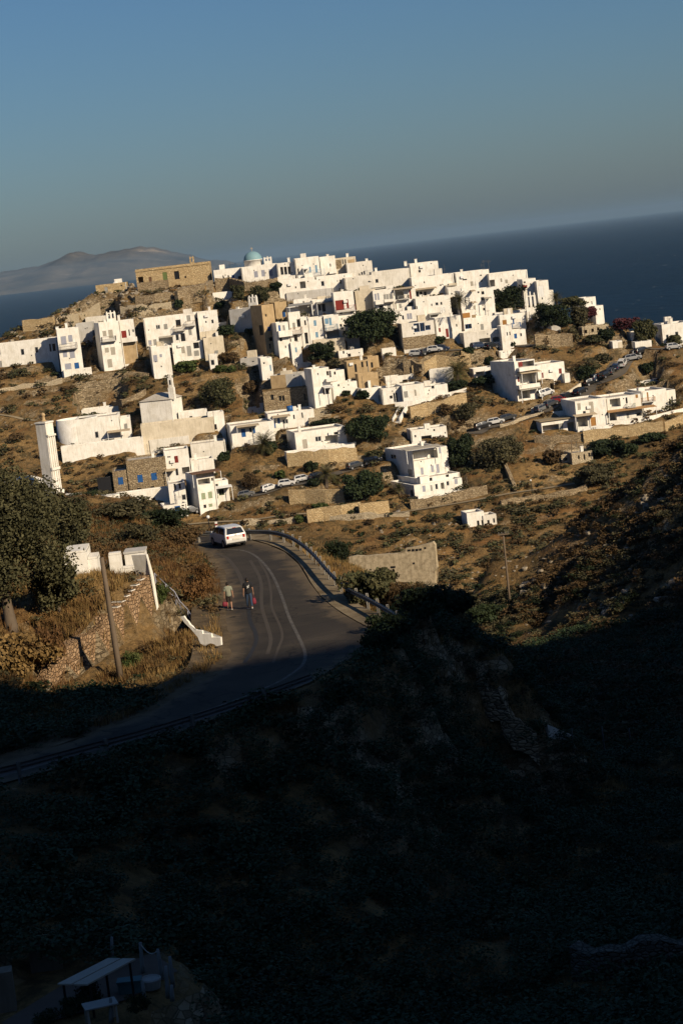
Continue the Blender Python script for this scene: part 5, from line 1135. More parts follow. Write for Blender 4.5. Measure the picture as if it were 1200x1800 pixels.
T_('shrub_tree','low green tree left of the kiosk','F',470,580,160,80,mat='lf_olive',n=800,trunk=.05)
T_('shrub_tree','green roadside tree by the long white house with dark door','F',1130,590,140,100,mat='lf_olive',n=900,trunk=.08)
T_('garden_tree','dark garden tree on the slope left of the cream retaining wall','J',395,820,340,250,n=3200,trunk=.06)
T_('round_tree','round dark tree standing over the golden retaining walls','N',180,645,370,265,n=3600,trunk=.08,leaf=.46)
T_('dark_tree','dark green tree right of the large white house with loggia','K',240,1020,260,300,n=3200,trunk=.06)
T_('tamarisk_tree','large grey-green tamarisk below the parked cars','K',560,1020,440,280,mat='lf_grey',n=4600,trunk=.06,leaf=.36,nl=13)
T_('tamarisk_tree','grey-brown feathery bush on the orange bank under the long parapet','K',280,650,200,150,mat='lf_grey',n=1200,trunk=.04,leaf=.3)
T_('rust_shrub','round purplish-brown shrub on the bank under the long parapet','K',110,600,110,105,mat='lf_brown',n=700,trunk=.03,leaf=.28,cat='shrub')
T_('garden_tree','dark evergreen mass around the low palm with shade terrace','K',200,400,170,85,n=1100,trunk=.04)
T_('hedge','long dark hedge between the low palm and the red shutter house','K',410,345,220,75,n=1500,trunk=.02,cat='hedge')
T_('dark_tree','dark tree in the yard left of the red shutter house','K',460,225,90,75,n=600,trunk=.05)
T_('round_bush_tree','dark round bush on the bank above the low palm','K',292,135,105,60,n=600,trunk=.05,cat='bush')
T_('dark_tree','dark green tree on the brown bank beside the parked cars','F',415,880,150,140,n=1400,trunk=.06)
T_('dark_tree','dark tree below the bend of the car road','F',905,840,125,95,n=1000,trunk=.05)
T_('shrub_tree','green-brown tree on the slope above the parked cars','F',560,730,140,80,mat='lf_grey',n=800,trunk=.05)
T_('dark_tree','broad dark shrubs behind the ruined cottage','L',560,740,330,130,n=2600,trunk=.03)
T_('dark_tree','dark shrub row under the stone wall of the orange-awning terrace','L',760,740,170,110,n=1200,trunk=.03)
T_('dark_hedge','dark trimmed hedge at the foot of the terrace wall','L',940,625,230,70,n=1400,trunk=.02,cat='hedge')
T_('scrub_tree','large dark olive shrub below the ruined cottage','L',480,980,330,180,mat='lf_grey',n=2800,trunk=.03)
T_('scrub_tree','brown-green shrub left of the ruined cottage','L',135,810,170,125,mat='lf_brown',n=1200,trunk=.03)
T_('dark_tree','dark bush cluster under the blue shutter house beside the garden palm','I',490,920,150,120,n=1200,trunk=.04)
T_('dark_tree','round dark tree beside the cream cistern block','I',115,975,110,85,n=700,trunk=.05)
T_('ivy_bank','dark creeper bank behind the bungalow with veranda','I',940,690,240,60,n=900,trunk=.02,cat='creeper')
T_('scrub_tree','large olive scrub clump on the slope above the chapel','I',80,540,330,260,mat='lf_olive',n=3800,trunk=.02,leaf=.36)
T_('scrub_tree','brown scrub clump beside the roofless stone ruin','I',350,500,150,120,mat='lf_brown',n=1000,trunk=.02)
T_('scrub_tree','dark green scrub beside the white cabin','C',870,1020,230,150,mat='lf_dark',n=2000,trunk=.03)
T_('scrub_tree','grey-brown shrub under the ochre ruins','C',960,1060,120,80,mat='lf_grey',n=600,trunk=.03)
T_('garden_bush','bright dark bush under the white balcony house','C',660,965,90,55,mat='lf_dark',n=500,trunk=.03,cat='bush')
T_('garden_bush','round dark bush below the curved cream terrace','C',890,890,75,50,mat='lf_dark',n=400,trunk=.03,cat='bush')
T_('garden_tree','olive-brown tree left of the bell gable on the grey house','C',190,500,115,140,mat='lf_olive',n=900,trunk=.05)
T_('garden_tree','brown-green tree right of the bell gable on the grey house','C',365,520,150,155,mat='lf_olive',n=1300,trunk=.05)
T_('garden_tree','dark tree below the church garden wall','C',495,490,110,80,mat='lf_dark',n=700,trunk=.08)
T_('fig_tree','wide bright green bush at the foot of the wooden balcony house','B',495,1085,230,105,mat='lf_bright',n=1500,trunk=.03,cat='bush')
T_('fig_tree','pair of green bushes east of the fig bush','B',770,1080,110,65,mat='lf_bright',n=700,trunk=.03,cat='bush')
T_('fig_tree','small dark green bush beside the pair of green bushes','B',865,1085,80,55,mat='lf_bright',n=500,trunk=.03,cat='bush')
T_('scrub_tree','brown rounded scrub right of the cream end block','B',850,1010,170,90,mat='lf_brown',n=900,trunk=.02)
T_('garden_tree','dark shrub on the rubble above the wooden balcony house','B',445,590,80,75,mat='lf_dark',n=500,trunk=.03)
T_('garden_tree','dark shrub behind the low white terrace wall','B',775,605,95,65,mat='lf_dark',n=500,trunk=.03)
T_('garden_bush','dark bush under the vine terrace of the grey gable house','C',280,835,90,65,mat='lf_dark',n=500,trunk=.03,cat='bush')
T_('garden_tree','leafy dark pergola plants west of the grey gable house','C',80,815,150,95,mat='lf_dark',n=800,trunk=.03)
T_('garden_bush','round dark bush in front of the red door house','D',985,855,95,70,mat='lf_dark',n=500,trunk=.03,cat='bush')
T_('garden_bush','leafy green bush right of the red front door','D',1110,825,85,75,mat='lf_olive',n=500,trunk=.03,cat='bush')
T_('vine','leafy dark vine over the pergola of the low cream house','E',555,812,200,48,mat='lf_olive',n=700,trunk=.3,cat='vine')
T_('garden_bush','dark bush beside the navy cellar door','E',810,800,80,60,mat='lf_dark',n=400,trunk=.03,cat='bush')
T_('cypress_bush','small round dark bush above the white rooftop block','E',740,880,50,50,mat='lf_dark',n=300,trunk=.03,cat='bush')
T_('scrub_tree','brown bush on the stone wall under the eastern trees','F',80,590,120,100,mat='lf_brown',n=700,trunk=.03)
T_('garden_bush','dark bush below the right low wing beside the sloping lane','I',1098,440,75,45,mat='lf_dark',n=350,trunk=.03,cat='bush')
T_('garden_bush','small dark bush on the stairway slope','J',550,660,55,60,mat='lf_dark',n=300,trunk=.03,cat='bush')
T_('bougainvillea','red flowering bush at the tall dark glass door','J',540,465,65,50,mat='lf_bougain',n=350,trunk=.03,cat='flowering bush')
T_('garden_bush','dark green bank below the low white wing','J',360,470,120,80,mat='lf_dark',n=700,trunk=.03,cat='bush')
T_('shrub_tree','green shrub on the white veranda of the bungalow','I',970,822,80,55,mat='lf_bright',n=300,trunk=.1,cat='bush')
T_('shrub_tree','dark evergreen on the cliff path above the white parapet houses','J',1100,460,200,130,mat='lf_dark',n=300,trunk=.05) if False else None
T_('dark_tree','leafy trees left of the palm above the parked white cars','M',680,240,130,95,mat='lf_dark',n=900,trunk=.06)
T_('dark_tree','dark bush in front of the parked white suv','M',700,350,110,70,mat='lf_dark',n=700,trunk=.04,cat='bush')
T_('garden_bush','dark cactus-like bush above the parked white cars','M',430,285,95,75,mat='lf_bright',n=500,trunk=.03,cat='bush')
T_('bare_thorn_bush','brown thorn bush on the slope above the grey parked car','M',200,370,170,150,mat='lf_brown',n=1100,trunk=.03,leaf=.25)
T_('scrub_tree','olive bushes above the parked dark cars','N',270,320,150,75,mat='lf_olive',n=700,trunk=.03)
T_('creeper','green creeper trailing over the lower golden retaining wall','M',760,552,170,72,mat='lf_bright',n=700,trunk=.02,cat='creeper')
T_('creeper','dark creeper curtain on the lower golden retaining wall','M',985,575,190,110,mat='lf_dark',n=1100,trunk=.02,cat='creeper')
T_('ivy','green ivy patch in the shaded corner of the lower retaining wall','M',590,640,90,70,mat='lf_bright',n=500,trunk=.02,cat='creeper')
palm('tall_palm','tall date palm rising in front of the white houses',*cp('E',338,732),*cp('E',310,505),23,nf=44,at=lambda x, y: P(x, y, D(x, y) - 5))
palm('low_palm','low bushy palm beside the black shade sail',*cp('E',295,1150),*cp('E',290,1078),31,nf=54,trunk_r=.35)
palm('garden_palm','dry-fringed palm beneath the blue shutter house',*cp('I',440,930),*cp('I',432,835),31,nf=54,trunk_r=.35)
palm('roadside_palm','short palm with thick trunk beside the parked white cars',*cp('M',800,352),*cp('M',798,245),26,nf=44,trunk_r=.32)
palm('shaded_palm','small palm against the white wall beside the parked white cars',*cp('M',893,345),*cp('M',888,300),13,nf=32,trunk_r=.2)
palm('small_palm','small palm in front of the large white house with loggia',*cp('N',470,600),*cp('N',465,545),17,nf=40,trunk_r=.25)
palm('dark_palm','dark palm next to the eastern tower house',*cp('F',175,260),*cp('F',165,205),17,nf=44)
palm('village_palm','small palm at the white ruined bell arch',*cp('E',930,650),*cp('E',925,620),9,nf=30,trunk_r=.15)
palm('spiky_agave','spiky dry palm-like plant in front of the large tamarisk',*cp('K',505,1030),*cp('K',505,1005),19,nf=40,trunk_r=.2,droop=.3,cat='agave')
palm('yucca','dark yucca beside the small white house with pale blue door',*cp('C',375,1105),*cp('C',370,1065),10,nf=30,trunk_r=.12,droop=.5,cat='yucca')
# ------------------------------------------------------------------ uncountable ground cover
def clump(n, seed, leaf, flat=.75, spiky=False):
    g = np.random.default_rng(seed)
    if spiky:
        a = g.uniform(0, 6.283, n); r = g.random(n) ** .5 * .5; b = np.stack([np.cos(a) * r, np.sin(a) * r, np.zeros(n)], 1)
        h = g.uniform(.5, 1.0, n); t = b + np.stack([np.cos(a) * .35 * h + g.normal(0, .12, n), np.sin(a) * .35 * h + g.normal(0, .12, n), h], 1)
        w = np.stack([-np.sin(a), np.cos(a), np.zeros(n)], 1) * leaf; m = (b + t) / 2 + np.array([0, 0, .08])
        return np.concatenate([np.stack([b - w, b + w, m + w * .7, m - w * .7], 1), np.stack([m - w * .7, m + w * .7, t + w * .1, t - w * .1], 1)])
    V = leafcloud(n, [(0, 0, .3, .42, .42, .3), (.2, .1, .45, .25, .25, .22), (-.2, .12, .4, .25, .25, .22), (0, -.22, .38, .26, .26, .2)], leaf, seed, inner=.55); V[:, :, 2] = np.maximum(V[:, :, 2], 0); return V
def scatter(name, pts, scl, mat, base, hs=None, label=None):
    if len(pts) == 0: return
    n = len(pts); ang = rng.uniform(0, 6.283, n); k = rng.integers(0, len(base), n); out = []
    hs = np.full(n, 1.0) if hs is None else hs
    for b in range(len(base)):
        m = np.nonzero(k == b)[0]
        if len(m) == 0: continue
        V = base[b][None] * np.stack([scl[m], scl[m], scl[m] * hs[m]], 1)[:, None, None, :]
        c, s = np.cos(ang[m])[:, None, None], np.sin(ang[m])[:, None, None]
        W = np.stack([V[..., 0] * c - V[..., 1] * s, V[..., 0] * s + V[..., 1] * c, V[..., 2]], -1) + pts[m][:, None, None, :]
        out.append(W.reshape(-1, 4, 3))
    tag(link(name, quads_mesh(name, np.concatenate(out)), M[mat]), kind='stuff')
def spread(n, x0, x1, y0, y1, dens=None):
    x = rng.uniform(x0, x1, n); y = rng.uniform(y0, y1, n); keep = np.ones(n, bool)
    for fp in FOOT:
        lo, hi = fp.min(0) - .6, fp.max(0) + .6; q = (x > lo[0]) & (x < hi[0]) & (y > lo[1]) & (y < hi[1])
        if q.any():
            idx = np.nonzero(q)[0]; keep[idx[poly_sdf(fp, x[idx], y[idx]) < .5]] = False
    for c, w in LANES:
        d = np.full(n, 1e9)
        for p in c: d = np.minimum(d, (x - p[0]) ** 2 + (y - p[1]) ** 2)
        keep &= d > (w / 2 + .5) ** 2
    keep &= poly_sdf(ROAD, x, y) > .5
    keep &= poly_sdf(KEEP, x, y) > .2
    keep &= poly_sdf(WALLFRONT, x, y) > .05
    if dens is not None: keep &= rng.random(n) < dens(x, y)
    x, y = x[keep], y[keep]; return np.stack([x, y, Tz(x, y) - .04], 1)
WALLFRONT = np.array([(_wl.x + .6, _wl.y + .9), (_wr.x + .1, _wr.y + .9), (_wr.x + .7, _wr.y - 2.6), (_wl.x + .6, _wl.y - 2.2)])
KEEP = np.array([rp(430,945), rp(430,936), rp(485,944), rp(520,962), rp(548,985), rp(578,1012), rp(606,1045), rp(640,1068), rp(690,1088), rp(652,1106)])
def patch(sx, sy, f, lo, hi): return lambda x, y: sstep(lo, hi, vnoise(x * f + sx, y * f + sy))
big = [clump(46, s, .19) for s in range(6)]; fine = [clump(110, 20 + s, .105) for s in range(6)]; tuft = [clump(9, 40 + s, .035, spiky=True) for s in range(5)]
def stone_base(sd):
    g = np.random.default_rng(sd); Q = []; u = np.linspace(-1, 1, 4)
    off = g.uniform(0, 50, 3); sc = np.array([1.0, g.uniform(.6, .95), g.uniform(.55, .8)])
    for ax in range(3):
        for sg in (-1, 1):
            if ax == 2 and sg < 0: continue
            for i in range(3):
                for j in range(3):
                    q = []
                    for a_, b_ in ((u[i], u[j]), (u[i+1], u[j]), (u[i+1], u[j+1]), (u[i], u[j+1])):
                        p = np.zeros(3); p[ax] = sg; p[(ax+1) % 3] = a_; p[(ax+2) % 3] = b_; p = p / (np.linalg.norm(p) ** .72)
                        n_ = mnoise.noise(Vector(p * 1.1 + off)) * .42 + mnoise.noise(Vector(p * 2.6 + off)) * .16; q.append(p * (1 + n_) * sc * .42)
                    Q.append(q)
    return np.array(Q)
stones = [stone_base(60 + s) for s in range(7)]
U = rng.uniform
for mt, n, lo, hi, s0, s1, ox in (('lf_brown', 7500, .38, .62, .6, 2.1, 3), ('lf_olive', 5600, .42, .64, .7, 2.3, 40), ('lf_grey', 5000, .38, .66, .6, 2.2, 77), ('lf_dark', 2200, .48, .70, .6, 1.9, 120)):
    p = spread(n, -105, 135, 288, 474, patch(ox, ox * .7, .06, lo, hi)); scatter('hillside_scrub', p, U(s0, s1, len(p)), mt, big, U(.5, .8, len(p)))
p = spread(17000, -105, 135, 288, 474, patch(11, 3, .05, .36, .60)); scatter('dry_grass', p, U(.6, 1.2, len(p)), 'straw', tuft, U(.5, .8, len(p)))
p = spread(6000, -105, 135, 288, 474, patch(91, 13, .045, .45, .62)); scatter('rust_grass', p, U(.5, 1.0, len(p)), 'lf_rust', tuft, U(.5, .8, len(p)))
p = spread(9000, -105, 135, 288, 474, patch(5, 55, .055, .45, .68)); scatter('loose_stones', p, U(.2, .75, len(p)) * U(.5, 1, len(p)), 'rock', stones, U(.5, .9, len(p)))
p = spread(2600, -72, -4, 424, 452, lambda x, y: np.exp(-((x + 40) / 26) ** 2)); scatter('crown_rocks', p, U(.3, 1.35, len(p)), 'rock', stones, U(.5, .95, len(p)))
for mt, n, ox in (('lf_olive', 1100, 14), ('lf_grey', 1000, 52), ('lf_brown', 1200, 91)):
    p = spread(n, -108, 120, 290, 440, patch(ox, ox * .4, .045, .48, .66)); scatter('scrub_mounds', p, U(1.8, 4.2, len(p)), mt, fine, U(.35, .6, len(p)))
# valley flank below the footpath
p = spread(1800, -10, 60, 285, 345, patch(15, 25, .09, .4, .62)); scatter('valley_rubble', p, U(.2, .8, len(p)), 'rock', stones, U(.5, .9, len(p)))
# right-hand spur
sp = dict(x0=2, x1=48, y0=128, y1=205)
for mt, n, ox in (('lf_brown', 8200, 4), ('lf_grey', 5200, 33), ('lf_dark', 3400, 70)):
    p = spread(n, **sp, dens=patch(ox, ox, .16, .30, .55)); scatter('spur_scrub', p, U(.5, 1.7, len(p)), mt, fine, U(.45, .75, len(p)))
p = spread(2600, **sp, dens=patch(8, 2, .12, .45, .65)); scatter('spur_stones', p, U(.15, .9, len(p)) * U(.4, 1, len(p)), 'rock', stones, U(.45, .8, len(p)))
p = spread(1800, **sp, dens=patch(18, 22, .1, .4, .6)); scatter('spur_grass', p, U(.3, .6, len(p)), 'straw', tuft, U(.6, .9, len(p)))
# left bank between road and village
lb = dict(x0=-34, x1=-4, y0=92, y1=190)
for mt, n, ox in (('lf_brown', 3800, 6), ('lf_grey', 3400, 46), ('lf_dark', 1300, 86)):
    p = spread(n, **lb, dens=lambda x, y, o=ox: sstep(.40, .62, vnoise(x * .2 + o, y * .2 + o)) * (.35 + .65 * sstep(104, 124, y))); scatter('bank_scrub', p, U(.4, 1.25, len(p)), mt, fine, U(.5, .85, len(p)))
p = spread(34000, -34, -3, 88, 150, lambda x, y: (.10 + .9 * sstep(.42, .62, vnoise(x * .22 + 9, y * .22 + 4))) * (1 - .75 * sstep(114, 124, y))); scatter('golden_grass', p, U(.3, .62, len(p)), 'straw', tuft, U(.8, 1.2, len(p)))
p = spread(14000, -34, -3, 88, 150, patch(3, 66, .18, .42, .6)); scatter('rusty_grass', p, U(.35, .7, len(p)), 'lf_rust', tuft, U(.7, 1.1, len(p)))
p = spread(700, **lb, dens=patch(31, 7, .2, .5, .65)); scatter('bank_stones', p, U(.12, .5, len(p)), 'rock', stones, U(.5, .8, len(p)))
# bank beyond the guardrail
p = spread(9000, -4, 14, 104, 165); scatter('verge_grass', p, U(.3, .6, len(p)), 'straw', tuft, U(.8, 1.1, len(p)))
p = spread(900, -4, 14, 112, 190, patch(2, 3, .2, .35, .6)); scatter('verge_scrub', p, U(.5, 1.4, len(p)), 'lf_olive', fine, U(.5, .8, len(p)))
# near valley: dark maquis carpet deepens the shade by colour, clipped to the shadow edge
def shade_side(x, y):  # keeps plants to the area inside the cast shadow
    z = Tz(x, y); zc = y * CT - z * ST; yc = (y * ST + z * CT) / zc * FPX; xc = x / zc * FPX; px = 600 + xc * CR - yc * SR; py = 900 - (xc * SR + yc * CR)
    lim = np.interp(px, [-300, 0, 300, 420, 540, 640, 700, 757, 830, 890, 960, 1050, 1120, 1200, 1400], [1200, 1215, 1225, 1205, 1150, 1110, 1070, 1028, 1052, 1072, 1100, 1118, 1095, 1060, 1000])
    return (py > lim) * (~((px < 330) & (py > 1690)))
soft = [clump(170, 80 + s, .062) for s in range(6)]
def steep(x, y):
    e = .6; return np.hypot(Tz(x + e, y) - Tz(x - e, y), Tz(x, y + e) - Tz(x, y - e)) / (2 * e)
p = spread(13000, -30, 48, 56, 168, lambda x, y: shade_side(x, y) * (.85 + .15 * sstep(.25, .5, vnoise(x * .13 + 4, y * .13 + 4)))); scatter('valley_maquis', p, U(1.2, 2.4, len(p)), 'lf_shade_maquis', soft, U(.4, .75, len(p)))  # carpet whose leaf colour darkens the shadow area
p = spread(16000, -30, 48, 56, 168, lambda x, y: shade_side(x, y) * np.clip((steep(x, y) - .35) * .9, 0, 1)); scatter('valley_maquis', p, U(1.0, 1.9, len(p)), 'lf_shade_maquis', soft, U(.5, .9, len(p)))  # more of the shade-darkening carpet on steep faces
p = spread(3500, -30, 48, 56, 168, lambda x, y: shade_side(x, y) * sstep(.35, .6, vnoise(x * .13 + 44, y * .13 + 14))); scatter('valley_scrub', p, U(.6, 1.8, len(p)), 'lf_dark', fine, U(.45, .85, len(p)))
p = spread(1200, -30, 48, 56, 168, lambda x, y: shade_side(x, y) * sstep(.45, .65, vnoise(x * .1 + 74, y * .1 + 54))); scatter('valley_dry_scrub', p, U(.6, 1.6, len(p)), 'lf_olive', fine, U(.45, .8, len(p)))

# rock ledges that break the right-hand flank
led = []
for pl_ in ([(905,1052),(940,1010),(975,985),(1010,955),(1045,935)], [(965,1035),(985,1010),(1005,985)], [(1045,1092),(1075,1068),(1110,1040)], [(1120,882),(1160,860),(1205,838)], [(1090,905),(1130,880)], [(1150,1060),(1195,1020)]):
    q3 = [spurpt(*a) for a in pl_]
    for a, b in zip(q3[:-1], q3[1:]):
        for _ in range(int((b - a).length * 4) + 3): v = a.lerp(b, rng.random()); led.append((v.x + rng.normal(0, .55), v.y + rng.normal(0, .8)))
led = np.array(led); p = np.stack([led[:, 0], led[:, 1], Tz(led[:, 0], led[:, 1]) + .05], 1); scatter('ledge_rocks', p, U(.35, 1.5, len(p)) * U(.6, 1, len(p)), 'rock', stones, U(.6, 1.1, len(p)))
# ------------------------------------------------------------------ helpers for traced outlines at their own distance
def slab(name, pts, pl, pr, th, mat, parent=None, origin=None, down=0.0):
    """an upright slab: outline pixels on the vertical plane through world points pl, pr; extruded backwards by th"""
    a = Vector((pr.x - pl.x, pr.y - pl.y, 0)).normalized(); inn = Vector((-a.y, a.x, 0)); org = origin or pl; poly = []
    for px, py in pts:
        d = raydir(px, py); poly.append(d * (pl.dot(inn) / d.dot(inn)) - org)
    bm = bmesh.new(); f = [bm.verts.new(p) for p in poly]; b = [bm.verts.new(p + inn * th) for p in poly]; n = len(poly)
    fa = bm.faces.new(f); fb = bm.faces.new(b[::-1])
    for i in range(n): bm.faces.new((f[i], b[i], b[(i+1) % n], f[(i+1) % n]))
    bmesh.ops.triangulate(bm, faces=[fa, fb]); bmesh.ops.recalc_face_normals(bm, faces=bm.faces); me = bpy.data.meshes.new(name); bm.to_mesh(me); bm.free()
    o = link(name, me, M[mat], parent)
    if parent is None: o.location = org
    return o
def q4(ox, oy, s, *xy): return [(ox + xy[i] / s, oy + xy[i+1] / s) for i in range(0, len(xy), 2)]
# ------------------------------------------------------------------ guardrails
def guardrail(name, label, px, zt=.62, side=1, every=2.0, pmat='postgalv'):
    line = [PZ(x, y, ZR + zt) for x, y in px]; line = [Vector(p) for p in smooth_pts([tuple(p) for p in line], 8)]
    root = empty(name, Vector((line[0].x, line[0].y, ZR)), 0, label, 'guardrail'); org = root.location.copy()
    prof = [(0, .155), (.035, .12), (.075, .10), (.075, .045), (.01, .02), (.01, -.02), (.075, -.045), (.075, -.10), (.035, -.12), (0, -.155)]; mb = MB(); rows = []
    for i, p in enumerate(line):
        t = (line[min(i+1, len(line)-1)] - line[max(i-1, 0)]).normalized(); nr = Vector((-t.y, t.x, 0)) * side; rows.append([tuple(p - org + nr * o + Vector((0, 0, z))) for o, z in prof])
    for i in range(len(rows) - 1):
        for k in range(len(prof) - 1): mb.face([rows[i][k], rows[i+1][k], rows[i+1][k+1], rows[i][k+1]])
    mb.build('rail', M['galv'], root)
    acc = every * .5; pm = None
    for i in range(1, len(line)):
        acc += (line[i] - line[i-1]).length
        if acc >= every:
            acc = 0; t = (line[min(i+1, len(line)-1)] - line[i-1]).normalized(); nr = Vector((-t.y, t.x, 0)) * side; c = line[i] - nr * .10
            if pm is None:
                b = MB(); b.box(-.06, .06, -.05, -.02, -1.3, .24); b.box(-.06, -.035, -.02, .05, -1.3, .24); b.box(-.06, .06, .05, .08, -1.3, .24); pm = b.mesh('post'); pm.materials.append(M[pmat])
            o = bpy.data.objects.new('post', pm); COL.objects.link(o); o.parent = root; o.location = c - org; o.rotation_euler = (0, 0, math.atan2(t.y, t.x))
M['shade_plaster'] = plaster('shade_brown_plaster', (.20, .165, .125), .7); M['tealbox'] = plain('teal_box', (.05, .13, .14), .6); M['slate'] = plain('slate', (.14, .13, .115), .8, .3, 3); M['greypost'] = plain('shade_grey_timber', (.22, .23, .22), .8, .3, 4); M['postgalv'] = plain('weathered_post', (0.40, 0.37, 0.32), .6, .2, 3, .2)  # patio plaster and grey posts have shade put into their colour
guardrail('guardrail', 'curved steel guardrail on pale posts round the outside of the hairpin bend', [(322,942),(345,939),(375,937),(410,935),(440,935),(476,936),(505,943),(530,957),(552,976),(572,999),(592,1020),(615,1038),(645,1053),(672,1068),(690,1079),(704,1092)], side=-1)
guardrail('guardrail', 'straight steel guardrail in deep shade along the lower edge of the road', [(-60,1372),(60,1341),(160,1314),(260,1287),(360,1256),(450,1226),(549,1190)], side=1, every=4.0, pmat='slate')  # posts in shade are coloured darker than those of the sunlit rail
# ------------------------------------------------------------------ cars
def vmat(name, c, rough=.25): 
    t = NT(name); t.b.inputs['Coat Weight'].default_value = .15; t.b.inputs['Coat Roughness'].default_value = .08
    return t.done(t.mix(t.math('MULTIPLY', t.noise(1.2, 3), .3), c, tuple(x * .8 for x in c)), rough, 0, .5)
for k, c in dict(white=(.62,.61,.59), silver=(.36,.36,.36), grey=(.15,.15,.15), dgrey=(.05,.052,.055), black=(.015,.016,.018), navy=(.02,.035,.075), red=(.24,.02,.018)).items(): M['car_' + k] = vmat('car_paint_' + k, c)
M['tyre'] = plain('tyre_rubber', (.02, .02, .02), .85); M['rim'] = plain('alloy_rim', (.42, .42, .43), .35, .1, 3, .7); M['tail'] = plain('tail_light', (.45, .03, .02), .25, .1, spec=.6); M['lamp'] = plain('head_light', (.6, .6, .58), .15, .1, spec=.7)
M['trim'] = plain('black_trim', (.02, .02, .021), .6); M['plate'] = plain('number_plate', (.62, .60, .52), .5, .05)
HATCH = [(-1.82,.27),(-1.90,.42),(-1.90,.60),(-1.85,.64),(-1.83,.93),(-1.58,1.40),(-1.30,1.475),(-.5,1.51),(.2,1.475),(.55,1.38),(1.10,.98),(1.66,.84),(1.86,.66),(1.90,.40),(1.84,.26)]
SUVP = [(-2.12,.34),(-2.20,.5),(-2.20,.72),(-2.14,.76),(-2.12,1.05),(-1.92,1.55),(-1.6,1.64),(-.5,1.68),(.3,1.64),(.62,1.55),(1.18,1.10),(1.95,.98),(2.18,.78),(2.2,.46),(2.12,.32)]
VANP = [(-2.1,.3),(-2.16,.45),(-2.16,.65),(-2.12,.7),(-2.12,1.05),(-2.04,1.78),(-1.9,1.84),(-.5,1.86),(.6,1.82),(.95,1.7),(1.5,1.1),(1.95,.92),(2.12,.72),(2.14,.42),(2.06,.28)]
_cars = {}
def car_proto(kind, paint, detail=False):
    key = (kind, paint, detail)
    if key in _cars: return _cars[key], True
    pr = {'hatch': HATCH, 'suv': SUVP, 'van': VANP}[kind]; hw = {'hatch': .83, 'suv': .92, 'van': .93}[kind]; belt = pr[4][1]
    ym = lambda z: hw * (1 - .05 * max(0, (.5 - z)) / .25) if z < belt else hw - (z - belt) * .34
    root = empty('parked_car')
    bm = bmesh.new(); Lv = [bm.verts.new((x, ym(z), z)) for x, z in pr]; Rv_ = [bm.verts.new((x, -ym(z), z)) for x, z in pr]; n = len(pr)
    for i in range(n): j = (i + 1) % n; bm.faces.new((Lv[i], Rv_[i], Rv_[j], Lv[j]))
    ib, ie = 4, 10
    for V in (Lv, Rv_):
        bm.faces.new([V[k] for k in range(ib, ie + 1)]); bm.faces.new([V[k] for k in list(range(ie, n)) + list(range(0, ib + 1))])
    bmesh.ops.recalc_face_normals(bm, faces=bm.faces); kind != 'van' and bmesh.ops.bevel(bm, geom=[e for e in bm.edges if e.calc_face_angle(0) > .35], offset=.085, segments=3, affect='EDGES', profile=.6)
    me = bpy.data.meshes.new('body'); bm.to_mesh(me); bm.free(); me.polygons.foreach_set('use_smooth', [False] * len(me.polygons)); link('body', me, M['car_' + paint], root)
    A_, R1, R0, F0, F1 = pr[4], pr[5], pr[6], pr[9], pr[10]
    def q3(x, s, z, e=.012): return (x, s * (ym(z) + e), z)
    def lerp(p, q, t): return (p[0] + (q[0] - p[0]) * t, p[1] + (q[1] - p[1]) * t)
    zb = belt + .05; zt_ = R0[1] - .09
    xr0, xr1 = lerp(A_, R1, .15)[0] + .22, lerp(A_, R1, .85)[0] + .30; xf0, xf1 = lerp(F1, F0, .12)[0] - .16, lerp(F1, F0, .85)[0] - .14
    xm = (xr1 + xf1) / 2 + .05
    for s in (1, -1):
        mb = MB()
        for a0, a1, b0, b1 in ((xr0, xm - .04, xr1, xm - .04), (xm + .04, xf0, xm + .04, xf1)): mb.face([q3(a0, s, zb), q3(a1, s, zb), q3(b1, s, zt_), q3(b0, s, zt_)])
        mb.build('side_window', M['glass'], root)
    def endpanel(nm, p, q, lo, hi, sgn, mat):
        p0, p1 = lerp(p, q, lo), lerp(p, q, hi); mb = MB(); mb.face([(p0[0] + sgn * .03, -ym(p0[1]) + .14, p0[1] + .012), (p0[0] + sgn * .03, ym(p0[1]) - .14, p0[1] + .012), (p1[0] + sgn * .03, ym(p1[1]) - .13, p1[1] + .012), (p1[0] + sgn * .03, -ym(p1[1]) + .13, p1[1] + .012)]); return mb.build(nm, M[mat], root)
    endpanel('rear_window', A_, R1, .12, .92, -1, 'glass'); endpanel('windscreen', F1, F0, .08, .95, 1, 'glass')
    wr = .29 if kind == 'hatch' else .34; xa = 1.22 if kind == 'hatch' else 1.36
    for x in (-xa, xa):
        for s in (1, -1):
            mb = MB(); c = (x, s * (hw - .10), wr); pts = lambda r, y: [(x + r * math.cos(a), y, wr + r * math.sin(a)) for a in [2 * math.pi * k / 18 for k in range(18)]]
            y0, y1 = s * (hw - .24), s * (hw + .012); ra, rb, rc = pts(wr, y0), pts(wr, y1), pts(wr * .68, y1)
            for k in range(18): j = (k + 1) % 18; mb.face([ra[k], ra[j], rb[j], rb[k]]); mb.face([rb[k], rb[j], rc[j], rc[k]])
            mb.face(ra); wh = mb.build('wheel', M['tyre'], root)
            mb = MB(); yb = y1 - s * .012; rd, re = pts(wr * .68, yb), pts(wr * .16, yb - s * .02)
            for k in range(18):
                j = (k + 1) % 18
                mb.face([rd[k], rd[j], re[j], re[k]])
            mb.face(pts(wr * .16, yb - s * .02)); mb.build('rim', M['rim'], wh)
            mb = MB(); ro, ri = pts(wr * 1.18, s * (hw + .004)), pts(wr * .98, s * (hw + .004))
            for k in range(18):
                j = (k + 1) % 18
                if ro[k][2] > .2 and ro[j][2] > .2: mb.face([ro[k], ro[j], ri[j], ri[k]])
            mb.build('wheel_arch', M['trim'], root)
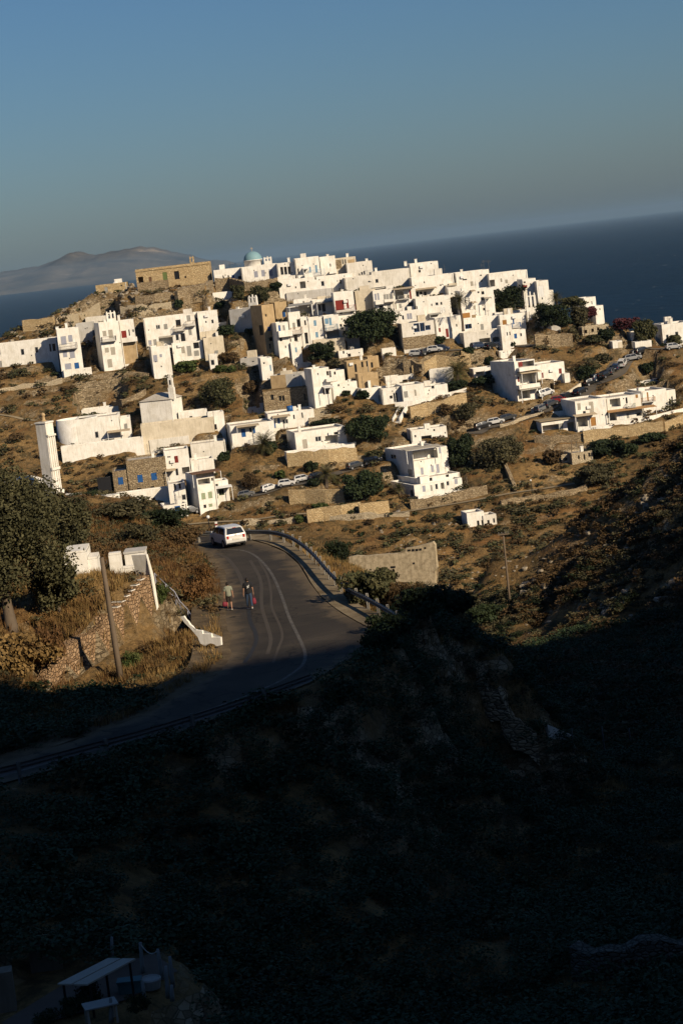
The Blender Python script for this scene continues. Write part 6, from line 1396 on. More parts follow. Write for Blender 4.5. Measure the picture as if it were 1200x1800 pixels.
    for s in (1, -1):
        mb = MB(); x, z = pr[3]; mb.box(x - .045, x + .12, s * (hw - .20) - .07, s * (hw - .20) + .07, z + .04, z + .26); o = mb.build('tail_light', M['tail'], root)
        mb = MB(); x, z = pr[11]; mb.box(x - .05, x + .10, s * (hw - .30) - .18, s * (hw - .30) + .18, z - .14, z - .02); mb.build('headlight', M['lamp'], root)
        mb = MB(); mb.box(xf0 - .12, xf0 + .02, s * (hw + .02) - .02 + s * .06, s * (hw + .02) + .02 + s * .12, belt + .02, belt + .15); mb.build('mirror', M['car_' + paint], root)
    mb = MB(); x, z = pr[1]; mb.box(x - .03, x + .05, -.26, .26, z + .02 + (.13 if detail else .1), z + .13 + (.13 if detail else .1)); mb.build('number_plate', M['plate'], root)
    mb = MB(); mb.box(x - .02, x + .1, -hw + .12, hw - .12, z - .12, z - .03); mb.build('lower_bumper', M['trim'], root)
    if detail:
        mb = MB(); p0 = lerp(A_, R1, .12); mb.box(p0[0] - .07, p0[0] - .035, -.05, .05, p0[1] - .10, p0[1] - .05); mb.build('badge', M['rim'], root)
        mb = MB(); p1 = lerp(A_, R1, .5); mb.tube([(p0[0] - .05, 0, p0[1]), (p1[0] - .05, -.22, p1[1])], .014, 6); mb.build('wiper', M['trim'], root)
        mb = MB(); mb.box(R1[0] - .10, R1[0] + .05, -.5, .5, R1[1] - .0, R1[1] + .05); mb.build('spoiler', M['car_' + paint], root)
        mb = MB(); mb.box(R1[0] - .11, R1[0] - .09, -.13, .13, R1[1] + .004, R1[1] + .035); mb.build('brake_light', M['tail'], root)
        for s in (1, -1):
            mb = MB(); [mb.box(xx, xx + .16, s * (hw + .004), s * (hw + .03), belt - .09, belt - .06) for xx in (-.75, .25)]
            mb = MB()
            for xx in (-.95, .12): pass
    _cars[key] = root; return root, False
def place_car(name, label, pos, heading, kind, paint, group=None, cat='car', detail=False, sc_=1.0):
    r, used = car_proto(kind, paint, detail)
    if used: r = copy_tree(r)
    r.name = name; r.location = pos; r.scale = (sc_, sc_, sc_ * 1.04); r.rotation_euler = (0, 0, heading); return tag(r, label, cat, group)
def lane_car(crop, x, y, kind, paint, label, name='parked_car', cat='car', lane=None, flip=1, off=0.0):
    p = hill_at(*cp(crop, x, y)); best = None
    for c, w in (LANES if lane is None else [LANES[lane]]):
        d = np.hypot(c[:, 0] - p.x, c[:, 1] - p.y); i = int(d.argmin())
        if best is None or d[i] < best[0]: best = (d[i], c, i)
    d, c, i = best; t = c[min(i + 1, len(c) - 1)] - c[max(i - 1, 0)]; z = float(Tz(p.x, p.y))
    q = Vector((p.x, p.y, max(z, c[i, 2] if d < 2.4 else z) + .01)); hd = math.atan2(t[1], t[0]) + (math.pi if flip < 0 else 0)
    o = place_car(name, label, q, hd, kind, paint, None, cat, False, .76 if kind != 'hatch' else .82); o.rotation_euler = (0, -max(-.16, min(.16, math.atan2(t[2], math.hypot(t[0], t[1])))) * flip, hd); return o
lane_car('M',158,438,'hatch','grey','grey hatchback parked alone, lowest on the lane beside the thorn bush',lane=1)
lane_car('M',345,388,'hatch','white','white hatchback parked at the kerb, lowest of the white cars',lane=1)
lane_car('M',482,350,'hatch','white','white hatchback between two other white cars on the parking lane',lane=1)
lane_car('M',615,312,'suv','white','white suv parked by the small garden trees, uppermost white car',lane=1)
lane_car('M',735,288,'hatch','black','black hatchback half hidden by the roadside palm',lane=1)
lane_car('N',115,388,'suv','dgrey','dark grey car parked below the golden wall by two lamp posts',lane=1)
lane_car('N',262,348,'suv','black','black car parked in front of the large white house with loggia',lane=1)
lane_car('D',795,955,'hatch','silver','silver hatchback at the lower end of the upper lane row',lane=2)
lane_car('D',848,944,'hatch','grey','grey hatchback second from the lower end of the upper lane row',lane=2)
lane_car('D',897,934,'hatch','dgrey','dark grey hatchback in the middle of the upper lane row',lane=2)
lane_car('D',945,922,'hatch','white','white hatchback in the upper lane row',lane=2)
lane_car('D',1000,914,'hatch','navy','navy hatchback at the upper end of the upper lane row',lane=2)
lane_car('E',465,897,'suv','navy','dark blue car on the upper lane below the vine pergola',lane=2)
lane_car('E',565,897,'suv','black','black car on the upper lane near the round dark bush',lane=2)
lane_car('K',412,712,'suv','black','black suv parked lowest on the car road, above the big tamarisk',lane=0)
lane_car('K',515,678,'suv','white','white suv between two black cars on the car road',lane=0)
lane_car('K',615,648,'suv','dgrey','dark grey suv just above the white suv on the car road',lane=0)
lane_car('K',893,566,'suv','grey','grey suv parked beside the low beige roadside wall',lane=0)
lane_car('K',960,532,'hatch','dgrey','dark hatchback between the grey suv and the red car',lane=0)
lane_car('K',1028,502,'hatch','red','red hatchback, the only red car on the road',lane=0)
lane_car('K',1085,475,'hatch','black','black hatchback just above the red car',lane=0)
lane_car('K',918,440,'van','white','small white van in the forecourt of the red shutter house','parked_van','van',lane=0)
lane_car('K',848,458,'suv','navy','dark blue car under the balcony of the red shutter house',lane=0)
lane_car('F',370,985,'suv','black','black car by the end of the low beige roadside wall',lane=0)
lane_car('F',465,905,'hatch','black','black hatchback lowest in the long row up the steep road',lane=0)
lane_car('F',520,878,'hatch','navy','navy hatchback second in the long row up the steep road',lane=0)
lane_car('F',575,848,'suv','black','black suv third in the long row up the steep road',lane=0)
lane_car('F',618,822,'hatch','dgrey','dark grey hatchback fourth in the long row up the steep road',lane=0)
lane_car('F',660,792,'hatch','navy','navy hatchback just below the white van on the steep road',lane=0)
lane_car('F',708,765,'van','white','white van standing in the middle of the long row of dark cars','parked_van','van',lane=0)
lane_car('F',800,712,'suv','silver','silver suv above the white van near the top of the road',lane=0)
lane_car('F',838,682,'suv','dgrey','dark grey suv above the silver one near the road bend',lane=0)
lane_car('F',868,657,'suv','black','black suv topmost in the long row of parked cars',lane=0)
lane_car('F',1120,618,'hatch','silver','silver hatchback at the road bend by the long white house',lane=0)
vp = hill_at(*cp('H',755,1128)); o = place_car('parked_car', 'grey estate car parked at the bright blue garage door', Vector((vp.x, vp.y, Tz(vp.x, vp.y) + .02)), R(25), 'suv', 'grey', None, 'car', False, .85)
hp = PZ(416, 962, ZR); hd = math.atan2(.93, -.37)
cpz = Vector((hp.x, hp.y, ZR + .004)) + Vector((math.cos(hd), math.sin(hd), 0)) * 1.62
place_car('white_hatchback', 'white hatchback with lit rear driving round the hairpin bend', cpz, hd, 'hatch', 'white', None, 'car', True, .93)
# ------------------------------------------------------------------ poles and lamps
def pole(name, label, b, t, r, cat='utility pole', mat='polewood', arm=None, extra=None):
    root = empty(name, b, 0, label, cat); d = t - b; mb = MB(); mb.tube([d * -.08, d * .3, d * .7, d], [r, r * .88, r * .75, r * .64], 10); mb.build('shaft', M[mat], root, True)
    if arm:
        w, z = arm; a = MB(); c = d * z; a.box(c.x - w, c.x + w, c.y - r * .8 - .08, c.y - r * .8, c.z - .06, c.z + .06); am = a.build('crossarm', M['polewood'], root)
        for k in (-.85, -.3, .3, .85): i_ = MB(); i_.lathe([(.02, 0), (.06, .05), (.045, .1), (.06, .14), (0, .2)], 8, (c.x + w * k, c.y - r * .8 - .04, c.z + .06)); i_.build('insulator', M['slate'], am)
    if extra: extra(root, d, r)
    return root
def up(b, px, py): return P(px, py, b.y)
b = hit(213, 1199, 60, 130); pole('utility_pole', 'leaning weathered timber pole in front of the reddish stone wall', b, up(b, 179, 980), .17, extra=lambda ro, d, r: [(lambda m: (m.tube([d + Vector((0,0,-.35)), d + Vector((.22,-.05,-.3)), d + Vector((.24,-.05,-.12))], .018, 6), m.build('hook', M['galv'], ro)))(MB())])
b = spurpt(896, 1064); pole('utility_pole', 'slim timber pole with crossarm standing on the dark right-hand slope', b, up(b, 883.5, 937), .12, arm=(.5, .985))
def simple_pole(label, base, top, r=.09, lamp=False, name='utility_pole', cat='utility pole', mat='polewood', at=hill_at):
    b = at(*base); 
    def ex(ro, d, r): m = MB(); m.lathe([(0,-.02),(.14,.05),(.17,.18),(.12,.3),(0,.34)], 12, tuple(d)); m.build('lamp_globe', M['white'], ro, True)
    return pole(name, label, b, up(b, *top), r, cat, mat, extra=ex if lamp else None)
simple_pole('short path lamp with a white head at the top of the footpath', (935,869), (932,846), .06, True, 'path_lamp', 'lamp', 'black')
simple_pole('timber pole beside the pale ruined cottage', (1005,813), (1003,772), .1)
simple_pole('timber pole below the ruined arcade, nearer the cliff', cp('F',402,596), cp('F',397,440), .09)
simple_pole('timber pole on the bank next to the leafy tree by the arcade', cp('F',455,596), cp('F',437,462), .09)
simple_pole('slim pole between navy balcony and eastern trees', cp('E',880,760), cp('E',872,590), .08)
simple_pole('dark lamp post by the golden wall, first of two', cp('I',1143,978), cp('I',1135,925), .07, False, 'lamp_post', 'lamp post', 'black')
simple_pole('dark lamp post by the golden wall, taller of two', cp('I',1166,978), cp('I',1158,908), .07, False, 'lamp_post', 'lamp post', 'black')
simple_pole('thin pole behind the large white house with loggia', cp('J',738,830), cp('J',733,672), .07)
simple_pole('slim pole at the chapel court gate room', cp('H',958,450), cp('H',945,290), .07)
simple_pole('thin pole at the pale end wall of the chapel court', cp('H',906,445), cp('H',895,330), .06)
simple_pole('lamp post on the orange bank under the long parapet', cp('K',187,525), cp('K',178,450), .06, False, 'lamp_post', 'lamp post', 'black')
simple_pole('post by the lowest parked black suv', cp('K',362,700), cp('K',352,600), .06)
simple_pole('pole in the lane wall under the palm', cp('D',852,1075), cp('D',845,985), .06)
def mast(label, base, top): 
    b = P(*cp('E',*base), D(*cp('E',*base)) + 4) ; b2 = up(b, *cp('E',*top)); root = empty('antenna_mast', b, 0, label, 'antenna'); d = b2 - b; m = MB(); m.tube([d * -.6, d], .035, 6); m.build('shaft', M['galv'], root); m = MB()
    for k, w in ((.95,.45),(.85,.6),(.75,.5)): m.tube([d*k - Vector((w,0,0)), d*k + Vector((w,0,0))], .018, 5)
    m.build('aerial', M['galv'], root)
mast('television mast left of a pair on the skyline roofs', (508,238), (503,172)); mast('television mast right of a pair on the skyline roofs', (548,235), (543,172))
b = PZ(370, 936, ZR - .1); pole('lamp_post', 'short dark lamp post with white globe behind the guardrail bend', b, up(b, 366, 912), .05, 'lamp post', 'black', extra=lambda ro, d, r: [(lambda m: (m.lathe([(0,-.02),(.11,.04),(.14,.14),(.1,.24),(0,.27)],12,tuple(d)), m.build('lamp_globe', M['white'], ro, True)))(MB())])
b = PZ(382, 936, ZR - .05); ro = empty('delineator_post', b, 0, 'white road marker post with red band beside the guardrail', 'marker post'); m = MB(); m.box(-.09,.09,-.05,.05,-.3,.52); m.box(-.09,.09,-.05,.05,.66,.8); m.build('shaft', M['white'], ro); m = MB(); m.box(-.092,.092,-.052,.052,.521,.659); m.build('red_band', M['red'], ro)
# ------------------------------------------------------------------ left bank: church, huts, stone wall, stairs
YT = 161.0; sc_ = YT / FPX
tb = P(101, 905, YT); root = empty('bell_tower_church', tb, 0, 'white church with a slender tall bell tower and pale dome behind the olive tree', 'church')
yw = R(-32); Mt = Matrix.Rotation(yw, 4, 'Z')
hT = (905 - 742) * sc_
def tower():
    m = MB(); W_, D_ = .98, .95; h = hT
    m.box(-W_, 0, 0, D_, -2, h, Mt)
    # two tiers of slim pilasters on the sunny side
    for y in (.04, .30, .56, .80): m.box(0, .08, y, y + .11, h * .52, h * .85, Mt)
    for y in (.04, .30, .56, .80): m.box(0, .08, y, y + .11, h * .27, h * .48, Mt)
    m.box(0, .16, -.02, D_ + .02, h * .485, h * .515, Mt); m.box(0, .16, -.02, D_ + .02, h * .855, h * .875, Mt); m.box(-W_ - .04, .22, -.06, D_ + .06, h * .22, h * .262, Mt)
    m.box(-W_ - .05, .06, -.05, D_ + .05, h + .003, h + .12, Mt); m.build('bell_tower', M['W'], root)
    m = MB(); m.lathe([(.0,.0),(.22,.0),(.22,.1),(.13,.14),(.12,.42),(.2,.5),(.14,.62),(0,.72)], 10, tuple(Mt @ Vector((-.55,.55,h+.12)))); m.build('finial', M['O'], root, True)
    m = MB(); m.box(-W_ - .1, 1.0, -.15, 2.2, -3, h * .19, Mt); m.box(1.0, 3.3, .4, 4, -3, h * .13, Mt); m.build('nave', M['W'], root)
    m = MB(); r = 2.3; m.lathe([(r * math.cos(a), r * .62 * math.sin(a)) for a in [i * math.pi / 20 for i in range(11)]], 30, (-3.0, 4.0, 1.6)); m.lathe([(r * 1.02, -5), (r * 1.02, 1.6), (r * .96, 1.6)], 30, (-3.0, 4.0, 0)); m.build('dome', M['W'], root, True)
tower()
# stone retaining wall with white edging
pl, prr = P(110, 1212, 103.5), P(275, 1080, 112.5)
rw = empty('stone_retaining_wall', pl, 0, 'reddish stone retaining wall with a white rendered edge and slate steps', 'wall')
slab('masonry', [(277,1088),(264,1010),(250,1016),(238,1034),(228,1044),(217,1056),(206,1068),(182,1086),(178,1106),(142,1120),(108,1148),(84,1194),(96,1225),(180,1215),(238,1180),(268,1130)], pl, prr, .7, 'RS', rw, pl)
slab('white_edge', [(277,1080),(266,1012),(257,975),(260,974),(270,1010),(281,1078)], pl + Vector((.02,-.12,0)), prr + Vector((.02,-.12,0)), .95, 'W', rw, pl)
an = Vector((prr.x - pl.x, prr.y - pl.y, 0)).normalized(); inn = Vector((-an.y, an.x, 0))
for k in range(6):
    px, py = 207 + k * 8.3, 1066 - k * 9.6; d = raydir(px, py); p = d * (pl.dot(inn) / d.dot(inn)) - pl; ang = math.atan2(an.y, an.x)
    Ms = Matrix.Translation(p) @ Matrix.Rotation(ang, 4, 'Z'); m = MB(); m.box(-.15, .29, -.05, 1.2, -.045, -.005, Ms); sp_ = m.build('step_edge', M['W'], rw); m = MB(); m.box(-.09, .25, -.02, 1.12, -.004, .012, Ms); m.build('slate_tread', M['slate'], sp_); m = MB(); m.box(-.14, .28, -.06, 1.1, -.30, -.046, Ms); m.build('riser', M['RS'], sp_)
# white stepped parapet at the roadside
pts = q4(250, 880, 4, 268,818, 292,812, 306,836, 322,850, 336,874, 352,884, 366,906, 386,912, 420,914, 424,938, 485,936, 489,962, 552,962, 556,1016, 522,1024, 508,1010, 480,1003, 456,1008, 444,1024, 408,1004, 392,962, 340,900, 300,862)
a_ = PZ(322, 1092, ZR + .3); b_ = PZ(388, 1134, ZR + .2); a_ = P(322, 1092, b_.y + .9)
sw = slab('stepped_white_wall', pts, a_, b_, .14, 'W'); tag(sw, 'small white stepped stair parapet with a drain arch at the road edge', 'parapet')
# blue handrail down the bank
rr_ = empty('blue_handrail', hit(283, 1050, 60, 150), 0, 'thin blue metal handrail descending the dry bank to the white stair', 'handrail'); mb = MB(); o0 = rr_.location.copy(); prev = None
for px, py in ((276,1029),(294,1037),(310,1052),(319,1068),(333,1085),(345,1103)):
    p = hit(px, py + 12, 60, 150) - o0; mb.tube([p + Vector((0,0,-.2)), p + Vector((0,0,.75))], .03, 6)
    if prev is not None:
        mb.tube([prev + Vector((0,0,.74)), p + Vector((0,0,.74))], .028, 6); mb.tube([prev + Vector((0,0,.4)), p + Vector((0,0,.4))], .018, 6)
    prev = p
mb.build('rail', M['lav'], rr_)
# pale rubble mill ruin in the valley
pl2 = P(612, 1020, 322); pr2 = P(766, 1010, 318)
ru = empty('ruined_wall', pl2, 0, 'big pale ruined wall with a row of dark beam holes in the valley', 'ruin')
slab('masonry', q4(500, 880, 4, 452,398, 500,388, 560,392, 640,384, 720,378, 790,374, 848,366, 852,336, 900,330, 985,308, 1016,300, 1040,290, 1056,312, 1060,380, 1072,470, 1052,500, 1058,560, 1060,760, 460,700, 456,490), pl2, pr2, 1.0, 'ruin', ru, pl2)
for a in ((862,344,885,358),(892,342,912,358),(918,340,938,356),(944,338,962,352),(980,328,994,342),(744,462,778,476),(900,436,914,448)):
    slab('beam_hole', q4(500, 880, 4, a[0],a[1], a[2],a[1]-2, a[2],a[3]-2, a[0],a[3]), pl2 + Vector((0,-.03,0)), pr2 + Vector((0,-.03,0)), .02, 'dark', ru, pl2)
# ------------------------------------------------------------------ near trees and shrubs
nh = lambda a, b: (lambda px, py: hit(px, py, a, b))
tree('olive_tree', 'large grey-green olive tree with bare limbs at the left edge', 22, 1112, 265, 330, 'lf_olivetree', 'olive tree', .17, 44000, .115, nh(60, 150), nl=15)
tree('olive_tree', 'smaller olive tree beside the foot of the white bell tower', 130, 985, 84, 125, 'lf_olivetree', 'olive tree', .08, 6000, .13, nh(60, 150), nl=9)
tree('olive_tree', 'olive bush in front of the white hut walls', 105, 1075, 90, 95, 'lf_olivetree', 'olive tree', .05, 4000, .14, nh(60, 150), nl=9)
bush('straw_shrub','yellow grassy mound under the large olive tree',30,1190,150,75,'straw',at=nh(60,150),dense=2.0)
bush('rust_shrub','brown shrub between olive tree and stone wall',85,1170,70,70,'lf_rust',at=nh(60,150),dense=1.5)
bush('green_bush','green bush behind the leaning timber pole',235,1180,45,38,'lf_bright',at=nh(60,150),dense=1.2)
bush('green_bush','dark green bush at the foot of the white wall edge',285,1075,38,42,'lf_bright',at=nh(60,150))
bush('grey_shrub','grey-brown shrub at the top of the white stair',340,1060,60,40,'lf_rust',at=nh(60,150),dense=1.4)
bush('rust_shrub','orange-brown shrub overhanging the inside of the bend',360,1040,38,50,'lf_rust',at=nh(60,150),dense=1.4)
bush('dark_shrub','large dark shrub on the crest of the left bank',215,915,110,34,'lf_grey',at=nh(60,190),dense=2)
bush('dark_shrub','dark shrub on the left bank below the garage',285,928,100,34,'lf_dark',at=nh(60,190),dense=2)
bush('grey_shrub','brown-grey shrub above the inside of the bend',325,962,70,34,'lf_brown',at=nh(60,190),dense=1.8)
bush('grey_shrub','grey-green shrub above the white parapet yard',245,958,80,40,'lf_grey',at=nh(60,190),dense=1.8)
bush('verge_bush','wide dark green bush below the end of the guardrail',655,1062,120,64,'lf_olive',at=nh(100,160),dense=2.4)
bush('verge_bush','dark bush against the ruined wall in the valley',598,990,50,42,'lf_dark',at=nh(106,160),dense=1.6)
bush('verge_bush','dry bush at the last visible guardrail posts',705,1075,70,42,'lf_brown',at=nh(100,160),dense=1.6)
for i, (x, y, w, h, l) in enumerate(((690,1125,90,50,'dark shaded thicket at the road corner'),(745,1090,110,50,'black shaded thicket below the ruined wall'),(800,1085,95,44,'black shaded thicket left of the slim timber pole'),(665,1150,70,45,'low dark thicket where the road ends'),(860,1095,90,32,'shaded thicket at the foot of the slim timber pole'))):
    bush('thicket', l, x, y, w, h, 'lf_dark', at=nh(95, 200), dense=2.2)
# ------------------------------------------------------------------ shaded near valley: patio, walls, fence
hz = lambda x, y: hit(x, y, 50, 160)
wall('rubble_wall','broken pale rubble wall climbing the shaded right-hand valley',[(853,1204),(868,1224),(884,1246),(905,1272),(925,1300),(944,1322)],.2,'S',1.3,near=hz,jag=.35,step=.7)
wall('low_white_wall','short pale wall inside the wire fence in the shaded valley',[(962,1310),(1006,1312)],.45,'W2',.3,near=hz,jag=.02)
for i, (bx, by, tx, ty, l) in enumerate(((966,1306,965,1277,'first'),(1008,1332,1004,1280,'second'),(1063,1330,1057,1277,'third'),(1107,1312,1105,1280,'fourth'))):
    b = hz(bx, by); pole('fence_post', f'thin grey fence post in the shaded valley, {l} along from the pale wall', b, up(b, tx, ty), .05, 'fence post', 'galv')
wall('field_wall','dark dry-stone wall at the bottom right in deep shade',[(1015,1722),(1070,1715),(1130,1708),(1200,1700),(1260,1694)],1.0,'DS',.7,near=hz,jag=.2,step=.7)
m = MB(); b = hz(1030, 1712)
slab_ = [(-.45,-.2,0),(.35,-.25,0),(.45,.2,0),(-.4,.25,0),(-.3,-.1,.75),(.1,-.15,.45),(.2,.12,.4),(-.25,.12,.8)]; m.v = slab_; m.f = [(0,1,5,4),(1,2,6,5),(2,3,7,6),(3,0,4,7),(4,5,6,7),(0,3,2,1)]; m.mi = [0]*6
o = m.build('blue_tarpaulin', M['blue']); o.location = b; tag(o, 'crumpled blue tarpaulin against the dark dry-stone wall', 'tarpaulin')
c7 = lambda x, y: (x / 3.0, 1550 + y / 3.0)
pz0 = hz(*c7(560, 600)); levelpts = [hz(*c7(*p)) for p in ((0,690),(330,470),(820,470),(960,640),(700,740),(100,750))]
pad([(p.x, p.y) for p in levelpts], pz0.z, 1.0)
i0, i1 = np.searchsorted(GX, (-24, -2)); j0, j1 = np.searchsorted(GY, (52, 70)); sx, sy, h = XX[j0:j1, i0:i1], YY[j0:j1, i0:i1], H[j0:j1, i0:i1]
s_ = poly_sdf(np.array([(p.x, p.y) for p in levelpts]), sx, sy); k_ = 1 - sstep(.2, 1.6, s_); H[j0:j1, i0:i1] = h * (1 - k_) + (pz0.z - .05) * k_
mb = MB(); mb.face([(p.x, p.y, pz0.z) for p in levelpts]); t_ = NT('patio_gravel'); M['gravel'] = t_.done(t_.mix(t_.noise(3, 5), (.15, .11, .085), (.09, .07, .055)), .95, 0, .1); tag(mb.build('patio_gravel', M['gravel'], fix=False), kind='structure')
hp_ = lambda x, y: PZ(*c7(x, y), pz0.z)
for i, (x0, y0, x1, y1, l) in enumerate(((592,418,590,292,'pale timber post rising behind the slanted shade roof'),(755,480,740,320,'tall pale post holding the left end of the rope'),(858,505,832,355,'pale post holding the right end of the rope'),(912,545,896,394,'outer pale post by the coiled hose, taller of two'),(886,600,875,445,'pale post second from the outer edge of the patio'),(766,662,752,530,'short pale post nearest the middle of the patio'),(910,622,905,545,'short stub post at the outer patio edge'),(588,732,584,612,'pale post nearest the bottom edge of the picture'))):
    b = hp_(x0, y0); pole('garden_post', l, b, P(*c7(x1, y1), b.y), .075, 'post', 'greypost')
A0 = hp_(755, 480); A1 = hp_(858, 505); T0 = P(*c7(740, 325), A0.y); T1 = P(*c7(832, 360), A1.y); m = MB(); m.tube([T0.lerp(T1, k / 8) + Vector((0, 0, -.22 * (1 - (k / 4 - 1) ** 2))) - T0 for k in range(9)], .018, 6); o = m.build('slack_rope', M['concrete']); o.location = T0; tag(o, 'slack pale rope hanging between two garden posts', 'rope')
zr_ = 1.05
cr4 = [PZ(*c7(*p), pz0.z + zz) for p, zz in (((305,545),.95),((462,548),.95),((716,412),1.25),((572,410),1.25))]
ro = empty('shade_roof', cr4[0], 0, 'slanted pale shade roof on short dark legs in the dark garden', 'shade roof'); m = MB(); o0 = ro.location.copy()
for a, b in ((0, .47), (.53, 1)):
    q = [cr4[0].lerp(cr4[1], a), cr4[0].lerp(cr4[1], b), cr4[3].lerp(cr4[2], b), cr4[3].lerp(cr4[2], a)]; lo = [p - o0 for p in q]; hi = [p + Vector((0, 0, .05)) for p in lo]
    m.face(lo[::-1]); m.face(hi)
    for k in range(4): m.face([lo[k], lo[(k+1) % 4], hi[(k+1) % 4], hi[k]])
m.build('roof_board', M['beige'], ro)
for u, v in ((.05, .08), (.95, .08), (.05, .9), (.95, .9)):
    p = cr4[0].lerp(cr4[1], u).lerp(cr4[3].lerp(cr4[2], u), v) - o0; m = MB(); m.tube([Vector((p.x, p.y, pz0.z - o0.z - .1)), p], .04, 6); m.build('leg', M['black'], ro)
for nm, l, x0, yb, x1, yt in (('plastered_wall','low rough plastered wall at the back of the dark garden',165,478,335,362),('plastered_wall','low plastered wall end at the bottom left of the dark garden',-30,690,90,500)):
    b = hp_(x0, yb); HS(None, nm, *c7(x0, yb), c7(x1, yb)[0], c7(x0, yt)[1], l, Yabs=b.y, dep=.6, found=.6, par=0, col='shade_plaster', roofc='shade_plaster', cat='wall', yaw=8)
b = hp_(690, 580); m = MB(); m.box(-.35,.35,-.2,.2,0,.36); m.box(-.38,.38,-.23,.23,.361,.41); o = m.build('storage_box', M['tealbox']); o.location = b; tag(o, 'low blue-green storage box on the dark patio', 'box')
b = hp_(800, 560); m = MB(); m.lathe([(.0,.0),(.28,.0),(.34,.3),(.30,.34),(.26,.3),(0,.28)], 14); o = m.build('plant_tub', M['grey']); o.location = b; tag(o, 'round pale tub beside the rope posts', 'tub')
b = hp_(540, 735); ro = empty('garden_table', b, .3, 'small pale garden table at the bottom of the dark patio', 'table'); m = MB(); m.box(-.5,.5,-.32,.32,.52,.56); m.build('table_top', M['grey'], ro)
for x in (-.42,.42):
    for y in (-.25,.25): m = MB(); m.box(x-.03,x+.03,y-.03,y+.03,-.05,.519); m.build('leg', M['postgalv'], ro)
for x, y, w, h, l in ((470,640,60,40,'dark potted shrub by the slanted shade roof'),(400,700,70,38,'dark low shrub in the middle of the dark patio'),(250,745,60,25,'dark dry twigs at the bottom left edge'),(740,690,50,35,'dark weed clump beside the short pale post')): bush('patio_shrub', l, *c7(x, y), w, h, 'lf_dark', at=lambda a, b: PZ(a, b, pz0.z))
# ------------------------------------------------------------------ the two walkers
def skin(name, V, E, rad, mat, parent, sub=1, rootv=0):
    me = bpy.data.meshes.new(name); me.from_pydata(V, E, []); o = link(name, me, mat, parent)
    md = o.modifiers.new('skin', 'SKIN'); md.use_smooth_shade = True
    for i, r in enumerate(rad):
        d = me.skin_vertices[0].data[i]; d.radius = (r, r) if not isinstance(r, tuple) else r; d.use_root = (i == rootv)
    s = o.modifiers.new('sub', 'SUBSURF'); s.levels = sub; s.render_levels = sub; return o
M['skin'] = plain('tanned_skin', (.36, .20, .13), .6, .1); M['hair'] = plain('dark_hair', (.018, .013, .01), .7); M['sage_t'] = plain('sage_cotton', (.24, .25, .19), .9, .2, 12); M['black_t'] = plain('black_cotton', (.014, .015, .018), .9, .2, 12)
M['jeans'] = plain('blue_denim', (.035, .06, .11), .9, .3, 10); M['shorts'] = plain('dark_shorts', (.035, .026, .022), .9, .2, 10); M['shoe'] = plain('white_shoe', (.6, .58, .55), .7); M['pink'] = plain('pink_plastic_bag', (.19, .022, .04), .7, .25, 9)
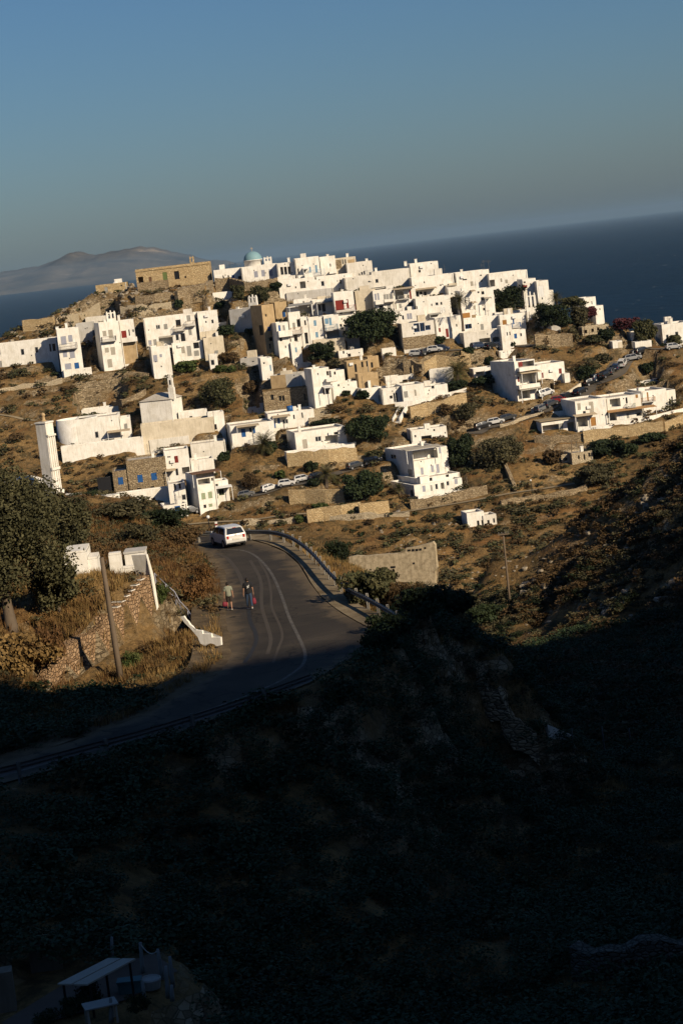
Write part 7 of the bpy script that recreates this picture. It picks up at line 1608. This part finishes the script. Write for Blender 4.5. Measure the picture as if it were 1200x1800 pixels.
def person(label, foot, hgt, heading, shirt, trouser, long_legs, stride, arm_l, arm_r, shoe):
    k = hgt / 1.75; root = empty('person', foot, heading - math.pi / 2, label, 'person')     # local +y is forward
    S = lambda *p: tuple(c * k for c in p)
    def leg(s, fw):   # hip, knee, ankle, toe
        return [S(s*.095, 0, .90), S(s*.10, fw*.16 + .02, .50), S(s*.10, fw*.22 - (.05 if fw < 0 else 0), .09 + (.05 if fw < 0 else 0)), S(s*.115, fw*.22 + .17, .03 + (.0 if fw > 0 else .02))]
    def arm(s, sw, bend): return [S(s*.19, -.01, 1.43), S(s*.245, -.03 - sw*.05, 1.15), S(s*.27, sw*.12 + bend*.08, .90), S(s*.275, sw*.15 + bend*.1, .82)]
    V = [S(0,0,.95), S(0,.01,1.15), S(0,0,1.38), S(0,0,1.50), S(0,.02,1.60), S(0,.015,1.68), S(0,.01,1.735)]; E = [(i, i+1) for i in range(6)]; Rr = [(.15*k,.11*k), (.135*k,.10*k), (.15*k,.10*k), .052*k, .078*k, .092*k, .06*k]
    V += [S(0,.112,1.615), S(.03,.095,1.57)]; E += [(4, 7), (4, 8)]; Rr += [.014*k, .02*k]
    ends = []
    for s, fw in ((-1, stride), (1, -stride)):
        a = leg(s, fw); n = len(V); V += a; E += [(0, n), (n, n+1), (n+1, n+2), (n+2, n+3)]; Rr += [.088*k, .058*k, .036*k, .03*k]
    hands = []
    for s, (sw, bd) in ((-1, arm_l), (1, arm_r)):
        a = arm(s, sw, bd); n = len(V); V += a; E += [(2, n), (n, n+1), (n+1, n+2), (n+2, n+3)]; Rr += [.055*k, .042*k, .028*k, (.018*k, .036*k)]; hands.append(Vector(a[3])); w = n + 3
        for f in range(4):
            b = Vector(a[3]); q = b + Vector((s*.002, -.03 + .02*f, -.055)) * k; e = q + Vector((-s*.02, .006*f, -.03 - .006*(f in (1, 2)))) * k; m = len(V); V += [tuple(q), tuple(e)]; E += [(w, m), (m, m+1)]; Rr += [.0085*k, .0075*k]
        b = Vector(a[3]); q = b + Vector((-s*.012, .045, -.015)) * k; e = q + Vector((-s*.012, .012, -.03)) * k; m = len(V); V += [tuple(q), tuple(e)]; E += [(w, m), (m, m+1)]; Rr += [.010*k, .008*k]
    skin('body', V, E, Rr, M['skin'], root, 1)
    # shirt
    V = [S(0,0,.84), S(0,.01,1.12), S(0,0,1.37), S(0,0,1.545), S(0,0,.97)]; E = [(0,4),(4,1),(1,2),(2,3)]; Rr = [(.20*k,.16*k),(.178*k,.142*k),(.195*k,.145*k),.085*k,(.195*k,.155*k)]
    for s, (sw, bd) in ((-1, arm_l), (1, arm_r)):
        a = arm(s, sw, bd); n = len(V); mid = Vector(a[0]).lerp(Vector(a[1]), .85); V += [a[0], tuple(mid)]; E += [(2, n), (n, n+1)]; Rr += [.088*k, .072*k]
    sh = skin('shirt', V, E, Rr, M[shirt], root, 1)
    V = [S(0,0,.94), S(0,0,1.06)]; E = [(0,1)]; Rr = [(.178*k,.14*k),(.16*k,.125*k)]
    for s, fw in ((-1, stride), (1, -stride)):
        a = leg(s, fw); n = len(V); kn = Vector(a[1]); an_ = Vector(a[2])
        if long_legs: V += [a[0], a[1], tuple(kn.lerp(an_, .95))]; E += [(0, n), (n, n+1), (n+1, n+2)]; Rr += [.104*k, .074*k, .056*k]
        else: V += [a[0], tuple(Vector(a[0]).lerp(kn, .97))]; E += [(0, n), (n, n+1)]; Rr += [.106*k, .085*k]
    skin('trousers', V, E, Rr, M[trouser], root, 1)
    for s, fw in ((-1, stride), (1, -stride)):
        a = leg(s, fw); h = Vector(a[2]) + Vector((0, -.04, -.045)) * k; t = Vector(a[3]); skin('shoe', [tuple(h), tuple(h.lerp(t, .5)), tuple(t)], [(0,1),(1,2)], [.045*k, .046*k, .038*k], M[shoe], root, 1)
    m = MB(); cz = Vector(S(0, -.008, 1.675)); rings = []
    for i in range(8):
        th = math.pi * .62 * i / 7; rings.append([tuple(cz + Vector((math.sin(th) * math.cos(2*math.pi*j/14) * .098, math.sin(th) * math.sin(2*math.pi*j/14) * .112 - .012, math.cos(th) * .105 - (.05 if th > 1.5 and math.sin(2*math.pi*j/14) < .2 else 0))) * k + Vector((0,0,0))) if False else tuple(Vector((math.sin(th)*math.cos(2*math.pi*j/14)*.100, math.sin(th)*math.sin(2*math.pi*j/14)*.112-.014, math.cos(th)*.104-(.045 if th>1.3 and math.sin(2*math.pi*j/14)<.3 else 0)))*k + cz) for j in range(14)])
    for i in range(7):
        for j in range(14): m.face([rings[i][j], rings[i][(j+1)%14], rings[i+1][(j+1)%14], rings[i+1][j]])
    m.build('hair', M['hair'], root, True)
    for s in (-1, 1): m = MB(); m.lathe([(0,-.006),(.009,-.003),(.011,.002),(0,.008)], 8, S(s*.032,.098,1.625)); m.build('eye', M['dark'], root)
    m = MB(); m.box(-.022*k,.022*k,.098*k,.104*k,1.562*k,1.568*k); m.build('mouth', M['red'], root)
    return root, sh, [root.matrix_basis @ h for h in hands]
fA = PZ(405, 1073, ZR + .01); fB = PZ(440, 1071, ZR + .01)
def wm(r): return Matrix.Translation(r.location) @ r.rotation_euler.to_matrix().to_4x4()
pa, sh, hA = person('person in a sage t-shirt and dark shorts walking up the road with a pink bag', fA, 1.62, R(97), 'sage_t', 'shorts', False, .55, (.3, 0), (-.2, .2), 'shoe')
pb, shb, hB = person('person in a black printed t-shirt and jeans walking up the road', fB, 1.80, R(99), 'black_t', 'jeans', True, .6, (-.2, .9), (.5, 0), 'shoe')
k = 1.80 / 1.75; m = MB(); g = random.Random(4)
for x0, z0, x1, z1 in ((-.05,1.20,.02,1.34),(.0,1.22,.07,1.36),(-.06,1.31,.06,1.33),(-.03,1.24,.05,1.25),(.03,1.28,.06,1.38)):
    d = Vector((x1 - x0, 0, z1 - z0)).normalized(); n_ = Vector((-d.z, 0, d.x)) * .011; y = -.150
    m.face([((x0 + n_.x) * k, y * k, (z0 + n_.z) * k), ((x0 - n_.x) * k, y * k, (z0 - n_.z) * k), ((x1 - n_.x) * k, y * k, (z1 - n_.z) * k), ((x1 + n_.x) * k, y * k, (z1 + n_.z) * k)])
m.build('shirt_print', M['white'], pb)
def bag(label, hand_w, w, h, mat='pink'):
    m = MB(); root = empty('carrier_bag', hand_w - Vector((0, 0, h + .22)), .4, label, 'bag')
    rings = [[(sx * w * a, sy * w * .55 * a, z) for sx, sy in ((-1,-1),(0,-1.2),(1,-1),(1.15,0),(1,1),(0,1.2),(-1,1),(-1.15,0))] for a, z in ((.36,0),(.52,h*.25),(.50,h*.6),(.34,h))]
    for i in range(3):
        for j in range(8): m.face([rings[i][j], rings[i][(j+1)%8], rings[i+1][(j+1)%8], rings[i+1][j]])
    m.face(rings[0][::-1]); m.build('sack', M[mat], root, True)
    m = MB(); m.tube([(-w*.3,0,h-.01),(-.02,0,h+.14),(0,0,h+.21),(.02,0,h+.14),(w*.3,0,h-.01)], .009, 6); m.build('strap', M[mat], root)
bpy.context.view_layer.update()
Ma, Mb_ = wm(pa), wm(pb)
bag('round pink carrier bag in the hand of the walker in shorts', Ma @ Vector((-.275*1.62/1.75, .045*.93, .80*1.62/1.75)), .27, .26)
bag('slim red-pink carrier bag in the hand of the walker in jeans', Mb_ @ Vector((.275*1.03, .075*1.03, .80*1.03)), .20, .36)
ground_obj()
# ------------------------------------------------------------------ light
w = bpy.data.worlds.new('World'); scene.world = w; w.use_nodes = True
nt = w.node_tree; bg = nt.nodes['Background']; sk = nt.nodes.new('ShaderNodeTexSky'); sk.sky_type = 'NISHITA'; sk.sun_disc = False
sk.sun_elevation = SUN_EL; sk.sun_rotation = math.atan2(SUN_AZ[0], SUN_AZ[1])
sk.air_density = 1.2; sk.dust_density = 0.76; sk.ozone_density = 10.0; sk.altitude = 100
nt.links.new(sk.outputs[0], bg.inputs[0]); bg.inputs[1].default_value = 0.054
sd_ = Vector((SUN_AZ[0] * math.cos(SUN_EL), SUN_AZ[1] * math.cos(SUN_EL), math.sin(SUN_EL)))
sl = bpy.data.lights.new('sun', 'SUN'); sl.energy = 5.0; sl.angle = R(0.55); sl.color = (1.0, 0.84, 0.615)
so = bpy.data.objects.new('sun', sl); COL.objects.link(so); so.rotation_euler = (-sd_).to_track_quat('-Z', 'Y').to_euler(); so.location = (60, -40, 80)
HAZE = 1
if HAZE:
    mb = MB(); mb.box(-58000, 58000, -2500, 58000, SEA - 45, 140)
    t = bpy.data.materials.new('sea_haze'); t.use_nodes = True; n = t.node_tree.nodes; n.clear()
    o = n.new('ShaderNodeOutputMaterial'); pv = n.new('ShaderNodeVolumePrincipled')
    pv.inputs['Color'].default_value = (0.30, 0.45, 0.62, 1); pv.inputs['Density'].default_value = 3.2e-5; pv.inputs['Anisotropy'].default_value = 0.0
    t.node_tree.links.new(pv.outputs[0], o.inputs['Volume']); t.cycles.homogeneous_volume = True if hasattr(t.cycles, 'homogeneous_volume') else True
    tag(mb.build('haze', t), kind='stuff')
scene.render.engine = 'CYCLES'
scene.view_settings.view_transform = 'Standard'; scene.view_settings.look = 'None'; scene.view_settings.exposure = 0.16; scene.view_settings.gamma = 1.0
scene.view_settings.use_curve_mapping = False
scene.cycles.use_denoising = True; scene.cycles.max_bounces = 6; scene.cycles.diffuse_bounces = 1; scene.cycles.transparent_max_bounces = 4; scene.cycles.volume_bounces = 0
scene.cycles.use_adaptive_sampling = True; scene.cycles.adaptive_threshold = 0.02
scene.render.film_transparent = False
